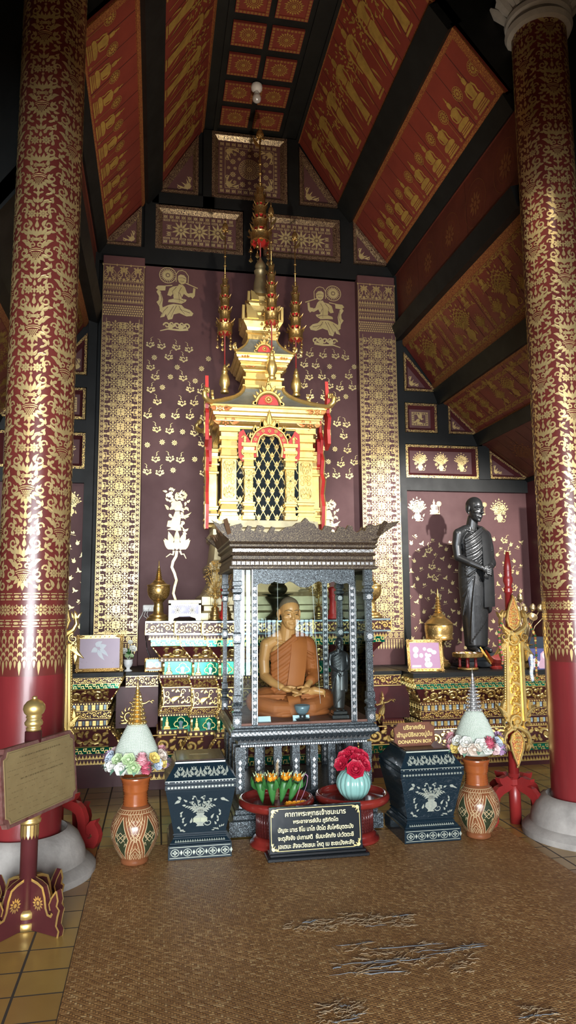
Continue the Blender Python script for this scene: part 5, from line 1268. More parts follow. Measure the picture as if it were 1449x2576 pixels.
# ------------------------------------------------------------------ black display case with silver inlay
KX0, KX1, KY0, KY1 = .505, 1.525, 4.83, 5.74; KC = (KX0+KX1)/2; KD = (KY0+KY1)/2
cs = thing('display_case', 'black glass display case with silver inlay and carved crest around the seated monk', 'display case', (KC, KD, 0))
def rr(o, z): return [(KX0-o, KY0-o, z), (KX1+o, KY0-o, z), (KX1+o, KY1+o, z), (KX0-o, KY1+o, z)]
mb = MB(); mb.loft([rr(o, z) for o, z in ((.01, .012), (.01, .105), (-.02, .11), (-.02, .135), (-.035, .14), (-.035, .165), (-.06, .17), (-.065, .21), (-.09, .235), (-.09, .26), (-.3, .26))], 0); part(mb, 'plinth', CASEW, cs)
def relief_front(mb, x0, x1, y, z0, z1, fn, per, mi=1, h=.006):
    f = wallF((x0, y, 0)); mb.relief(fit(fn, x1-x0, z1-z0, per, (0, z0)), f, h, mi, .3)
mb = MB(); mb.loft([rr(o, z) for o, z in ((-.07, .555), (-.065, .575), (-.05, .58), (-.055, .60), (-.01, .635), (.0, .64), (.0, .668), (-.012, .672), (-.012, .682), (-.03, .690), (-.03, .70))], 0)
mb.sten(fit(leafband, .92, .045, .7, (0, 0)), Fr((KX0+.05, KY0+.045, .592), (1, 0, 0), (0, -.72, .69), (0, -.69, -.72)), .002, 1)
mb.sten(fit(beadband, .88, .016, 1.0, (.07, .558)), wallF((KX0, KY0+.066, 0)), .002, 1); mb.sten(fit(fretband, 1.0, .018, 1.6, (.01, .645)), wallF((KX0, KY0, 0)), .0015, 1)
part(mb, 'ledge', [CASEF, SILVER], cs)
for i, x in enumerate((.575, .70, .83, .955, 1.08, 1.205, 1.33, 1.455)):
    for y in (KY0+.085, KY1-.085):
        mb = MB(); w = .032 if i in (0, 7) else .026
        mb.loft([[(x-w, y-.02, z), (x+w, y-.02, z), (x+w, y+.02, z), (x-w, y+.02, z)] for z, w in ((.26, w*.9), (.27, w*.9), (.45, w*.95), (.47, w*1.08), (.50, w*1.08), (.505, w), (.56, w))], 0)
        f = wallF((x, y-.02, 0)); mb.sten(sum([diam(0, .30+k*.04, .012, .018) for k in range(5)], []), f, .001, 1); part(mb, 'leg_slat', [CASEF, SILVER], cs)
for y in (KY0+.22, KD, KY1-.22):
    for x in (.56, 1.47):
        mb = MB(); mb.loft([[(x-.02, y-.028*k, z), (x+.02, y-.028*k, z), (x+.02, y+.028*k, z), (x-.02, y+.028*k, z)] for z, k in ((.26, .9), (.45, .95), (.47, 1.1), (.50, 1.1), (.56, 1))], 0); part(mb, 'leg_slat', [CASEF], cs)
mb = MB(); mb.box((KX0+.035, KY0+.04, .701), (KX1-.035, KY1-.04, .716), 0); part(mb, 'case_floor', pm('brown_floor_cloth', (.16, .06, .035), (.11, .04, .022), 12, 0, .6), cs)
# posts
def post(x, y, w):
    mb = MB(); P = [(.70, 1.), (.77, 1.), (.775, 1.15), (.79, 1.2), (.80, .8), (.815, .8), (.82, 1.15), (.835, 1.2), (.85, .85), (.86, 1.), (.90, 1.), (.905, .75), (1.24, .72), (1.25, .98), (1.31, .98), (1.32, .72), (1.53, .75), (1.535, 1.), (1.575, 1.), (1.58, .8), (1.59, 1.18), (1.61, 1.2), (1.615, .85), (1.63, .85), (1.635, 1.15), (1.66, 1.15), (1.665, 1.), (1.755, 1.)]
    mb.loft([[(x-w*k, y-w*k, z), (x+w*k, y-w*k, z), (x+w*k, y+w*k, z), (x-w*k, y+w*k, z)] for z, k in P], 0)
    f = wallF((x, y-w*.76, 0)); mb.sten(T(flower(0, 1.28, w*.8, 10), 0, 0), wallF((x, y-w*.99, 0)), .001, 1); mb.sten(flower(0, 1.555, w*.7, 8)+flower(0, .735, w*.7, 8), wallF((x, y-w*1.0, 0)), .001, 1)
    part(mb, 'corner_post', [CASEF, SILVER], cs)
for x in (KX0+.045, KX1-.045):
    for y in (KY0+.05, KY1-.05): post(x, y, .028)
for y in (KY0+.045, KY1-.045):
    for x in (KX0+.165, KX1-.165):
        mb = MB(); mb.bbox((x-.021, y-.012, .70), (x+.021, y+.012, 1.755), .004, 0)
        f = wallF((x, y-.012, 0)); mb.sten(sum([flower(0, .76+k*.045, .013, 6) for k in range(22)], [])+rect(-.019, .71, -.016, 1.75)+rect(.016, .71, .019, 1.75), f, .001, 1); part(mb, 'mullion', [CASEF, SILVER], cs)
# glass
for (lo, hi) in (((KX0+.186, KY0+.040, .72), (KX1-.186, KY0+.044, 1.75)), ((KX0+.066, KY0+.046, .72), (KX0+.143, KY0+.050, 1.75)), ((KX1-.143, KY0+.046, .72), (KX1-.066, KY0+.050, 1.75)), ((KX0+.04, KY0+.08, .72), (KX0+.044, KY1-.08, 1.75)), ((KX1-.044, KY0+.08, .72), (KX1-.04, KY1-.08, 1.75)), ((KX0+.07, KY1-.05, .72), (KX1-.07, KY1-.046, 1.75))):
    mb = MB(); mb.box(lo, hi); part(mb, 'glass_pane', GLASS, cs, 'clear glass pane')
# valance
mb = MB(); top = [(KX1-.15, 1.755), (KX0+.15, 1.755)]; lob = []
for i in range(49):
    t_ = i/48; x = KX0+.15+(KX1-KX0-.30)*t_; s = abs(t_-.5)*2
    lob.append((x, 1.665-.045*max(0, 1-abs(s)*5)-.018*abs(sin(s*pi*3.5))-.03*(s**6)))
mb.prism(lob+top, wallF((0, KY0+.03, 0)), 0, .012, 0); part(mb, 'valance', [CASEF], cs, 'scalloped inlaid valance')
# cornice and crest
mb = MB(); mb.loft([rr(o, z) for o, z in ((.0, 1.745), (.012, 1.75), (.012, 1.765), (-.002, 1.772), (-.002, 1.80), (.004, 1.81), (-.012, 1.815), (-.012, 1.838), (.0, 1.842), (.006, 1.852), (.0, 1.858), (-.008, 1.862), (-.008, 1.888), (.012, 1.90), (.012, 1.915), (.002, 1.918), (.016, 1.935), (.018, 1.948), (-.06, 1.948))], 0)
for z, fn, h in ((1.775, blockband, .024), (1.865, scrollband, .021)): mb.sten(fit(fn, 1.0, h, 1.3 if fn is blockband else 1.5, (.01, z)), wallF((KX0, KY0-.002 if z < 1.8 else KY0+.006, 0)), .003, 1)
part(mb, 'cornice', [CASEB, SILVER], cs)
cp = [(262, 205), (228, 178), (185, 135), (135, 70), (165, 88), (200, 102), (240, 90), (266, 98), (262, 118), (300, 108), (340, 98), (352, 118), (342, 140), (362, 152), (385, 112), (412, 118), (405, 140), (432, 152), (450, 110), (480, 112), (500, 125), (490, 150), (518, 162), (545, 118), (572, 126), (565, 148), (600, 152), (640, 124), (690, 116), (712, 96), (745, 90), (758, 72), (773, 60), (788, 72), (800, 90), (832, 98), (850, 126), (885, 148), (905, 112), (940, 116), (955, 135), (945, 150), (978, 158), (998, 118), (1032, 122), (1045, 140), (1062, 110), (1092, 116), (1098, 145), (1122, 160), (1150, 142), (1176, 150), (1186, 114), (1222, 104), (1250, 116), (1275, 104), (1340, 95), (1405, 82), (1385, 106), (1320, 150), (1270, 190), (1225, 210)]
c7 = [(lambda q: (q.x, q.z))(at(480+x*.3727, 1280+y*.3727, KY0-.03)) for x, y in cp]
mb = MB(); nf = Fr((0, KY0-.012, 1.93), (1, 0, 0), (0, -.16, 1)); pf = [(x, z-1.93) for x, z in c7]; mb.prism(pf, nf, -.025, .004, 0); part(mb, 'crest', [CASEB], cs, 'carved openwork crest with flaring corners')
xm = sum(p[0] for p in pf)/len(pf); sx_ = (KY1-KY0)/(KX1-KX0)
for s in (-1, 1):
    mb = MB(); f = Fr((KC+s*(KC-KX0+.012), KD, 1.93), (0, 1, 0), (s*.38, 0, 1), (s, 0, -.38)); mb.prism([((x-xm)*sx_, z) for x, z in pf], f, -.03, .0, 0); part(mb, 'crest', [pm('bare_crest_wood', (.16, .085, .04), (.10, .05, .025), 9, 0, .6, .1)] if s < 0 else [CASEB], cs)
mb = MB(); f = Fr((KC, KY1+.012, 1.93), (1, 0, 0), (0, .16, 1)); mb.prism([((x-xm), z*.8) for x, z in pf], f, -.02, .0, 0); part(mb, 'crest', [CASEB], cs)
mb = MB(); mb.box((KX0+.06, KY0+.06, 1.93), (KX1-.06, KY1-.06, 1.945)); part(mb, 'case_roof', BLACKL, cs)

# ------------------------------------------------------------------ figures
def head(mb, c, s, yaw, pitch=0., roll=0.):
    M = Matrix.Translation(V3(c)) @ Matrix.Rotation(yaw, 4, 'Z') @ Matrix.Rotation(roll, 4, 'Y') @ Matrix.Rotation(pitch, 4, 'X') @ Matrix.Scale(s, 4); h = MB()
    h.ell((0, .012, .03), (.073, .092, .086), 24, 16); h.ell((0, -.022, -.022), (.064, .066, .080), 20, 14); h.ell((0, -.034, -.07), (.050, .048, .040)); h.ell((0, -.064, -.096), (.024, .020, .017))
    for q in (-1, 1):
        h.ell((q*.042, -.054, -.022), (.022, .022, .018)); h.ell((q*.030, -.0665, .001), (.017, .0145, .0075)); h.ell((q*.079, .010, -.004), (.008, .020, .036)); h.ell((q*.078, .002, -.040), (.007, .009, .014)); h.ell((q*.012, -.093, -.029), (.009, .010, .007))
        h.ell((q*.030, -.062, -.055), (.014, .013, .026)); h.caps([(q*.083, .024, .022), (q*.087, .030, -.005), (q*.083, .018, -.034)], .005, 6)
        h.caps([(q*.012, -.082, .021), (q*.032, -.077, .025), (q*.05, -.058, .018)], [.008, .009, .006], 8)
    h.caps([(0, -.080, .016), (0, -.096, -.010), (0, -.104, -.024)], [.0085, .010, .0125], 10)
    h.caps([(-.027, -.076, -.057), (0, -.090, -.053), (.027, -.076, -.057)], [.0035, .0055, .0035], 8); h.caps([(-.020, -.080, -.065), (0, -.090, -.067), (.020, -.080, -.065)], [.004, .007, .004], 8)
    h.xf(M); mb.ext(h); return M
def bands(mb, n, p0, p1, p2, st0, st1, r, face):
    """diagonal cloth folds wrapped round the chest"""
    for k in range(n):
        a = V3(p0)+V3(st0)*k; b = V3(p2)+V3(st1)*k; pts = []
        for i in range(9):
            t_ = i/8; p = a.lerp(b, t_); p.z -= .03*sin(pi*t_)*(k/n); p.y = face(p.x, p.z)-.004*(k % 2); pts.append(p)
        mb.caps(pts, r*(1 if k % 2 else .85), 8)
def finger(mb, pts, r): mb.caps(pts, [r, r*.95, r*.85, r*.72][:len(pts)], 8)

MO = V3((.985, 5.37, .716)); SQ = Matrix.Diagonal((.87, .93, .85, 1))
mk = thing('seated_monk_figure', 'lifelike seated monk figure in a saffron robe inside the glass case', 'monk figure', MO)
def L_(mb): mb.v = [tuple(V3(p)+MO) for p in mb.v]; return mb
b = MB(); b.caps([(-.17, .005, .575), (-.08, .01, .625), (0, .012, .645), (.08, .01, .625), (.17, .005, .575)], [.060, .054, .052, .054, .060], 14)
b.ell((0, .01, .48), (.150, .100, .17), 20, 12); b.ell((0, .0, .3), (.14, .11, .16), 20, 12); b.ell((-.075, -.068, .52), (.07, .035, .06))
for q in (-1, 1): b.caps([(q*.015, -.085, .592), (q*.10, -.055, .618)], [.008, .007], 8)        # collar bones
for q in (-1, 1): b.caps([(q*.022, -.062, .60), (q*.035, -.03, .70)], [.008, .008], 8)           # neck tendons
b.caps([(-.180, .0, .575), (-.202, .01, .44), (-.198, -.01, .31)], [.057, .048, .043], 16); b.caps([(-.198, -.01, .31), (-.15, -.11, .265), (-.088, -.195, .232)], [.044, .037, .028], 14)
b.caps([(.18, .0, .57), (.2, -.0, .33), (.165, -.15, .262)], [.05, .04, .03], 14)
# hands resting in the lap, fingers crossed over each other
b.ell((-.052, -.222, .212), (.046, .034, .021), 14, 8, rot=Matrix.Rotation(-.35, 3, 'Z') @ Matrix.Rotation(.25, 3, 'Y'))
for k in range(4): finger(b, [(-.020+.004*k, -.222-.017*k, .212-.004*k), (.020+.003*k, -.232-.017*k, .208-.005*k), (.055-.005*abs(k-1), -.235-.016*k, .196-.005*k)], .0092)
finger(b, [(-.060, -.205, .228), (-.02, -.212, .236), (.022, -.222, .228)], .0105)
b.caps([(.165, -.15, .262), (.125, -.205, .232)], [.028, .026], 12); b.ell((.100, -.236, .204), (.048, .036, .021), 14, 8, rot=Matrix.Rotation(.45, 3, 'Z') @ Matrix.Rotation(-.3, 3, 'Y'))
for k in range(4): finger(b, [(.070-.004*k, -.238-.016*k, .192-.004*k), (.03-.004*k, -.254-.016*k, .182-.003*k), (-.008+.005*abs(k-1), -.262-.014*k, .176-.003*k)], .0092)
finger(b, [(.115, -.222, .225), (.078, -.222, .232), (.042, -.232, .226)], .0105)
# upturned foot on the far thigh
b.caps([(.13, -.20, .175), (.185, -.235, .200), (.245, -.25, .188)], [.034, .033, .027], 12)
for k in range(5): b.caps([(.250+.002*k, -.235-.012*k+.01, .196-.008*k), (.275-.004*k, -.238-.012*k+.01, .186-.009*k)], [.0095-.0006*k, .008-.0006*k], 8)
b.xf(SQ); HM = head(b, (.012, -.050, .722), 1.03, .10, .10, .02); b.caps([(0, .005, .50), (.006, -.025, .64)], [.064, .056], 16); b.caps([(-.12, .012, .512), (-.04, .012, .556), (.04, .012, .556), (.12, .012, .512)], [.042, .05, .05, .042], 12)
L_(b); fpart(b, 'body', SKIN, mk, .0032, 3)
# hair, eyes
m2 = MB(); tmp = MB(); tmp.ell((0, .013, .0325), (.0752, .0945, .0880), 110, 90)
for f in tmp.f:
    if len(f) > 4: continue
    c = sum((V3(tmp.v[i]) for i in f), V3())/len(f)
    if c.z > .048-.62*c.y-.25*max(0, abs(c.x)-.045): m2.add([tmp.v[i] for i in f], [(0, 1, 2, 3)], 0, True)
m2.add([tuple(.97*V3(v)) for v in []], []); m2.xf(HM); L_(m2); part(m2, 'cropped_hair', HAIRM, mk, 'closely cropped grey hair')
for q in (-1, 1):
    e = MB(); e.ell((q*.030, -.0795, .0015), (.0115, .0035, .0030), 12, 8); e.xf(HM); L_(e); part(e, 'eye', EYEM, mk)
    e = MB(); e.caps([(q*.014, -.0905, .028), (q*.032, -.086, .033), (q*.05, -.066, .026)], [.0022, .0028, .0015], 6); e.xf(HM); L_(e); part(e, 'eyebrow', HAIRM, mk)
rb = MB()
def face(x, z): return -.118*sqrt(max(.03, 1-(x/.185)**2))+.02*max(0, (z-.45))/.15
bands(rb, 13, (-.145, 0, .50), None, (.06, 0, .655), (.001, 0, -.031), (.003, 0, -.027), .019, face)
rb.ell((0, .0, .34), (.152, .116, .20), 20, 12); rb.ell((.06, .01, .47), (.11, .105, .16), 18, 12)
rb.caps([(.05, .02, .655), (.12, .015, .625), (.185, .005, .575), (.215, .0, .45), (.222, -.01, .34)], [.05, .062, .066, .066, .064], 16)
rb.caps([(.222, -.01, .34), (.205, -.085, .29), (.178, -.125, .275)], [.062, .056, .048], 14)
for k in range(6): rb.caps([(.155+.012*k, -.055+.006*k, .52-.04*k), (.205+.004*k, -.068, .49-.035*k), (.262, -.03, .47-.03*k)], [.007, .010, .006], 6)
for k in range(3): rb.caps([(.165, -.10-.01*k, .335-.03*k), (.205, -.105, .315-.03*k), (.25, -.06, .32-.03*k)], [.008, .010, .007], 6)
# lap: thighs and shins under cloth
for q in (-1, 1):
    rb.caps([(q*.09, .04, .105), (q*.21, -.07, .12), (q*.295, -.14, .115)], [.105, .10, .085], 16); rb.caps([(q*.295, -.14, .10), (q*.15, -.26, .07), (q*-.02, -.27, .062)], [.08, .066, .056], 16)
rb.ell((0, -.09, .08), (.26, .19, .085), 20, 10); rb.ell((0, .06, .12), (.2, .13, .13))
for q in (-1, 1):
    for k in range(6):
        rb.caps([(q*(.06+.012*k), -.235-.004*k, .165-.02*k), (q*.17, -.262-.006*k+.03*(k < 2), .170-.024*k), (q*(.31-.004*k), -.19, .165-.022*k)], [.007, .010, .007], 6)
rb.caps([(-.30, -.20, .018), (-.1, -.31, .016), (.1, -.315, .016), (.30, -.22, .018)], [.02, .02, .02, .02], 10)
rb.xf(SQ); L_(rb); fpart(rb, 'robe', ROBE, mk, .0045, 2)
def slab(rows, th, mat, name, parent, off):
    """thick cloth strip: rows of (left point, right point), bowed across"""
    mb = MB(); rings = []
    for a, c in rows:
        a, c = (SQ @ V3(a) if parent is mk else V3(a))+off, (SQ @ V3(c) if parent is mk else V3(c))+off; m = 7; fr_ = [a.lerp(c, i/(m-1))-V3((0, th*.6*sin(pi*i/(m-1)), 0)) for i in range(m)]; rings.append(fr_+[p+V3((0, th, 0)) for p in reversed(fr_)])
    mb.loft(rings, 0, sm=True); return part(mb, name, mat, parent, sharp=50)
sl = [((.035, .03, .690), (.150, .04, .660)), ((.030, -.04, .683), (.160, -.035, .645)), ((.026, -.088, .655), (.162, -.072, .615)), ((.018, -.120, .60), (.160, -.088, .56)), ((.006, -.140, .50), (.150, -.108, .48)), ((-.008, -.152, .40), (.138, -.124, .38)), ((-.022, -.158, .30), (.122, -.136, .285)), ((-.034, -.172, .235), (.105, -.160, .225))]
slab(sl, .016, ROBE2, 'shoulder_sash', mk, MO).data; 
slab([((-.055, -.262, .165), (.045, -.272, .165)), ((-.052, -.302, .13), (.050, -.306, .13)), ((-.045, -.322, .07), (.045, -.326, .07)), ((-.035, -.33, .015), (.035, -.334, .015))], .012, ROBE2, 'lap_strip', mk, MO)
mb = MB(); mb.caps([SQ @ V3(q)+MO for q in ((-.112, -.175, .268), (-.085, -.185, .232), (-.105, -.200, .212))], .0055, 8); part(mb, 'wrist_band', pm('pale_wristband', (.62, .5, .5), None, 8, 0, .6), mk)

def stander(mb, rb, yawh=.15):
    HM2 = head(mb, (.012, -.050, 1.400), 1.08, yawh, .14, .02)
    mb.caps([(0, .005, 1.20), (.006, -.02, 1.31)], [.062, .056], 14); mb.caps([(-.160, .005, 1.155), (-.08, .008, 1.195), (0, .01, 1.215), (.08, .008, 1.195), (.160, .005, 1.155)], [.056, .05, .05, .05, .056], 14)
    mb.ell((0, .01, 1.06), (.150, .098, .17), 18, 12); mb.ell((-.07, -.062, 1.10), (.066, .034, .055))
    for q in (-1, 1): mb.caps([(q*.015, -.075, 1.165), (q*.10, -.045, 1.195)], [.008, .007], 8); mb.caps([(q*.022, -.055, 1.175), (q*.034, -.03, 1.28)], .008, 8)
    mb.caps([(-.172, .0, 1.155), (-.190, .01, 1.04), (-.186, -.0, .925)], [.053, .045, .040], 14); mb.caps([(-.186, 0, .925), (-.11, -.10, .865), (-.030, -.175, .815)], [.041, .035, .027], 14)
    mb.caps([(.186, 0, .92), (.13, -.11, .85), (.072, -.175, .805)], [.04, .036, .03], 12)
    mb.ell((.008, -.192, .795), (.042, .024, .034), rot=Matrix.Rotation(.5, 3, 'Y')); mb.ell((.045, -.186, .79), (.036, .024, .036))
    for k in range(4):
        finger(mb, [(.020-.004*k, -.212, .812-.018*k), (.055-.003*k, -.222, .800-.018*k), (.080-.004*k, -.205, .786-.017*k)], .0098)
        finger(mb, [(-.004+.012*k, -.196, .755-.003*k), (-.020+.013*k, -.206, .738), (-.016+.013*k, -.202, .722)], .0085)
    finger(mb, [(.0, -.198, .825), (.03, -.212, .828), (.058, -.212, .818)], .011); finger(mb, [(.07, -.195, .825), (.05, -.216, .830), (.03, -.222, .822)], .011)
    for q in (-1, 1):
        mb.caps([(q*.062, .02, .05), (q*.066, -.06, .032), (q*.074, -.125, .022)], [.036, .032, .022], 10)
        for k in range(5): mb.caps([(q*(.052+.012*k), -.13+.004*k, .018), (q*(.052+.0125*k), -.158+.008*k, .013)], [.0105-.001*k, .009-.001*k], 7)
    mb.caps([(-.06, 0, .1), (-.06, 0, .5)], .05, 8); mb.caps([(.06, 0, .1), (.06, 0, .5)], .05, 8)
    def fc(x, z): return -.115*sqrt(max(.03, 1-(x/.18)**2))+.018*max(0, (z-1.05))/.15
    bands(rb, 9, (-.140, 0, 1.09), None, (.055, 0, 1.215), (.001, 0, -.030), (.002, 0, -.030), .016, fc)
    for k in range(4): rb.caps([(-.14, fc(-.14, .9)+.01, .86-.035*k), (-.05, fc(-.05, .9)-.004, .88-.02*k), (.04, fc(.04, .9)-.004, .965-.03*k)], [.010, .012, .010], 8)
    rings = []
    for z, rx, ry, ox, oy in ((.055, .112, .095, .0, .0), (.07, .122, .105, .0, 0), (.25, .135, .110, .0, 0), (.45, .152, .118, .0, 0), (.65, .168, .124, 0, 0), (.80, .166, .120, 0, 0), (.95, .152, .114, 0, 0), (1.05, .12, .10, .03, 0), (1.12, .07, .08, .07, 0)):
        rings.append([(ox+rx*cos(2*pi*k/40)*(1+.0*k), oy+ry*sin(2*pi*k/40), z) for k in range(40)])
    rb.loft(rings, 0)
    r3 = random.Random(8)
    for k in range(13):      # folds gathered at the front and falling to the hem
        a = -1.55+.13*k; z0, z1 = .78-.012*k, .10+.02*k
        pts = []
        for i in range(7):
            t_ = i/6; ang = -pi/2+(a+.55)*(.35+.65*t_); z = z0+(z1-z0)*t_; w = .168-.045*max(0, (.65-z)/.6); h = .126-.026*max(0, (.65-z)/.6); pts.append((w*cos(ang), h*sin(ang), z))
        rb.caps(pts, [.006, .011, .013, .013, .011, .010, .008], 7)
    for k in range(5): rb.caps([(-.05-.02*k, -.122+.012*k, .80-.05*k), (-.12-.008*k, -.085+.012*k, .74-.07*k), (-.165, -.02, .72-.09*k)], [.008, .012, .008], 7)
    rb.caps([(.05, .015, 1.215), (.12, .01, 1.19), (.178, .005, 1.145), (.205, .0, 1.02), (.208, -.005, .92)], [.045, .055, .06, .058, .056], 14)
    rb.caps([(.208, -.005, .92), (.165, -.085, .865), (.125, -.12, .84)], [.055, .052, .042], 12)
    for k in range(5): rb.caps([(.16, -.055-.01*k, 1.02-.04*k), (.20, -.062, .99-.035*k), (.25, -.02, .98-.03*k)], [.007, .010, .006], 6)
    rb.caps([(.15, .0, .9), (.165, .0, .6), (.16, .0, .42)], [.06, .055, .05], 12)
SASH = [((.035, .03, 1.262), (.150, .035, 1.225)), ((.030, -.04, 1.252), (.170, -.03, 1.205)), ((.030, -.090, 1.215), (.176, -.062, 1.16)), ((.028, -.124, 1.12), (.172, -.085, 1.10)), ((.024, -.138, .98), (.166, -.104, .97)), ((.020, -.146, .86), (.160, -.120, .86)), ((.016, -.150, .70), (.160, -.128, .70)), ((.012, -.150, .56), (.158, -.130, .56)), ((.010, -.148, .435), (.156, -.130, .44))]
SO = at(1199, 1641, 6.93)
stt = thing('standing_monk_statue', 'large dark bronze statue of a standing monk with clasped hands', 'statue', SO)
sb, sr = MB(), MB(); stander(sb, sr)
ROT = Matrix.Translation(SO) @ Matrix.Rotation(.22, 4, 'Z') @ Matrix.Diagonal((1, 1, 1.05, 1))
sb.xf(ROT); sr.xf(ROT); ob1 = fpart(sb, 'body', STEELK, stt, .0038, 2); ob2 = fpart(sr, 'robe', STEELK, stt, .0045, 1)
mb = MB(); rings = []
ob3 = slab(SASH, .02, STEELK, 'shoulder_sash', stt, V3((0, 0, 0))); ob3.data.transform(Matrix.Translation(SO)); ob3.data.transform(Matrix.Translation(-SO) @ ROT @ Matrix.Translation(SO) @ Matrix.Translation(-SO)); 
mb = MB(); ped = SO.z-ZR
for h, z0, z1 in ((.20, ZR+.002, ZR+ped*.45), (.18, ZR+ped*.45, ZR+ped*.7), (.165, ZR+ped*.7, SO.z+.004)): mb.bbox((SO.x-h, SO.y-h*.8, z0), (SO.x+h, SO.y+h*.8, z1), .006)
part(mb, 'pedestal', BLACKL, stt)
# small copy inside the case
QO = at(853, 1803, 4.96); sc_ = .315
sm = thing('monk_statuette', 'small black standing monk statuette at the right side inside the glass case', 'statuette', (QO.x, QO.y, .717))
for o in (ob1, ob2, ob3):
    me = o.data.copy(); me.transform(Matrix.Translation((0, 0, .05)) @ Matrix.Rotation(-.22, 4, 'Z') @ Matrix.Scale(sc_, 4)); c = bpy.data.objects.new(o.name.split('.')[0], me); COL.objects.link(c); c.parent = sm
mb = MB(); x, y = QO.x, QO.y; mb.bbox((x-.062, y-.055, .717), (x+.062, y+.055, .745), .004); mb.bbox((x-.05, y-.045, .745), (x+.05, y+.045, .769), .004); part(mb, 'pedestal', BLACKL, sm)
# things on the case floor
p = at(760, 1806, 4.945); t = thing('offering_bowl', 'small blue-grey bowl on a dark stand in front of the seated monk', 'bowl', (p.x, p.y, .717))
mb = MB(); mb.lathe([(.055, 0), (.06, .012), (.03, .02), (.028, .03), (.04, .036)], (p.x, p.y, .717), 20); part(mb, 'stand', BLACKL, t, sharp=40)
mb = MB(); mb.lathe([(.022, .036), (.04, .05), (.052, .075), (.055, .098), (.050, .098), (.036, .06), (.001, .05)], (p.x, p.y, .717), 22); part(mb, 'bowl', pm('grey_blue_bowl', (.16, .24, .28), (.10, .16, .20), 8, .2, .3), t)
for x, y, w, lab in ((661, 1817, .055, 'small pale card at the left corner of the case floor'), (758, 1817, .058, 'small pale card in front of the offering bowl')):
    p = at(x, y, 4.92); mb = MB(); mb.hexa([(p.x-w, p.y-.006, .717), (p.x+w, p.y-.006, .717), (p.x+w, p.y, .717), (p.x-w, p.y, .717), (p.x-w, p.y+.012, .75), (p.x+w, p.y+.012, .75), (p.x+w, p.y+.014, .75), (p.x-w, p.y+.014, .75)]); tag(mb.build('card', pm('pale_card', (.55, .72, .78), (.5, .66, .72), 4, 0, .5)), lab, 'card')
for (xa, ya, xb, yb, lab) in ((698, 1462, 700, 1735, 'white thread hanging in front of the monk, left one'), (785, 1470, 806, 1770, 'white thread hanging over the orange sash side of the monk')):
    a, b2 = at(xa, ya, 4.935), at(xb, yb, 4.935); mb = MB(); mb.tube([(a.x, a.y, 1.743), a, b2], .0012, 5); tag(mb.build('thread', WHITE), lab, 'thread')
# ------------------------------------------------------------------ flowers
def pcol(name, c, c2=None): return pm(name, c, c2 or tuple(min(1, x*.82) for x in c), 30, 0, .55)
FC = {'white': pcol('petal_white', (.80, .80, .74)), 'cream': pcol('petal_cream', (.78, .66, .56)), 'pink': pcol('petal_pink', (.72, .34, .38)), 'lilac': pcol('petal_lilac', (.46, .28, .46)),
      'yellow': pcol('petal_yellow', (.80, .62, .18)), 'green': pcol('petal_green', (.52, .66, .38)), 'blush': pcol('petal_blush', (.76, .55, .55)), 'rose': pcol('petal_rose', (.55, .10, .16)), 'blue': pcol('petal_blue', (.58, .66, .76))}
def basis(ax):
    ax = V3(ax).normalized(); a = ax.cross(V3((0, 0, 1))) if abs(ax.z) < .9 else V3((1, 0, 0)); a.normalize(); return ax, a, ax.cross(a)
def bloom(mb, c, r, ax, mi=0, seed=0, layers=3, open_=1.):
    """rose-like flower: layers of cupped petals round a closed heart"""
    n, a, b = basis(ax); c = V3(c); rg = random.Random(seed)
    mb.lathe([(r*.12, -r*.1), (r*.26, r*.1), (r*.30, r*.34), (r*.18, r*.5), (.001, r*.52)], c, 8, mi, ax=n)
    for L in range(layers):
        m = (4, 5, 6, 7)[L]; R0 = r*(.34+.22*L)*open_; H = r*(.55-.13*L); w = R0*1.25
        for k in range(m):
            t = 2*pi*(k+.5*(L % 2)+rg.uniform(-.1, .1))/m; d = a*cos(t)+b*sin(t); tg = n.cross(d); vs = []
            for i, (rr, hh, ww) in enumerate(((.25, -.35, .35), (.75, -.05, .85), (1.0, .45, 1.), (1.16, .85, .75), (1.34, .95, .3))):
                for q in (-1, 0, 1): vs.append(c+d*(R0*rr*(1-.10*abs(q)))+tg*(q*w*ww*.55)+n*(H*hh+(.06*r if q else 0)))
            mb.add(vs, [(i*3+q, i*3+q+1, i*3+q+4, i*3+q+3) for i in range(4) for q in (0, 1)], mi, True)
    return mb
def pompon(mb, c, r, ax, mi=0, seed=0, n=70):
    nn, a, b = basis(ax); c = V3(c); rg = random.Random(seed); mb.ell(c, r*.72, 10, 7, mi)
    for k in range(n):
        z = 1-1.5*(k+.5)/n; t = k*2.39996; s = sqrt(max(0, 1-z*z)); d = nn*z+a*(s*cos(t))+b*(s*sin(t)); d.normalize(); _, e, g = basis(d)
        tp = c+d*r*rg.uniform(.95, 1.1); m_ = c+d*r*.62; w = r*.17
        mb.add([m_-e*w, m_+e*w, tp+e*w*.8+g*w*.3, tp-e*w*.8+g*w*.3, tp+d*r*.06], [(0, 1, 2, 3), (3, 2, 4)], mi)
    return mb
def leafblade(mb, p, d, up, L, W, mi=0):
    p, d = V3(p), V3(d).normalized(); s = d.cross(V3(up)).normalized(); u = s.cross(d); vs = []
    for t, w, h in ((0, .1, 0), (.25, .8, .1), (.5, 1, .14), (.78, .6, .1), (1, .02, 0)):
        c = p+d*(L*t)+u*(L*h); vs += [c-s*(W*w/2)+u*.12*W*w, c, c+s*(W*w/2)+u*.12*W*w]
    return mb.add(vs, [(i*3+q, i*3+q+1, i*3+q+4, i*3+q+3) for i in range(4) for q in (0, 1)], mi, True)
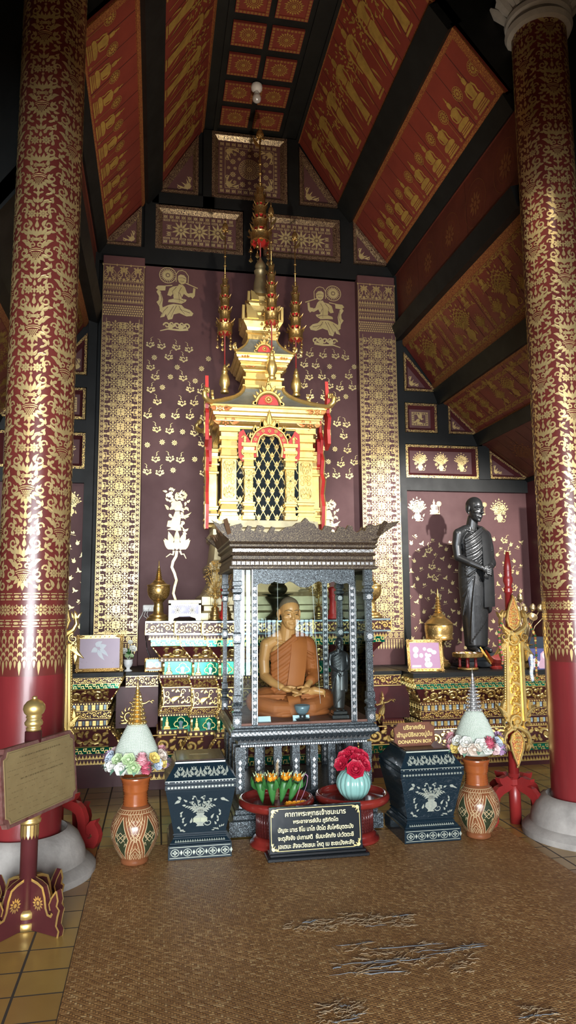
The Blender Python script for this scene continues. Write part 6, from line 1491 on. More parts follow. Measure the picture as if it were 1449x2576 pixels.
# ------------------------------------------------------------------ tall pottery vases with pearl cones
VP = [(.074, 0), (.081, .006), (.083, .02), (.078, .03), (.092, .06), (.118, .11), (.136, .17), (.140, .215), (.137, .255), (.123, .30), (.101, .34), (.082, .365), (.078, .375)]
def vrad(z):
    for (r0, z0), (r1, z1) in zip(VP, VP[1:]):
        if z <= z1: t = (z-z0)/(z1-z0); t = t*t*(3-2*t)*.35+t*.65; return r0+(r1-r0)*t
    return VP[-1][0]
def tallvase(x, y, a_off, lab1, lab2, gold, seed):
    t = thing('pottery_vase', lab1, 'vase', (x, y, .012)); zf = .012
    mb = MB(); mb.lathe([(vrad(z*.375/30), z*.375/30+zf) for z in range(31)], (x, y, 0), 48, 0)
    def fm(u, v, h): a = a_off+u; r = vrad(v)+h; return (x+r*cos(a), y+r*sin(a), v+zf)
    n = 5; w = 2*pi/n
    for k in range(n):
        u0 = k*w
        for i in range(14):      # green lozenge
            v0, v1 = .06+.25*i/14, .06+.25*(i+1)/14
            def hw(v): return w*.26*(1-abs((v-.185)/.125))
            for q in range(6):
                A, B = -1+q/3, -1+(q+1)/3; mb.sten([[(u0+hw(v0)*A, v0), (u0+hw(v0)*B, v0), (u0+hw(v1)*B, v1), (u0+hw(v1)*A, v1)]], fm, .0012, 1)
        def ln(P, wd, h=.0022):
            Q = []
            for a, b in zip(P, P[1:]): Q += [(a[0]+(b[0]-a[0])*i/8, a[1]+(b[1]-a[1])*i/8) for i in range(8)]
            Q.append(P[-1])
            for a, b in zip(Q, Q[1:]):
                dx, dz = (b[0]-a[0])*.14, b[1]-a[1]; l = math.hypot(dx, dz) or 1; nu, nv = -dz/l*wd/2/.14, dx/l*wd/2
                mb.sten([[(a[0]-nu, a[1]-nv), (b[0]-nu, b[1]-nv), (b[0]+nu, b[1]+nv), (a[0]+nu, a[1]+nv)]], fm, h, 2)
        for off in (0, .020, .040):
            for s in (-1, 1): ln([(u0+s*off/.14, .05), (u0+s*(w*.27+off*.9/.14), .185), (u0+s*off/.14, .32)], .0042)
        for s in (-1, 1):
            for dz in (.06, .11, .16): ln([(u0+s*w*.10, .10+dz-.02), (u0+s*w*.16, .115+dz-.01), (u0+s*w*.19, .10+dz), (u0+s*w*.17, .09+dz)], .003) if dz < .15 else None
        for c, vv, sz in ((u0, .185, .03), (u0+w/2, .19, .026)):
            for d in (-.012, 0, .012): ln([(c+(d-sz*.5)/.14, vv+d-0), (c+(d+sz*.5)/.14, vv+d+sz*.9)], .0028); ln([(c+(d+sz*.5)/.14, vv-d), (c+(d-sz*.5)/.14, vv-d+sz*.9)], .0028)
            ln([(c-sz/.14, vv+sz*.45), (c, vv+sz*1.5), (c+sz/.14, vv+sz*.45), (c, vv-sz*.7), (c-sz/.14, vv+sz*.45)], .003)
        for vv, s in ((.335, -1), (.045, 1)):        # lattice petals hanging from the shoulder and rising from the foot
            c = u0+w/2
            for q in (1., .75): ln([(c-.05*q/.14, vv), (c-.047*q/.14, vv+s*.03*q), (c, vv+s*.085*q), (c+.047*q/.14, vv+s*.03*q), (c+.05*q/.14, vv)], .0035)
            for d in (-.02, 0, .02): ln([(c+(d-.012)/.14, vv+s*.004), (c+(d+.012)/.14, vv+s*.045)], .0026); ln([(c+(d+.012)/.14, vv+s*.004), (c+(d-.012)/.14, vv+s*.045)], .0026)
            for d in range(9): e = (d-4)/4; ln([(c+e*.05/.14, vv+s*(.035+.05*(1-abs(e)))), (c+e*.06/.14, vv+s*(.050+.052*(1-abs(e))))], .0022)
    for k in range(40): ln([(k*2*pi/40, .338), (k*2*pi/40+.06, .352)], .004)
    ln([(k*.3, .335) for k in range(22)], .003); ln([(k*.3, .356) for k in range(22)], .003)
    part(mb, 'vase_body', [VBROWN, VGREEN, CREAM], t, 'brown and green incised belly')
    mb = MB(); P = [(.079, .372)]
    for k in range(9): P += [(.070-.001*k*(k < 5)+.0016*max(0, k-4), .382+k*.016), (.0745-.001*k*(k < 5)+.0018*max(0, k-4), .389+k*.016)]
    P += [(.085, .535), (.093, .552), (.088, .556), (.076, .54)]
    mb.lathe([(r, z+zf) for r, z in P], (x, y, 0), 40, 0); part(mb, 'vase_neck', TERRA, t, 'ribbed orange glazed neck')
    g = thing('flower_cone', lab2, 'offering cone', (x, y, .555))
    CP = [(.10, .60), (.128, .64), (.132, .68), (.122, .74), (.100, .80), (.075, .86), (.055, .90), (.045, .915)]
    mb = MB(); mb.lathe(CP, (x, y, 0), 36, 0)
    for i in range(30):
        v = .625+.285*i/30
        for (r0, z0), (r1, z1) in zip(CP, CP[1:]):
            if z0 <= v <= z1: r = r0+(r1-r0)*(v-z0)/(z1-z0)
        m = int(2*pi*r/.0105)
        for k in range(m): a = 2*pi*(k+.5*(i % 2))/m; mb.ell((x+r*cos(a), y+r*sin(a), v), .0056, 6, 4)
    part(mb, 'pearl_cone', PEARL, g, 'cone covered in small white beads')
    tm = GOLD if gold else SILVER; z = .912
    for k in range(9):
        mb = MB(); r = .050*(1-k*.086); h = .030-.0012*k
        mb.lathe([(r*.55, z), (r*.95, z+.004), (r*1.02, z+h*.35), (r*.92, z+h*.6), (r*.55, z+h*.7), (r*.5, z+h)], (x, y, 0), 24, 0)
        if k < 7:
            for q in range(14): a = 2*pi*q/14; mb.ell((x+r*cos(a), y+r*sin(a), z+h*.35), r*.2, 6, 4)
        part(mb, 'spire_ring', tm, g); z += h
    mb = MB(); mb.lathe([(.010, z-.004), (.012, z+.01), (.006, z+.03), (.009, z+.036), (.004, z+.05), (.0008, z+.10)], (x, y, 0), 12); part(mb, 'spire_tip', tm, g)
    t.scale.z = .875; g.scale.z = .875; g.location.z = .012+.543*.875
    rg = random.Random(seed); cols = ['white', 'lilac', 'cream', 'green', 'blush', 'yellow', 'white', 'pink', 'blue', 'cream', 'rose', 'white', 'lilac', 'blush', 'yellow', 'green', 'pink', 'blue', 'white']
    for row, (R_, zz, m) in enumerate(((.165, .588, 15), (.158, .634, 14))):
        for k in range(m):
            a = 2*pi*(k+.5*row)/m+rg.uniform(-.06, .06)-1.6; c = V3((x+R_*cos(a), y+R_*sin(a), zz+rg.uniform(-.008, .01))); ax = V3((cos(a), sin(a), .15 if row == 0 else .6)); cl = cols[(k*7+row*4+seed*3) % len(cols)]
            mb = MB(); r = rg.uniform(.037, .047)
            (pompon if cl in ('lilac', 'rose', 'pink') else bloom)(mb, c, r, ax, 0, seed*50+k)
            part(mb, 'flower', FC[cl], g, {'lilac': 'lilac pompon flower', 'rose': 'dark pink pompon flower', 'pink': 'pink pompon flower'}.get(cl, cl+' fabric rose'), norm=False)
    mb = MB()
    for k in range(26): a = rg.uniform(0, 2*pi); leafblade(mb, (x+.13*cos(a), y+.13*sin(a), .585), (cos(a+rg.uniform(-.5, .5)), sin(a), rg.uniform(-.7, .4)), (0, 0, 1), .08, .035)
    mb.lathe([(.075, .55), (.12, .57), (.13, .60), (.11, .63)], (x, y, 0), 20); part(mb, 'leaves', pcol('leaf_mint', (.18, .34, .24)), g, norm=False)
vl = atz(338, 2172, .012); vr = atz(1203, 2108, .012)
tallvase(vl.x, 4.50, .35, 'incised brown and green pottery vase left of the blue-black box', 'white beaded cone with gold spire in a flower wreath, on the left vase', True, 1)
tallvase(vr.x+.02, 4.52, -.25, 'incised brown and green pottery vase right of the donation box', 'white beaded cone with silver spire in a flower wreath, on the right vase', False, 2)
# ------------------------------------------------------------------ donation boxes
BOXB = filig('sky_tinted_lacquer', (.008, .018, .027), (.010, .021, .030), 30, .1, 0, .22, False, 3, 0, .3)  # navy tint in the base colour stands in for reflected sky
INLAY = pm('pale_inlay', (.52, .54, .44), (.34, .38, .34), 60, .4, .35)
def donation(cx, y0, yaw, label, sealed):
    W = .375; D = .40; t = thing('donation_box', label, 'donation box', (cx, y0+D/2, .012)); M = Matrix.Translation((cx, y0+D/2, .012)) @ Matrix.Rotation(yaw, 4, 'Z') @ Matrix.Diagonal((1, 1, .85, 1))
    def r_(h, z): return [(-h, -h*1.06, z), (h, -h*1.06, z), (h, h*1.06, z), (-h, h*1.06, z)]
    def fin(mb, nm, mats, lab=None, **k): mb.xf(M); return part(mb, nm, mats, t, lab, **k)
    def ff(h, z, tilt=0.): return Fr((0, -h*1.06, z), (1, 0, 0), (0, -tilt, 1))
    mb = MB(); mb.loft([r_(h, z) for h, z in ((.188, 0), (.188, .095), (.178, .10), (.178, .108), (.160, .13), (.160, .137), (.152, .148), (.160, .155), (.160, .165))], 0)
    f = ff(.188, .012); st = []
    for k in range(5):
        x = -.148+k*.074; st += flower(x, .036, .016, 4)+ring(x, .036, .022, .026, 12, 4)+diam(x+.037, .036, .008, .018)
    st += rect(-.18, .0, .18, .004)+rect(-.18, .070, .18, .074)
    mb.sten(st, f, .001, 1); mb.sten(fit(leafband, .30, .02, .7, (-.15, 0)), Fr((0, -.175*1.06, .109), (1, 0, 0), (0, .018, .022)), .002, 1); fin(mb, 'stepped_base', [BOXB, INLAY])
    mb = MB(); mb.loft([r_(h, z) for h, z in ((.155, .165), (.205, .455), (.207, .47))], 0)
    f = ff(.155, .165, .053/.305*1.0); s0 = .30
    st = T(vaseplant(), 0, .045, .24, 0, False, .25)+T(bird(), -.12, .235, .09)+T(bird(), .12, .24, .09, 0, True)
    for s in (-1, 1):
        for k in range(7): st += leaf(s*(.135-.008*k), .012+.004*(k % 3)+.008*max(0, 3-k), 60+k*20, .02, .008)
        for k in range(5): st += leaf(s*.095+s*.006*k, .05+.022*k, 80+s*20*(-1)**k, .026, .012, 30*s)
    mb.sten(st, f, .0015, 1)
    if sealed:
        mb.sten(rect(-.042, .075, -.002, .108)+rect(.002, .075, .042, .108), f, .003, 2)
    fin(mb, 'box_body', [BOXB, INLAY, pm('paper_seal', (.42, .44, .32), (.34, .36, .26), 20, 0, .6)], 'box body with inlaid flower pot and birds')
    mb = MB(); mb.loft([r_(h, z) for h, z in ((.207, .47), (.212, .475), (.212, .505), (.207, .508), (.207, .513), (.213, .516), (.213, .536), (.205, .545), (.152, .632), (.155, .637), (.155, .650), (.15, .652))], 0)
    f = ff(.212, .478); mb.sten(sum([flower(-.19+k*.02, .012, .008, 5) for k in range(20)], [])+sum([disc(-.19+k*.02, .048, .004, 6) for k in range(20)], [])+rect(-.21, .054, .21, .057), f, .001, 1)
    f = Fr((0, -.205*1.06, .546), (1, 0, 0), (0, .056, .087)); st = []
    for k in range(4):
        x = -.12+k*.08; st += T(sym(leaf(.004, .02, 60, .05, .018, 30)+leaf(.012, .012, 30, .04, .015, 40)+leaf(.004, .055, 70, .03, .012)), x, 0)+stroke([(x-.034, .01), (x-.028, .045), (x, .082), (x+.028, .045), (x+.034, .01)], .004)+leaf(x+.04, .03, 90, .05, .014)
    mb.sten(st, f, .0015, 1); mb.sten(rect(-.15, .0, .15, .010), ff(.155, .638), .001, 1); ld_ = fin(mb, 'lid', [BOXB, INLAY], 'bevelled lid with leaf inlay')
    mb = MB(); mb.bbox((-.148, -.155, .652), (.148, .155, .660), .003); mb.box((-.06, -.008, .6602), (.06, .008, .6606), 1); mb.xf(M); part(mb, 'lid_top', [WOODD, BLACKL], ld_, 'dark wooden top with coin slot')
    return t, M
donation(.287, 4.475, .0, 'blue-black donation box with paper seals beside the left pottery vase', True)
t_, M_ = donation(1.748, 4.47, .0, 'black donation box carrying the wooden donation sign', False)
sg = thing('donation_sign', 'notched brown wooden sign with gold lettering on the right donation box', 'sign', (1.70, 4.64, .576))
F_s = Fr((1.700, 4.615, .576), (1, .05, 0), (-.01, .06, 1)); w, h = .142, .145
P = [(-w+.03, 0), (w-.03, 0), (w-.018, .015), (w, .028), (w-.004, .08), (w, h-.03), (w-.02, h-.018), (w-.03, h), (-w+.03, h), (-w+.02, h-.018), (-w, h-.03), (-w+.004, .08), (-w, .028), (-w+.018, .015)]
mb = MB(); mb.prism(P, F_s, -.02, 0, 0); mb.relief(stroke(P+[P[0]], .006), F_s, .004, 0, .2); part(mb, 'board', SIGNW, sg)
def words(lines, f, parent, mat, nm, maxw, wt=0):
    mb = MB()
    for txt, size, v in lines:
        o, L = text_mb(txt, size, f, .0015, font_weight=wt)
        if L > maxw:
            s = maxw/L; o, L = text_mb(txt, size, (lambda u, vv, hh, s=s: f(u*s, vv, hh)), .0015, font_weight=wt)
        d = f(0, v, 0)-f(0, 0, 0); o.v = [tuple(V3(p)+d) for p in o.v]; mb.ext(o)
    return part(mb, nm, mat, parent, norm=False)
GLET = pm('gold_lettering', (.80, .62, .25), (.68, .5, .18), 30, .4, .4)
words([('บริจาคเงิน', .038, .104), ('เข้ามูลนิธิหลวงปู่มั่น', .038, .058), ('DONATION BOX', .030, .016)], F_s, sg, GLET, 'lettering', .25, .0009)
# ------------------------------------------------------------------ red lacquer tray stands
def tray(x, y, label):
    t = thing('lacquer_tray_stand', label, 'tray stand', (x, y, .012)); z = .012
    mb = MB(); mb.lathe([(.165, z), (.172, z+.012), (.165, z+.03), (.145, z+.045), (.150, z+.058), (.135, z+.075), (.128, z+.08)], (x, y, 0), 40); part(mb, 'foot', REDL, t)
    mb = MB(); P = []
    for k in range(9): P += [(.122, z+.08+k*.023), (.128, z+.086+k*.023), (.128, z+.096+k*.023)]
    mb.lathe([(r, zz) for r, zz in P]+[(.13, z+.29)], (x, y, 0), 60, ribs=0); 
    for k in range(40): a = 2*pi*k/40; mb.tube([(x+.128*cos(a), y+.128*sin(a), z+.085), (x+.128*cos(a), y+.128*sin(a), z+.285)], .005, 5)
    part(mb, 'drum', pm('dark_red_lacquer', (.09, .014, .012), (.05, .010, .010), 8, 0, .22, .03, .5), t, 'ribbed dark red drum')
    mb = MB(); mb.lathe([(.13, z+.285), (.17, z+.287), (.215, z+.295), (.236, z+.315), (.241, z+.34), (.236, z+.362), (.226, z+.372), (.214, z+.368), (.208, z+.345), (.195, z+.325), (.16, z+.318), (.001, z+.318)], (x, y, 0), 48); part(mb, 'tray', REDL, t, 'shallow round red tray'); t.scale.z = .78; return z+.318*.78
tl = atz(692, 2128, .012); zt_ = tray(.775, 4.64, 'red lacquer tray stand with leaf cones and marigolds behind the black plaque')
tray(1.272, 4.64, 'red lacquer tray stand holding the green ribbed pot of roses')
px_, py_ = 1.283, 4.64
t = thing('celadon_pot', 'pale green ribbed round pot on the right red tray', 'pot', (px_, py_, zt_))
mb = MB(); mb.lathe([(r, zt_+q*.88) for r, q in ((.055, 0), (.062, .006), (.092, .04), (.110, .085), (.113, .115), (.106, .15), (.084, .185), (.056, .205), (.050, .207), (.046, .195), (.05, .16))], (px_, py_, 0), 108, 0, ribs=18, rd=.07); part(mb, 'ribbed_body', CELADON, t)
for k, (dx, dy, dz, r, tx, tz) in enumerate(((-.005, -.07, .235, .052, -.1, .35), (-.085, -.02, .262, .043, -.7, .5), (.055, -.045, .262, .046, .45, .5), (-.055, .01, .298, .042, -.5, .8), (.0, .02, .318, .046, -.05, 1.), (.062, .015, .300, .044, .4, .9), (.02, -.03, .285, .042, .1, .8), (.085, -.005, .245, .040, .8, .4))):
    c = V3((px_+dx, py_+dy, zt_+dz-.04)); ax = V3((tx, -.7, tz)); t = thing('rose', 'crimson rose in full bloom in the pale green ribbed pot', 'rose', c, 'crimson roses in the green pot')
    mb = MB(); bloom(mb, c, r, ax, 0, k, 4, .92); part(mb, 'bloom', ROSE, t, norm=False)
    mb = MB(); mb.tube([c-ax.normalized()*r*.1, c*.5+V3((px_+dx*.3, py_+dy*.3, zt_+.17))*.5, (px_+dx*.25, py_+dy*.25, zt_+.14)], .0035, 6); leafblade(mb, c-V3((0, 0, .03)), (tx, .2, .1), (0, 0, 1), .05, .025); part(mb, 'stem', LEAFG, t, norm=False)
# leaf cones and marigolds on the left tray
def cone(x, y, lx, ly, h, label):
    t = thing('leaf_cone', label, 'leaf cone', (x, y, zt_)); a = V3((x, y, zt_+.004)); b = V3((x+lx, y+ly, zt_+h)); d = (b-a).normalized(); mb = MB()
    mb.lathe([(.002, 0), (.013, h*.2), (.026, h*.55), (.034, h*.88), (.030, h*.9)], a, 14, 0, ax=d)
    for k in range(5): q = 2*pi*k/5; n, e, g = basis(d); leafblade(mb, b+(e*cos(q)+g*sin(q))*.028-d*.06, d+(e*cos(q)+g*sin(q))*.35, e*cos(q)+g*sin(q), .085, .04)
    part(mb, 'leaf_wrap', LEAFG, t, norm=False)
    for k in range(3):
        q = 2*pi*k/3+lx*9; n, e, g = basis(d); c = b+(e*cos(q)+g*sin(q))*.016+d*.012; mb = MB(); pompon(mb, c, .024, d, 0, k, 50); part(mb, 'marigold', MARI, t, norm=False)
    mb = MB()
    for k in range(6): q = k*1.05; n, e, g = basis(d); c = b+(e*cos(q)+g*sin(q))*.03+d*.03; mb.ell(c, .006, 6, 4); mb.tube([c, c+d*.02+e*cos(q)*.008], [.004, .001], 5)
    part(mb, 'jasmine_buds', FC['green'], t)
tx, ty = .775, 4.65
cone(tx-.09, ty-.03, -.02, -.01, .15, 'banana-leaf cone with marigolds, leftmost on the left red tray')
cone(tx-.035, ty-.085, -.01, -.02, .165, 'banana-leaf cone with marigolds, front one on the left red tray')
cone(tx+.02, ty-.05, .03, -.01, .155, 'banana-leaf cone with marigolds, leaning beside the pink ribbon')
cone(tx+.075, ty-.04, .055, .0, .14, 'banana-leaf cone with marigolds, rightmost on the left red tray')
mb = MB(); c0 = V3((tx+.10, ty-.13, zt_+.03))
for k in range(9): c = c0+V3(((k-4)*.013, -.02+.002*(k-4)**2*.3, .004*(k % 2)-.012)); pompon(mb, c, .020, (0, -.4, 1), 0, k, 44)
tag(mb.build('marigold_garland', MARI, norm=False), 'short orange marigold garland lying at the front of the left tray', 'garland')
mb = MB(); P = [V3((tx+.105, ty-.10, zt_+.02)), V3((tx+.13, ty-.09, zt_+.08)), V3((tx+.155, ty-.08, zt_+.15)), V3((tx+.175, ty-.08, zt_+.185)), V3((tx+.19, ty-.085, zt_+.17)), V3((tx+.18, ty-.095, zt_+.12)), V3((tx+.15, ty-.11, zt_+.06)), V3((tx+.115, ty-.125, zt_+.01))]
vs = []
for p in P: vs += [p+V3((-.004, -.010, 0)), p+V3((.004, .010, 0))]
mb.add(vs, [(2*i, 2*i+1, 2*i+3, 2*i+2) for i in range(len(P)-1)], 0, True); o = mb.build('ribbon', pm('pink_ribbon', (.75, .42, .62), (.5, .25, .42), 40, 0, .4), norm=False); md = o.modifiers.new('t', 'SOLIDIFY'); md.thickness = .0012; tag(o, 'loop of pink and white ribbon standing out of the left red tray', 'ribbon')
for k in range(3):
    mb = MB(); mb.tube([(tx+.0+.008*k, ty+.02, zt_+.01), (tx+.005+.006*k, ty+.015, zt_+.235+.012*k)], .0022, 6); tag(mb.build('incense_stick', pm('incense', (.5, .36, .2), (.4, .25, .12), 30, 0, .7)), 'thin incense stick standing among the leaf cones', 'incense stick', 'incense sticks on the left tray')
# ------------------------------------------------------------------ black plaque with the chant
PL = thing('chant_plaque', 'black polished plaque with gold Thai verses at the front of the mat', 'plaque', (.975, 4.37, .012))
mb = MB(); mb.bbox((.668, 4.315, .012), (1.286, 4.45, .032), .004); mb.bbox((.685, 4.335, .032), (1.27, 4.435, .050), .004); part(mb, 'stand', BLACKL, PL)
PFf = Fr((.968, 4.348, .05), (1, 0, 0), (0, .10, 1)); mb = MB(); mb.prism([(-.283, 0), (.283, 0), (.283, .255), (-.283, .255)], PFf, -.02, 0, 0)
mb.sten(rect(-.23, .010, .23, .0128)+rect(-.23, .2425, .23, .2453)+rect(-.273, .045, -.2702, .21)+rect(.2702, .045, .273, .21), PFf, .0008, 1)
for (x, z, r) in ((-.272, .011, 0), (.272, .011, pi/2), (.272, .2445, pi), (-.272, .2445, -pi/2)): mb.sten(corner(x, z, .24, r), PFf, .0008, 1)
part(mb, 'slab', [pm('black_granite', (.010, .016, .022), (.006, .010, .014), 40, 0, .12, 0, .3), GLET], PL, 'polished black slab with gold border')
GLT = pm('engraved_gold', (.78, .70, .42), (.64, .56, .30), 60, .2, .5)
words([('คาถาพระพุทธเจ้าชนะมาร', .039, .200), ('พระอาจารย์มั่น ภูริทัตโต', .030, .160), ('ปัญจะ มาเร ชิโน นาโถ ปัตโต สัมโพธิมุตตะมัง', .034, .115), ('จะตุสัจจัง ปะกาเสติ  ธัมมะจักกัง ปะวัตตะยิ', .034, .070), ('เอเตนะ สัจจะวัชเชนะ โหตุ เม ชะยะมังคะลัง', .034, .026)], PFf, PL, GLT, 'engraved_verses', .462, .0006)
# ------------------------------------------------------------------ notice stand at the left
pb = atz(64, 2338, 0); NX, NY = pb.x, pb.y+.02
ns = thing('notice_stand', 'maroon and gold notice stand with a worn brass text plate', 'notice stand', (NX, NY, 0))
zN = lambda yy: at(68, yy, NY).z
mb = MB(); mb.tube([(NX, NY, .09), (NX, NY, zN(1840))], .040, 24); part(mb, 'post', MAROOND, ns)
mb = MB(); mb.lathe([(.050, 0), (.052, .012), (.052, .03), (.047, .034)], (NX, NY, .0), 28, 0); mb.lathe([(.047, .034), (.047, .05)], (NX, NY, 0), 28, 1, caps=False); mb.lathe([(.047, .05), (.052, .055), (.052, .072), (.049, .08), (.04, .088)], (NX, NY, 0), 28, 0); part(mb, 'foot_ring', [GOLD, MAROOND], ns, 'gold banded foot ring')
zb = zN(1838); zt2 = zN(1752)
mb = MB(); H = zt2-zb; mb.lathe([(.034, zb), (.036, zb+.08*H), (.028, zb+.1*H), (.042, zb+.17*H), (.044, zb+.24*H), (.036, zb+.31*H), (.033, zb+.36*H), (.038, zb+.38*H), (.038, zb+.41*H), (.033, zb+.43*H), (.047, zb+.52*H), (.053, zb+.63*H), (.050, zb+.74*H), (.036, zb+.85*H), (.014, zb+.92*H), (.010, zb+.93*H), (.014, zb+.96*H), (.010, zb+H), (.001, zb+1.01*H)], (NX, NY, 0), 28); part(mb, 'finial', GOLD, ns, 'gold onion finial')
zc0 = zN(2052)
mb = MB(); mb.lathe([(.042, zc0-.035), (.050, zc0-.03), (.052, zc0-.018), (.044, zc0-.012), (.046, zc0-.005), (.056, zc0+.01), (.056, zc0+.035), (.044, zc0+.045)], (NX, NY, 0), 28)
for k in range(16): a = 2*pi*k/16; f = Fr((NX+.0415*cos(a), NY+.0415*sin(a), zc0-.10), (-sin(a), cos(a), 0), (0, 0, 1)); mb.sten([[(-.007, .018), (0, 0), (.007, .018), (.007, .064), (-.007, .064)]], f, .001, 0)
part(mb, 'collar', GOLD, ns, 'gold collar with leaf fringe')
FT = [(.035, .0), (.215, .0), (.222, .03), (.205, .05), (.212, .09), (.222, .12), (.205, .135), (.212, .16), (.200, .20), (.172, .165), (.158, .135), (.166, .11), (.178, .10), (.17, .085), (.150, .088), (.136, .115), (.128, .16), (.112, .20), (.080, .215), (.035, .225)]
for k in range(4):
    a = radians(-38+90*k); f = Fr((NX, NY, .002), (cos(a), sin(a), 0), (0, 0, 1)); mb = MB(); mb.prism(FT, f, -.014, .014, 0)
    ol = stroke(FT[12:], .013)+stroke(FT[1:9], .011)+stroke(FT[8:12], .008)
    for g in (f, Fr(f.o, -f.U, f.V)):
        s = 1 if g is f else -1; mb.sten([[(s*(u-.0), v) for u, v in p] for p in T(ol, -.002, -.003, 1)], g, .0148, 1); mb.sten([[(s*u, v) for u, v in p] for p in flower(.085, .125, .034, 12, .3)], g, .0148, 1)
    part(mb, 'scroll_foot', [MAROOND, GOLD], ns, 'scroll-cut foot outlined in gold')
Rr, Lr = at(168, 1926, 3.93), at(-5, 1966, 3.46); Ub = V3((Rr.x-Lr.x, Rr.y-Lr.y, 0)).normalized(); cb = Lr.lerp(Rr, .46); hw = (Rr-cb).length
Nb = V3((Ub.y, -Ub.x, 0)); cb = V3((NX, NY, 0))+Nb*.055+V3((0, 0, at(75, 1955, NY-.04).z)); hw = .290; Fb = Fr(cb, Ub, V3((0, 0, 1))-Nb*.10)
oct_ = lambda w, h, c: [(-w+c, -h), (w-c, -h), (w-c*.7, -h+c*.7), (w, -h+c), (w, h-c), (w-c*.7, h-c*.7), (w-c, h), (-w+c, h), (-w+c*.7, h-c*.7), (-w, h-c), (-w, -h+c), (-w+c*.7, -h+c*.7)]
mb = MB(); mb.prism(oct_(hw, .172, .03), Fb, -.03, 0, 0); part(mb, 'board', pm('worn_maroon_board', (.10, .025, .022), (.17, .09, .075), 30, 0, .5, .1), ns)
PLATE = pm('worn_brass_plate', (.42, .32, .15), (.33, .24, .11), 6, .5, .36, .08)
mb = MB(); P = oct_(hw-.018, .156, .03); mb.prism(P, Fb, 0, .003, 0); mb.sten(stroke([(u*.975, v*.955) for u, v in P]+[(P[0][0]*.975, P[0][1]*.955)], .0016), Fb, .0036, 1)
rg = random.Random(4)
for row in range(11):
    v = .118-row*.024; m = .16 if row in (0, 4) else .25; u = -m+(.05 if row in (1, 10) else 0)
    while u < m*(.75 if row in (3, 9, 10) else 1):
        w_ = rg.uniform(.006, .02); big = row in (0, 4); hh = .007 if big else .0035
        if rg.random() < (.95 if big else .62): mb.sten([q for i in range(max(1, int(w_/.005))) for q in stroke([(u+i*.005, v-hh/2), (u+i*.005+.002, v+hh*.6), (u+i*.005+.004, v+hh*.2)], .0012)], Fb, .0036, 1)
        u += w_+.003
for k in range(26): a = rg.uniform(-.5, .4); u, v, l = rg.uniform(-.25, .27), rg.uniform(-.13, .13), rg.uniform(.02, .09); mb.sten(stroke([(u, v), (u+l*.5*cos(a), v+l*.5*sin(a)+.002), (u+l*cos(a), v+l*sin(a))], .0005), Fb, .0038, 2)
part(mb, 'brass_plate', [PLATE, pm('worn_engraving', (.10, .07, .04), (.16, .11, .055), 40, .4, .5), pm('scratch', (.55, .45, .25), (.5, .4, .2), 40, .6, .3)], ns, 'scratched brass plate with faint lines of text')
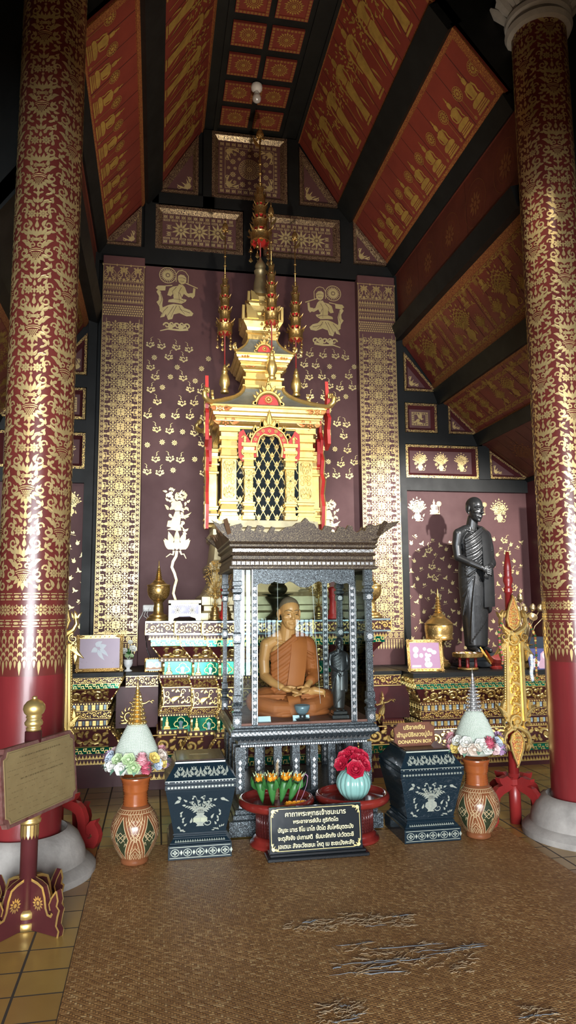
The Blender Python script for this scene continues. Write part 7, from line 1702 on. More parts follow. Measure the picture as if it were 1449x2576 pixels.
# ------------------------------------------------------------------ red stands with gilded ceremonial fans
SF = [(660, 1460), (720, 1440), (760, 1410), (830, 1426), (884, 1418), (880, 1445), (858, 1482), (832, 1500), (900, 1512), (958, 1560), (998, 1650), (1003, 1790), (1022, 1836), (1058, 1842), (1084, 1812), (1066, 1790), (1048, 1806), (1014, 1790), (1012, 1722), (1060, 1672), (1136, 1648), (1112, 1692), (1150, 1740), (1170, 1800), (1152, 1870), (1110, 1928), (968, 1928), (920, 1870), (906, 1700), (880, 1626), (820, 1592), (740, 1572), (660, 1536)]
SFp = [(.022+(x-660)/4.293*.00268, (1928-y)/4.293*.00268) for x, y in SF]
def fanstand(bx, by, tx_, tz, label, label2, ang0, mir, blade_z0, L_):
    t = thing('fan_stand', label, 'stand', (bx, by, 0))
    for k in range(4):
        a = radians(ang0+90*k); f = Fr((bx, by, .001), (cos(a), sin(a), 0), (0, 0, 1)); mb = MB(); mb.prism(SFp[::-1], f, -.02, .02, 0); part(mb, 'curled_leg', REDP, t)
    mb = MB(); mb.tube([(bx, by, 0), (bx, by, .33)], .040, 20); mb.bbox((bx-.05, by-.05, .25), (bx+.05, by+.05, .31), .012); part(mb, 'hub', REDP, t)
    g = thing('ceremonial_fan', label2, 'ceremonial fan', (bx, by, .33)); top = V3((tx_, by+.03, tz)); B = V3((bx, by, .33)); d = (top-B).normalized()
    def P(s): return B+d*s
    tot = (top-B).length; mb = MB()
    s1 = tot-.14-.16
    mb.tube([P(0), P(s1)], [.036, .026], 18); mb.lathe([(.026, 0), (.034, .01), (.028, .02), (.036, .03), (.028, .04), (.024, .055), (.036, .085), (.036, .11), (.026, .13), (.032, .138), (.026, .146), (.032, .154), (.026, .162), (.03, .17), (.012, .30)], P(s1), 18, 0, ax=d)
    part(mb, 'shaft', REDP, g, 'turned red shaft')
    U = V3((1, 0, 0)); U = (U-d*U.dot(d)).normalized(); s0 = blade_z0; f = Fr(P(s0)+V3((0, -.05, 0)), U, d); mb = MB()
    w0, w1 = .066, .080; zb0, zb1 = .20, L_-.30
    mb.prism([(-w1, zb0), (w1, zb0), (w0, zb1), (-w0, zb1)], f, -.012, .008, 0)
    for s in (-1, 1):
        mb.relief([q if s > 0 else q[::-1] for q in [[(s*w1, zb0), (s*w0, zb1), (s*(w0-.024), zb1), (s*(w1-.026), zb0)][::-1]]], f, .018, 0, .3, .008)
        n = 34
        for k in range(n): v = zb0+(k+.5)*(zb1-zb0)/n; ww = w1+(w0-w1)*(k+.5)/n; mb.ell(f(s*ww, v, .006), (.009, .009, .011), 6, 4)
    part(mb, 'blade', [GOLD], g, 'long gilded blade')
    n = 7; mb = MB()
    for k in range(n):
        v = zb0+.035+k*(zb1-zb0-.05)/n; s = -1 if k % 2 else 1
        mb.relief(T(curl(0, .045, .034, -90*s, 1.25*s, .015, .010)+leaf(-.03*s, .01, 60 if s > 0 else 120, .07, .02, 30*s)+leaf(.022*s, .085, 110, .04, .016)+disc(0, .045, .010, 8)+leaf(.03*s, .0, 90, .05, .016, 30*s), 0, v), f, .016, 0, .3, .008)
    part(mb, 'scroll_relief', GOLDCARV, g)
    def naga(v, up):
        mb = MB(); q = []
        for s in (-1, 1):
            h = stroke([(s*.0, 0), (s*.05, .03), (s*.085, .055), (s*.105, .095), (s*.10, .13), (s*.115, .155)], .040, .022)+leaf(s*.10, .12, 90, .075, .03, 30*s)+leaf(s*.11, .13, 70 if s > 0 else 110, .055, .02, -30*s)+leaf(s*.085, .13, 110 if s > 0 else 70, .06, .02)
            h += curl(s*.085, -.01, .038, 90, 1.2*s, .018, .012)+curl(s*.095, -.075, .036, 90 if s > 0 else 90, 1.1*s, .018, .010)+leaf(s*.07, -.05, -60 if s > 0 else 240, .14, .045, 30*s)+leaf(s*.10, -.11, -80 if s > 0 else 260, .085, .035, -30*s)
            q += h
        q += curl(0, -.03, .062, 100, 1.3, .030, .022, 16)+disc(0, -.03, .022, 10)
        if not up: q = [[(u, -vv) for u, vv in p][::-1] for p in q]
        mb.relief(T(q, 0, v, .92), f, .032, 0, .35, -.004); part(mb, 'naga_scroll', GOLD, g, 'carved gold naga scroll')
        mb = MB(); sg_ = 1 if up else -1; lp = [(0, -.0), (.036, .03), (.050, .075), (.040, .13), (.022, .18), (0, .24), (-.022, .18), (-.040, .13), (-.050, .075), (-.036, .03)]
        lp = [(u, v+sg_*(vv+.035)) for u, vv in lp]; lp = lp if up else lp[::-1]
        mb.prism(lp, f, -.008, .014, 1); mb.relief(stroke(lp+[lp[0]], .014), f, .012, 0, .3, .012)
        for k in range(5): mb.relief([[(u, v+sg_*vv) for u, vv in p][::sg_] for p in sym(leaf(.004, .06+k*.028, 40, .032-.004*k, .014, 30))+leaf(0, .055+k*.028, 90, .03, .014)], f, .01, 0, .3, .014)
        for k in range(6):
            for s in (-1, 1): a = lp[1+k % 5] if s > 0 else lp[9-k % 5]; mb.ell(f(a[0]*1.05, a[1], .008), (.008, .007, .012), 6, 4)
        part(mb, 'leaf_finial', [GOLD, filig('gold_on_red_inlay', (.30, .045, .03), (.82, .58, .18), 62, .24, .7, .38)], g, 'gold leaf finial on red')
    naga(zb1+.04, True); naga(zb0-.03, False)
    return f, zb1
fb = atz(1302, 2072, 0)
FR_, ZB1 = fanstand(fb.x, fb.y+.02, at(1251, 1392, 4.95).x, at(1251, 1392, 4.95).z, 'red curl-legged stand right of the right pottery vase', 'gilded blade-shaped ceremonial fan on a red shaft, right of the donation box', 20, 0, .16, 1.047)
FL_, _ = fanstand(-.60, 5.00, -.61, 1.86, 'red curl-legged stand half hidden by the left pillar', 'gilded blade-shaped ceremonial fan half hidden behind the left pillar', -32, 1, .17, 1.06)
def garland(f, pts, mats, label, r=.012):
    mb = MB(); rg = random.Random(len(label)); Q = []
    for a, b in zip(pts, pts[1:]):
        n = 7
        for i in range(n): Q.append(tuple(a[j]+(b[j]-a[j])*i/n for j in range(2)))
    for i, (u, v) in enumerate(Q):
        c = f(u, v, .035); (pompon(mb, c, r*rg.uniform(.8, 1.15), (0, -1, .3), i % len(mats), i, 22) if i % 3 else mb.ell(c, r*.8, 7, 5, i % len(mats)))
    tag(mb.build('flower_garland', mats, norm=False), label, 'garland')
ORG = pm('orange_flower', (.50, .20, .06), (.32, .10, .04), 40, 0, .6)
garland(FR_, [(-.10, ZB1+.13), (-.125, ZB1+.06), (-.12, ZB1-.04), (-.10, ZB1-.12), (-.105, ZB1-.16)], [ORG, LEAFG, FC['rose']], 'faded orange flower garland hanging on the left hook of the golden fan')
garland(FR_, [(.11, ZB1+.12), (.15, ZB1+.04), (.155, ZB1-.08), (.15, ZB1-.2), (.155, ZB1-.26)], [ORG, FC['yellow'], ORG, LEAFG], 'faded orange flower garland hanging on the right hook of the golden fan')
garland(FR_, [(.115, ZB1-.10), (.12, ZB1-.16), (.11, ZB1-.22), (.12, ZB1-.27)], [FC['white'], FC['white'], FC['blue']], 'white jasmine garland hanging beside the golden fan', .017)
# ------------------------------------------------------------------ things on the altars
def pframe(px, py, Y, w, h, zbase, label, pic, yaw=0., lean=.22, fm=None, bw=.028):
    p = at(px, py, Y); t = thing('picture_frame', label, 'picture frame', (p.x, p.y, zbase+.002)); U = V3((cos(yaw), sin(yaw), 0)); N = V3((sin(yaw), -cos(yaw), 0)); f = Fr(V3((p.x, p.y, zbase+.004)), U, V3((0, 0, 1))-N*lean)
    mb = MB(); i = bw
    for (a, b) in (((-w, 0), (w, 0)), ((w, 0), (w, h)), ((w, h), (-w, h)), ((-w, h), (-w, 0))):
        def inn(q): return (q[0]-i*(1 if q[0] > 0 else -1), q[1]+(i if q[1] == 0 else -i))
        mb.hexa([f(*a, -.012), f(*b, -.012), f(*inn(b), -.012), f(*inn(a), -.012), f(*a, .010), f(*b, .010), f(*inn(b), .003), f(*inn(a), .003)])
    for sx in (-1, 1):
        for vz in (0, h): mb.relief(T(flower(0, 0, .022, 6)+leaf(.0, .0, 0, .06, .022)+leaf(0, 0, 90, .06, .022), sx*(w-.012), vz+(.012 if vz == 0 else -.012), bw/.028, (0 if sx < 0 else pi/2) if vz == 0 else (-pi/2 if sx < 0 else pi)), f, .009, 0, .3, .008)
    for k in range(5): mb.relief(disc(-w*.4+k*w*.2, bw*.5, .006, 6)+disc(-w*.4+k*w*.2, h-bw*.5, .006, 6), f, .006, 0, .3, .006)
    part(mb, 'frame', fm or BRASSCARV, t, 'gilt moulded frame')
    mb = MB(); mb.prism([(-w+i, i), (w-i, i), (w-i, h-i), (-w+i, h-i)], f, -.008, .001, 0); mats = pic(mb, f, w-i, h, i); part(mb, 'photograph', mats, t)
    mb = MB(); mb.hexa([f(-.02, .3*h, -.012), f(.02, .3*h, -.012), f(.02, .32*h, -.012), f(-.02, .32*h, -.012)]+[V3(f(u, .3*h, -.012))-N*.0+V3((-N.x*lean*.0, 0, 0))+V3(N)*-.07+V3((0, 0, zbase+.004-f(0, .3*h, 0).z)) for u in (-.02, .02)]+[V3(f(u, .3*h, -.012))+V3(N)*-.075+V3((0, 0, zbase+.004-f(0, .3*h, 0).z)) for u in (.02, -.02)]); part(mb, 'easel_leg', WOODD, t)
LAV = pm('lavender_photo', (.50, .42, .50), (.44, .36, .46), 3, 0, .3); TOOTH = pm('pale_object', (.62, .66, .70), (.50, .55, .62), 20, 0, .4); PINKP = pm('mauve_photo', (.34, .20, .30), (.30, .17, .27), 3, 0, .3); RELIC = pm('white_pebbles', (.62, .58, .60), (.50, .47, .50), 20, 0, .4)
def pic_tooth(mb, f, w, h, i):
    mb.sten(leaf(-.02, h*.62, 200, .06, .05, 20)+leaf(-.015, h*.6, -70, .11, .035, 30)+leaf(.0, h*.62, -35, .10, .035, -20)+leaf(-.03, h*.68, 60, .07, .05, -40)+leaf(.0, h*.66, 20, .06, .05), f, .002, 1); return [LAV, TOOTH]
def pic_peb(mb, f, w, h, i):
    for (x, y, a, b) in ((-.6, .72, .2, 1.1), (-.62, .5, .17, 1), (-.25, .5, .14, 1.1), (.0, .75, .12, 1), (.35, .70, .2, .7), (.62, .62, .18, .8), (.3, .5, .14, .8), (.1, .52, .11, 1.3), (.15, .34, .19, 1), (.2, .15, .27, .8)): mb.sten(disc(x*w, i+y*(h-2*i), a*w, 10, b), f, .002, 1)
    mb.sten(rect(-w*.9, i+.01, -w*.3, i+.03), f, .002, 2); return [PINKP, RELIC, FC['white']]
pframe(249, 1706, 6.47, .197, .315, ZL, 'gilt framed lavender photograph of a tooth on the left side altar', pic_tooth, .05)
pframe(1072, 1690, 6.52, .170, .30, ZR, 'gilt framed mauve photograph of pale pebbles on the right side altar', pic_peb, -.16)
def pic_temple(mb, f, w, h, i):
    mb.sten(rect(-w, h*.18, w, h*.34), f, .002, 1); mb.sten(ring(-w*.4, h*.5, .02, .028, 16, 2)+ring(w*.45, h*.5, .018, .026, 16, 2)+ring(-w*.4, h*.5, .006, .012, 12, 2), f, .003, 2); return [pm('sky_photo', (.25, .50, .68), (.5, .62, .68), 6, 0, .3), pm('orange_strip', (.55, .30, .18), None, 8, 0, .5), BRASS]
pframe(386, 1684, 6.62, .080, .125, ZRL, 'small gilt framed picture with a blue sky beside the central altar', pic_temple, .0, .15, None, .012)
p = at(322, 1692, 6.78); t = thing('flower_vase', 'small white footed vase of white flowers beside the tooth photograph', 'vase', (p.x, p.y, ZRL)); x, y, z = p.x, p.y, ZRL+.002
mb = MB(); mb.lathe([(.036, z), (.038, z+.008), (.018, z+.02), (.016, z+.03), (.034, z+.05), (.042, z+.075), (.040, z+.095), (.044, z+.105), (.040, z+.107), (.032, z+.085)], (x, y, 0), 24); part(mb, 'vase_body', WHITE, t)
for k, (dx, dz, r, cl) in enumerate(((-.035, .18, .034, 'white'), (.04, .20, .036, 'white'), (.015, .26, .024, 'white'), (-.01, .14, .024, 'green'), (.03, .14, .02, 'green'))):
    mb = MB(); c = V3((x+dx, y-.02, z+dz)); bloom(mb, c, r, (dx*8, -.8, .6), 0, k); mb.tube([c, (x, y, z+.09)], .002, 5, 0); part(mb, 'flower', FC[cl], t, 'white flower' if cl == 'white' else 'pale green flower', norm=False)
mb = MB(); r2 = random.Random(3)
for k in range(14): a = r2.uniform(0, 2*pi); leafblade(mb, (x, y, z+.11+r2.uniform(0, .05)), (cos(a), sin(a)*.6-.3, r2.uniform(-.1, .7)), (0, 0, 1), .075, .035)
part(mb, 'leaves', LEAFG, t, norm=False)
def lidded(px, Y, zb, zt, rb, label, wide):
    p = at(px, 1560, Y); x, y = p.x, p.y; H = zt-zb; t = thing('covered_bowl', label, 'offering bowl', (x, y, zb)); Q = lambda l: [(r*rb, zb+.002+h*H) for r, h in l]
    mb = MB()
    if wide: mb.lathe(Q([(.72, 0), (.76, .02), (.70, .05), (.60, .06), (.62, .08), (.40, .10), (.30, .14), (.28, .22), (.34, .26), (.34, .30), (.5, .34)]), (x, y, 0), 32)
    else: mb.lathe(Q([(1.0, 0), (1.03, .02), (.95, .05), (.80, .06), (.78, .09), (.5, .11), (.42, .15), (.44, .20), (.40, .24), (.36, .29), (.5, .32)]), (x, y, 0), 32)
    part(mb, 'pedestal', BRASS, t, sharp=50)
    mb = MB(); mb.lathe(Q([(.5, .33), (.98, .345), (1.0, .36), (.94, .37), (.96, .42), (1.0, .46), (1.0, .52), (.97, .53)] if wide else [(.4, .31), (.72, .36), (.92, .42), (1.0, .50), (.97, .55), (.92, .57)]), (x, y, 0), 36); part(mb, 'bowl', BRASSCARV, t, 'chased gold bowl', sharp=60)
    mb = MB(); L = [(1.0, .535), (1.02, .55), (.95, .56), (.8, .59), (.55, .62), (.5, .63), (.52, .645), (.36, .66), (.30, .68)] if wide else [(1.0, .565), (1.02, .58), (1.0, .59), (.75, .60), (.5, .64), (.46, .655), (.48, .66), (.34, .675)]
    h = L[-1][1]; r = L[-1][0]
    for k in range(7): r2_ = r*(1-k*.11); L += [(r2_*.72, h+.004), (r2_, h+.018), (r2_*.72, h+.032)]; h += .036 if wide else .032
    L += [(.06, h+.01), (.045, .97), (.004, 1.0)]; mb.lathe(Q(L), (x, y, 0), 28); part(mb, 'spired_lid', BRASS, t, 'tiered gold spire lid', sharp=50)
lidded(398, 6.32, ZA, at(398, 1410, 6.32).z, .098, 'gold lidded urn with a spire at the left end of the central altar', False)
lidded(1103, 6.95, ZR, at(1103, 1480, 6.95).z, .142, 'wide gold lidded offering bowl left of the standing black statue', True)
lidded(935, 6.45, ZA, at(935, 1415, 6.45).z, .098, 'gold lidded urn at the right end of the central altar behind the case', False)
# casket
a, b = at(424, 1560, 6.16), at(505, 1560, 6.16); xa, xb, yf = a.x, b.x, 6.16; z0 = ZA+.003; z1 = at(465, 1509, 6.16).z
t = thing('casket', 'small silver-edged casket with two flower bosses beside the gold urn', 'casket', ((xa+xb)/2, yf+.08, ZA)); f = wallF(((xa+xb)/2, yf, 0)); w = (xb-xa)/2; H = z1-z0
mb = MB(); mb.bbox((xa+.006, yf, z0+.03), (xb-.006, yf+.17, z0+H*.82), .003, 0)
P = [(-w, z0), (-w*.72, z0), (-w*.66, z0+.02), (-w*.4, z0+.03), (-w*.3, z0+.042), (w*.3, z0+.042), (w*.4, z0+.03), (w*.66, z0+.02), (w*.72, z0), (w, z0)]
for qa, qb in zip(P, P[1:]): mb.prism([qa, qb, (qb[0], z0+.055), (qa[0], z0+.055)], f, -.012, .004, 1)
for r_ in (rect(-w, z0+.05, -w+.02, z0+H*.82), rect(w-.02, z0+.05, w, z0+H*.82), rect(-w, z0+H*.74, w, z0+H*.82)): mb.prism(r_[0], f, -.012, .005, 1)
for s in (-1, 1): mb.relief(flower(s*w*.45, z0+H*.5, .034, 8)+disc(s*w*.45, z0+H*.5, .013, 8), f, .012, 1, .3)
mb.relief(sum([disc(-w+.03+k*.018, z0+H*.71, .006, 6)+disc(-w+.03+k*.018, z0+.06, .006, 6) for k in range(int((2*w-.05)/.018))], []), f, .005, 1, .3); part(mb, 'body', [pm('grey_casket', (.20, .19, .25), (.15, .14, .19), 12, .2, .4), pm('pale_gilt', (.70, .66, .50), (.6, .55, .4), 30, .5, .4)], t)
mb = MB(); mb.bbox((xa-.004, yf-.008, z0+H*.82), (xb+.004, yf+.178, z1), .004, 0); mb.relief(fit(scrollband, 2*w, H*.14, 1.5, (-w, z0+H*.84)), Fr(f.o+V3((0, -.009, 0)), f.U, f.V, f.N), .005, 1, .3); part(mb, 'lid', [pm('pale_gilt', (.70, .66, .50)), GOLD], t)
# power outlet with cables
p = at(375, 1530, YW-.03); t = thing('power_outlet', 'white power outlet with loose white cables beside the gold urn', 'outlet', (p.x, YW-.001, p.z)); mb = MB(); mb.bbox((p.x-.062, YW-.035, p.z-.034), (p.x+.062, YW-.001, p.z+.034), .006); part(mb, 'socket_box', WHITE, t)
mb = MB(); f = wallF((p.x, YW-.036, p.z))
for k in range(3): mb.sten(rect(-.035+k*.02, -.012, -.032+k*.02, .006)+rect(-.029+k*.02, -.012, -.026+k*.02, .006), f, .0005, 0)
part(mb, 'socket_slots', BLACKL, t)
for (dx, dz, ex, ez) in ((-.05, -.04, -.11, -.20), (-.03, -.05, .06, -.17), (0, -.03, .02, -.14)):
    mb = MB(); mb.tube([(p.x+dx, YW-.03, p.z+dz+.03), (p.x+dx-.02, YW-.06, p.z+dz-.03), (p.x+(dx+ex)/2-.02, YW-.07, p.z+(dz+ez)/2), (p.x+ex, YW-.05, p.z+ez)], .004, 6); part(mb, 'cable', WHITE, t)
mb = MB(); q = [at(366, 1600, YW-.04), at(370, 1635, YW-.04), at(380, 1660, YW-.05), at(372, 1680, YW-.06), at(362, 1690, YW-.07)]; mb.tube(q, .004, 6); tag(mb.build('cable', BLACKL), 'thin black cable running down the wall behind the small blue picture', 'cable')
# gold trees, red candles, dark bronze lotus behind the glass
def goldtree(px, Y, label):
    p = at(px, 1555, Y); x, y, z = p.x, p.y, ZA+.003; t = thing('gold_tree', label, 'gold tree', (x, y, z)); r2 = random.Random(int(px))
    mb = MB(); mb.lathe([(.055, z), (.06, z+.01), (.045, z+.02), (.042, z+.04), (.05, z+.045), (.04, z+.06), (.03, z+.08), (.034, z+.10), (.014, z+.12)], (x, y, 0), 16); part(mb, 'socle', BRASS, t)
    mb = MB(); mb.tube([(x, y, z+.1), (x, y, z+.30)], .007, 8)
    for k in range(20): a = k*2.4; mb.tube([(x, y, z+.11), (x+.03*cos(a), y+.03*sin(a), z+.14+.01*(k % 3))], [.003, .001], 4)
    part(mb, 'trunk', GOLD, t)
    mb = MB()
    for k in range(230):
        a = r2.uniform(0, 2*pi); u = r2.random()**.5; zz = r2.uniform(-1, 1); R_ = .105*sqrt(max(.05, 1-zz*zz))*u; c = V3((x+R_*cos(a), y+R_*sin(a), z+.34+.16*zz)); n = 4
        for q in range(n): e = V3((cos(q*pi/2+a), sin(q*pi/2+a)*.7, r2.uniform(-.6, .6)))*.013; s = V3((-e.y, e.x, .004))*.5; mb.add([c, c+e*.5+s, c+e, c+e*.5-s], [(0, 1, 2, 3)], 0)
        mb.ell(c, .0045, 5, 3)
        if k % 4 == 0: mb.tube([c, (x, y, z+.22)], .0012, 4)
    o = part(mb, 'gold_blossoms', GOLD, t, norm=False); o['kind'] = 'stuff'
goldtree(541, 6.065, 'gilded blossom tree at the left rear of the glass case'); goldtree(802, 6.065, 'gilded blossom tree seen through the glass right of the monk head')
for px, lab in ((566, 'bright red candle stand behind the left gold tree'), (838, 'bright red candle stand seen through the glass beside the rear post')):
    p = at(px, 1555, 6.09); x, y, z = p.x, p.y, ZA+.003; mb = MB(); mb.lathe([(r*.85, z+q) for r, q in ((.07, 0), (.072, .01), (.055, .035), (.045, .045), (.052, .06), (.038, .09), (.034, .17), (.046, .19), (.046, .2), (.036, .215), (.05, .26), (.048, .275), (.001, .28))], (x, y, 0), 20); tag(mb.build('candle_stand', REDB), lab, 'candle stand')
p = at(699, 1540, 6.06); x, y, z = p.x, p.y, ZA+.003; t = thing('bronze_lotus', 'dark bronze lotus seat behind the head of the seated monk', 'bronze pedestal', (x, y, z)); BRZ = pm('dark_bronze', (.10, .085, .045), (.05, .05, .03), 14, .7, .4, .1)
mb = MB(); mb.lathe([(.10, z), (.105, z+.02), (.07, z+.05), (.05, z+.08), (.06, z+.12), (.10, z+.17), (.11, z+.19), (.10, z+.2), (.001, z+.2)], (x, y, 0), 24); part(mb, 'foot', BRZ, t)
for k in range(12): a = 2*pi*k/12; mb = MB(); leafblade(mb, (x+.05*cos(a), y+.05*sin(a), z+.17), (cos(a), sin(a), .55), (0, 0, 1), .10, .06); o = part(mb, 'petal', BRZ, t, norm=False); m_ = o.modifiers.new('t', 'SOLIDIFY'); m_.thickness = .004
mb = MB(); mb.ell((x, y, z+.26), (.085, .085, .055), 18, 10); mb.lathe([(.06, z+.30), (.065, z+.31), (.05, z+.33), (.045, z+.36), (.001, z+.37)], (x, y, 0), 18); part(mb, 'seat', BRZ, t)
# right side altar: tray of flowers, lotus vase, photograph, folded tray
p = at(1177, 1672, 6.60); x, y, z = p.x, p.y, ZR+.002; t = thing('offering_tray', 'small round woven tray of flowers on dark legs in front of the statue', 'tray', (x, y, z)); WV = BRASSCARV
mb = MB(); mb.lathe([(.095, z), (.10, z+.01), (.098, z+.02), (.085, z+.024)], (x, y, 0), 26); part(mb, 'base_ring', WV, t)
for k in range(4): a = pi/4+pi/2*k+.3; mb = MB(); mb.lathe([(.012, z+.02), (.016, z+.04), (.012, z+.06), (.015, z+.085), (.012, z+.12)], (x+.075*cos(a), y+.075*sin(a), 0), 10); part(mb, 'leg', REDP, t)
mb = MB(); mb.lathe([(.001, z+.118), (.12, z+.118), (.142, z+.125), (.146, z+.16), (.140, z+.163), (.136, z+.135), (.001, z+.132)], (x, y, 0), 32); part(mb, 'tray', WV, t, sharp=50)
r2 = random.Random(6)
for k in range(13):
    a = 2.4*k; R_ = .115*sqrt((k+.5)/13); c = V3((x+R_*cos(a), y+R_*sin(a), z+.150)); mb = MB(); bloom(mb, c, .022, (r2.uniform(-.4, .4), -.5, 1), 0, k, 2); tag(mb.build('flower', FC[('white', 'cream', 'blush', 'yellow')[k % 4]], norm=False), 'loose pale flower lying on the small woven tray', 'flower', 'flowers on the woven tray')
p = at(1322, 1680, 6.62); x, y, z = p.x, p.y, ZR+.002; t = thing('lotus_vase', 'gilt vase of bronze lotus buds and leaves left of the right pillar', 'vase', (x, y, z))
mb = MB(); mb.lathe([(.075, z), (.078, z+.012), (.055, z+.03), (.038, z+.05), (.044, z+.07), (.056, z+.10), (.052, z+.14), (.042, z+.17), (.046, z+.185), (.040, z+.2), (.05, z+.215), (.085, z+.225), (.088, z+.232), (.03, z+.232)], (x, y, 0), 26); part(mb, 'vase_body', BRASSCARV, t, sharp=50)
for (bx_, by_, h) in ((1309, 1500, .10), (1284, 1528, .085), (1304, 1527, .08), (1320, 1527, .08), (1339, 1523, .085), (1357, 1524, .085), (1306, 1545, .07)):
    q = at(bx_, by_+10, 6.58); d = (q-V3((x, y, z+.2))).normalized(); st_ = q-d*.02; mb = MB(); mid = V3((x, y, z+.25)).lerp(st_, .5)+V3(((q.x-x)*-.12, 0, 0)); mb.tube([(x+(q.x-x)*.15, y, z+.22), mid, st_], .006, 7); lotusbud(mb, st_, h*1.05, .026, d+V3((0, 0, .3))); part(mb, 'lotus_bud', LOTUSM, t, norm=False)
for (bx_, by_, n_) in ((1339, 1554, (-.1, -.8, .6)), (1368, 1552, (.9, -.3, .3)), (1300, 1556, (-.6, -.6, .5))):
    q = at(bx_, by_, 6.56); mb = MB(); mb.tube([(x+(q.x-x)*.2, y, z+.22), V3((x, y, z+.3)).lerp(q, .55), q], .005, 7); mb.lathe([(.001, -.006), (.012, -.002), (.038, .010), (.046, .02), (.042, .016), (.001, .004)], q, 16, 0, ax=n_); part(mb, 'lotus_leaf', LOTUSM, t, norm=False)
p = at(1358, 1682, 6.44); x, y, z = p.x, p.y, ZR+.002; t = thing('blue_photograph', 'blue photograph of a bowed figure leaning beside the lotus vase', 'photograph', (x, y, z)); f = Fr((x, y, z), (1, -.12, 0), (-.05, .12, 1)); mb = MB(); mb.prism([(-.098, 0), (.12, 0), (.12, .20), (-.098, .20)], f, -.012, 0, 0)
mb.sten([[(.0, .01), (.115, .01), (.115, .12), (.09, .16), (.06, .175), (.03, .15), (.02, .09), (-.02, .05)]], f, .0008, 1); mb.sten([[(-.06, .02), (-.01, .03), (.01, .07), (-.03, .11), (-.06, .09)]], f, .0012, 2); mb.sten(disc(.065, .13, .024, 12, 1.2), f, .0016, 2); part(mb, 'print', [pm('blue_print', (.035, .04, .16), (.05, .05, .12), 9, 0, .25), pm('mauve_print', (.40, .25, .32), (.32, .2, .26), 9, 0, .3), pm('pale_print', (.55, .45, .48), (.45, .38, .42), 9, 0, .3)], t)
mb = MB(); mb.hexa([f(-.02, .10, -.013), f(.02, .10, -.013), f(.02, .11, -.013), f(-.02, .11, -.013), (x-.02, y+.07, z), (x+.02, y+.07, z), (x+.02, y+.075, z), (x-.02, y+.075, z)]); part(mb, 'easel_leg', WOODD, t)
mb = MB(); p = at(1345, 1630, 6.75); mb.bbox((p.x-.09, 6.7, ZR+.002), (p.x+.08, 6.8, ZR+.30), .006); tag(mb.build('dark_box', pm('navy_box', (.012, .02, .035), (.01, .015, .025), 6, 0, .4)), 'dark blue upright box behind the lotus vase', 'box')
p = at(1248, 1668, 6.60); x, y, z = p.x, p.y, ZR+.002; t = thing('leaf_tray', 'red tray with upturned gold leaf rims behind the golden fan', 'tray', (x, y, z)); mb = MB()
mb.loft([[(x+r*cos(2*pi*k/24)*1.5, y+r*sin(2*pi*k/24), zz+abs(cos(2*pi*k/24))**3*up) for k in range(24)] for r, zz, up in ((.04, z, 0), (.044, z+.02, 0), (.03, z+.03, 0), (.052, z+.06, .02), (.07, z+.09, .10))], 0, True); part(mb, 'bowl', REDL, t)
for s in (-1, 1):
    mb = MB(); f = Fr((x+s*.075, y-.01, z+.07), (s*.25, -.9, 0), (s*.62, 0, 1)); mb.prism([(-.045, -.02), (.045, -.02), (.055, .06), (.03, .13), (0, .17), (-.03, .13), (-.055, .06)][::1], f, -.006, .006, 0); mb.relief(leaf(0, .0, 90, .14, .04)+sym(leaf(.01, .02, 60, .09, .03, 20)), f, .008, 0, .3, .006); part(mb, 'gold_leaf', GOLDCARV, t)
mb = MB(); mb.loft([[(x+.14, 6.82, ZR+.002), (x+.23, 6.82, ZR+.002), (x+.23, 6.92, ZR+.002), (x+.14, 6.92, ZR+.002)], [(x+.15, 6.83, ZR+.05), (x+.22, 6.83, ZR+.05), (x+.22, 6.91, ZR+.05), (x+.15, 6.91, ZR+.05)]], 0); tag(mb.build('footstool', BLACKL), 'low black block between the red leaf tray and the lotus vase', 'block')
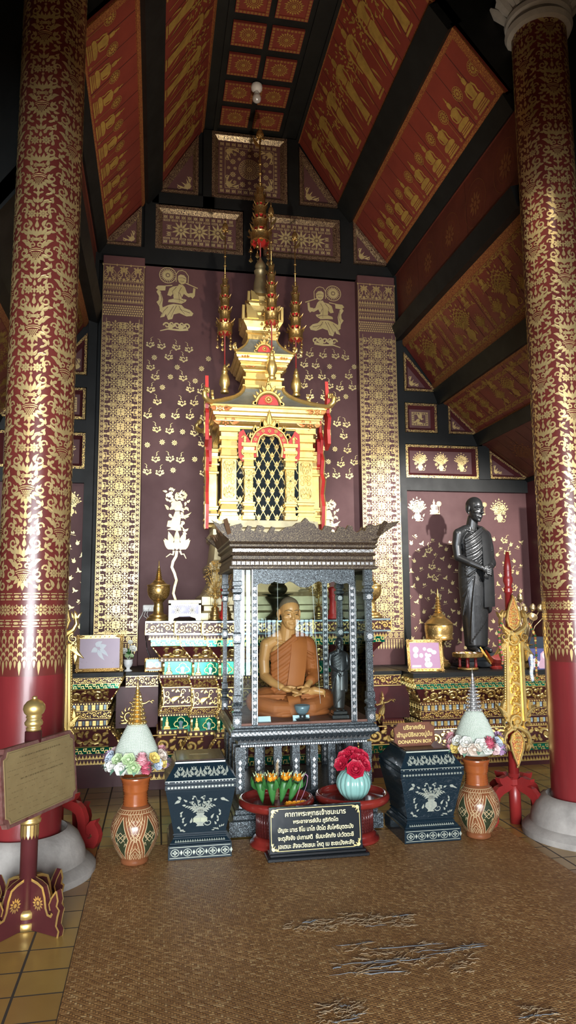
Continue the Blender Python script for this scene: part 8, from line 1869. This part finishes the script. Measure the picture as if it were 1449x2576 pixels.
# ------------------------------------------------------------------ light
def area(name, loc, target, size, power, color, sy=None, spread=None):
    l = bpy.data.lights.new(name, 'AREA'); l.energy = power; l.color = color; l.size = size
    if sy: l.shape = 'RECTANGLE'; l.size_y = sy
    if spread: l.spread = spread
    o = bpy.data.objects.new(name, l); COL.objects.link(o); o.location = loc
    o.rotation_euler = (V3(target)-V3(loc)).to_track_quat('-Z', 'Y').to_euler(); return o
def spot(name, loc, target, power, color, ang=60, blend=.5, r=.06):
    l = bpy.data.lights.new(name, 'SPOT'); l.energy = power; l.color = color; l.spot_size = radians(ang); l.spot_blend = blend; l.shadow_soft_size = r
    o = bpy.data.objects.new(name, l); COL.objects.link(o); o.location = loc
    o.rotation_euler = (V3(target)-V3(loc)).to_track_quat('-Z', 'Y').to_euler(); return o
area('daylight_opening', (-.17, -5.3, 1.6), (-.17, 0, 1.6), 4.3, 1700, (.90, .96, 1.0), 3.1)
area('daylight_window', (2.95, -5.3, 1.04), (2.95, 0, 1.04), 1.3, 34, (.75, .90, 1.0), .4)
spot('shrine_spot_left', (-.35, 3.6, 4.9), (1.0, 6.4, 2.7), 190, (1.0, .92, .78), 62, .7, .08)
spot('shrine_spot_right', (2.45, 3.4, 4.9), (1.15, 6.4, 2.4), 200, (1.0, .93, .80), 66, .7, .08)
spot('statue_spot', (3.95, 4.42, 3.02), (3.1, 7.1, 1.75), 620, (1.0, .96, .90), 62, .6, .04)
spot('ceiling_uplight', (1.0, 3.9, 2.35), (1.0, 6.7, 6.5), 300, (1.0, .86, .70), 78, .8, .05)
w = bpy.data.worlds.new('world'); SC.world = w; w.use_nodes = True
bg = w.node_tree.nodes['Background']; bg.inputs[0].default_value = (.72, .85, 1.0, 1); bg.inputs[1].default_value = .6
SC.view_settings.view_transform = 'Standard'; SC.view_settings.look = 'None'; SC.view_settings.gamma = 1; SC.view_settings.exposure = 0.22
SC.view_settings.use_curve_mapping = False
try:
    SC.cycles.use_denoising = True; SC.cycles.denoiser = 'OPENIMAGEDENOISE'
    SC.cycles.max_bounces = 8; SC.cycles.diffuse_bounces = 4; SC.cycles.glossy_bounces = 4; SC.cycles.transparent_max_bounces = 12
    SC.cycles.sample_clamp_indirect = 6
except Exception: pass
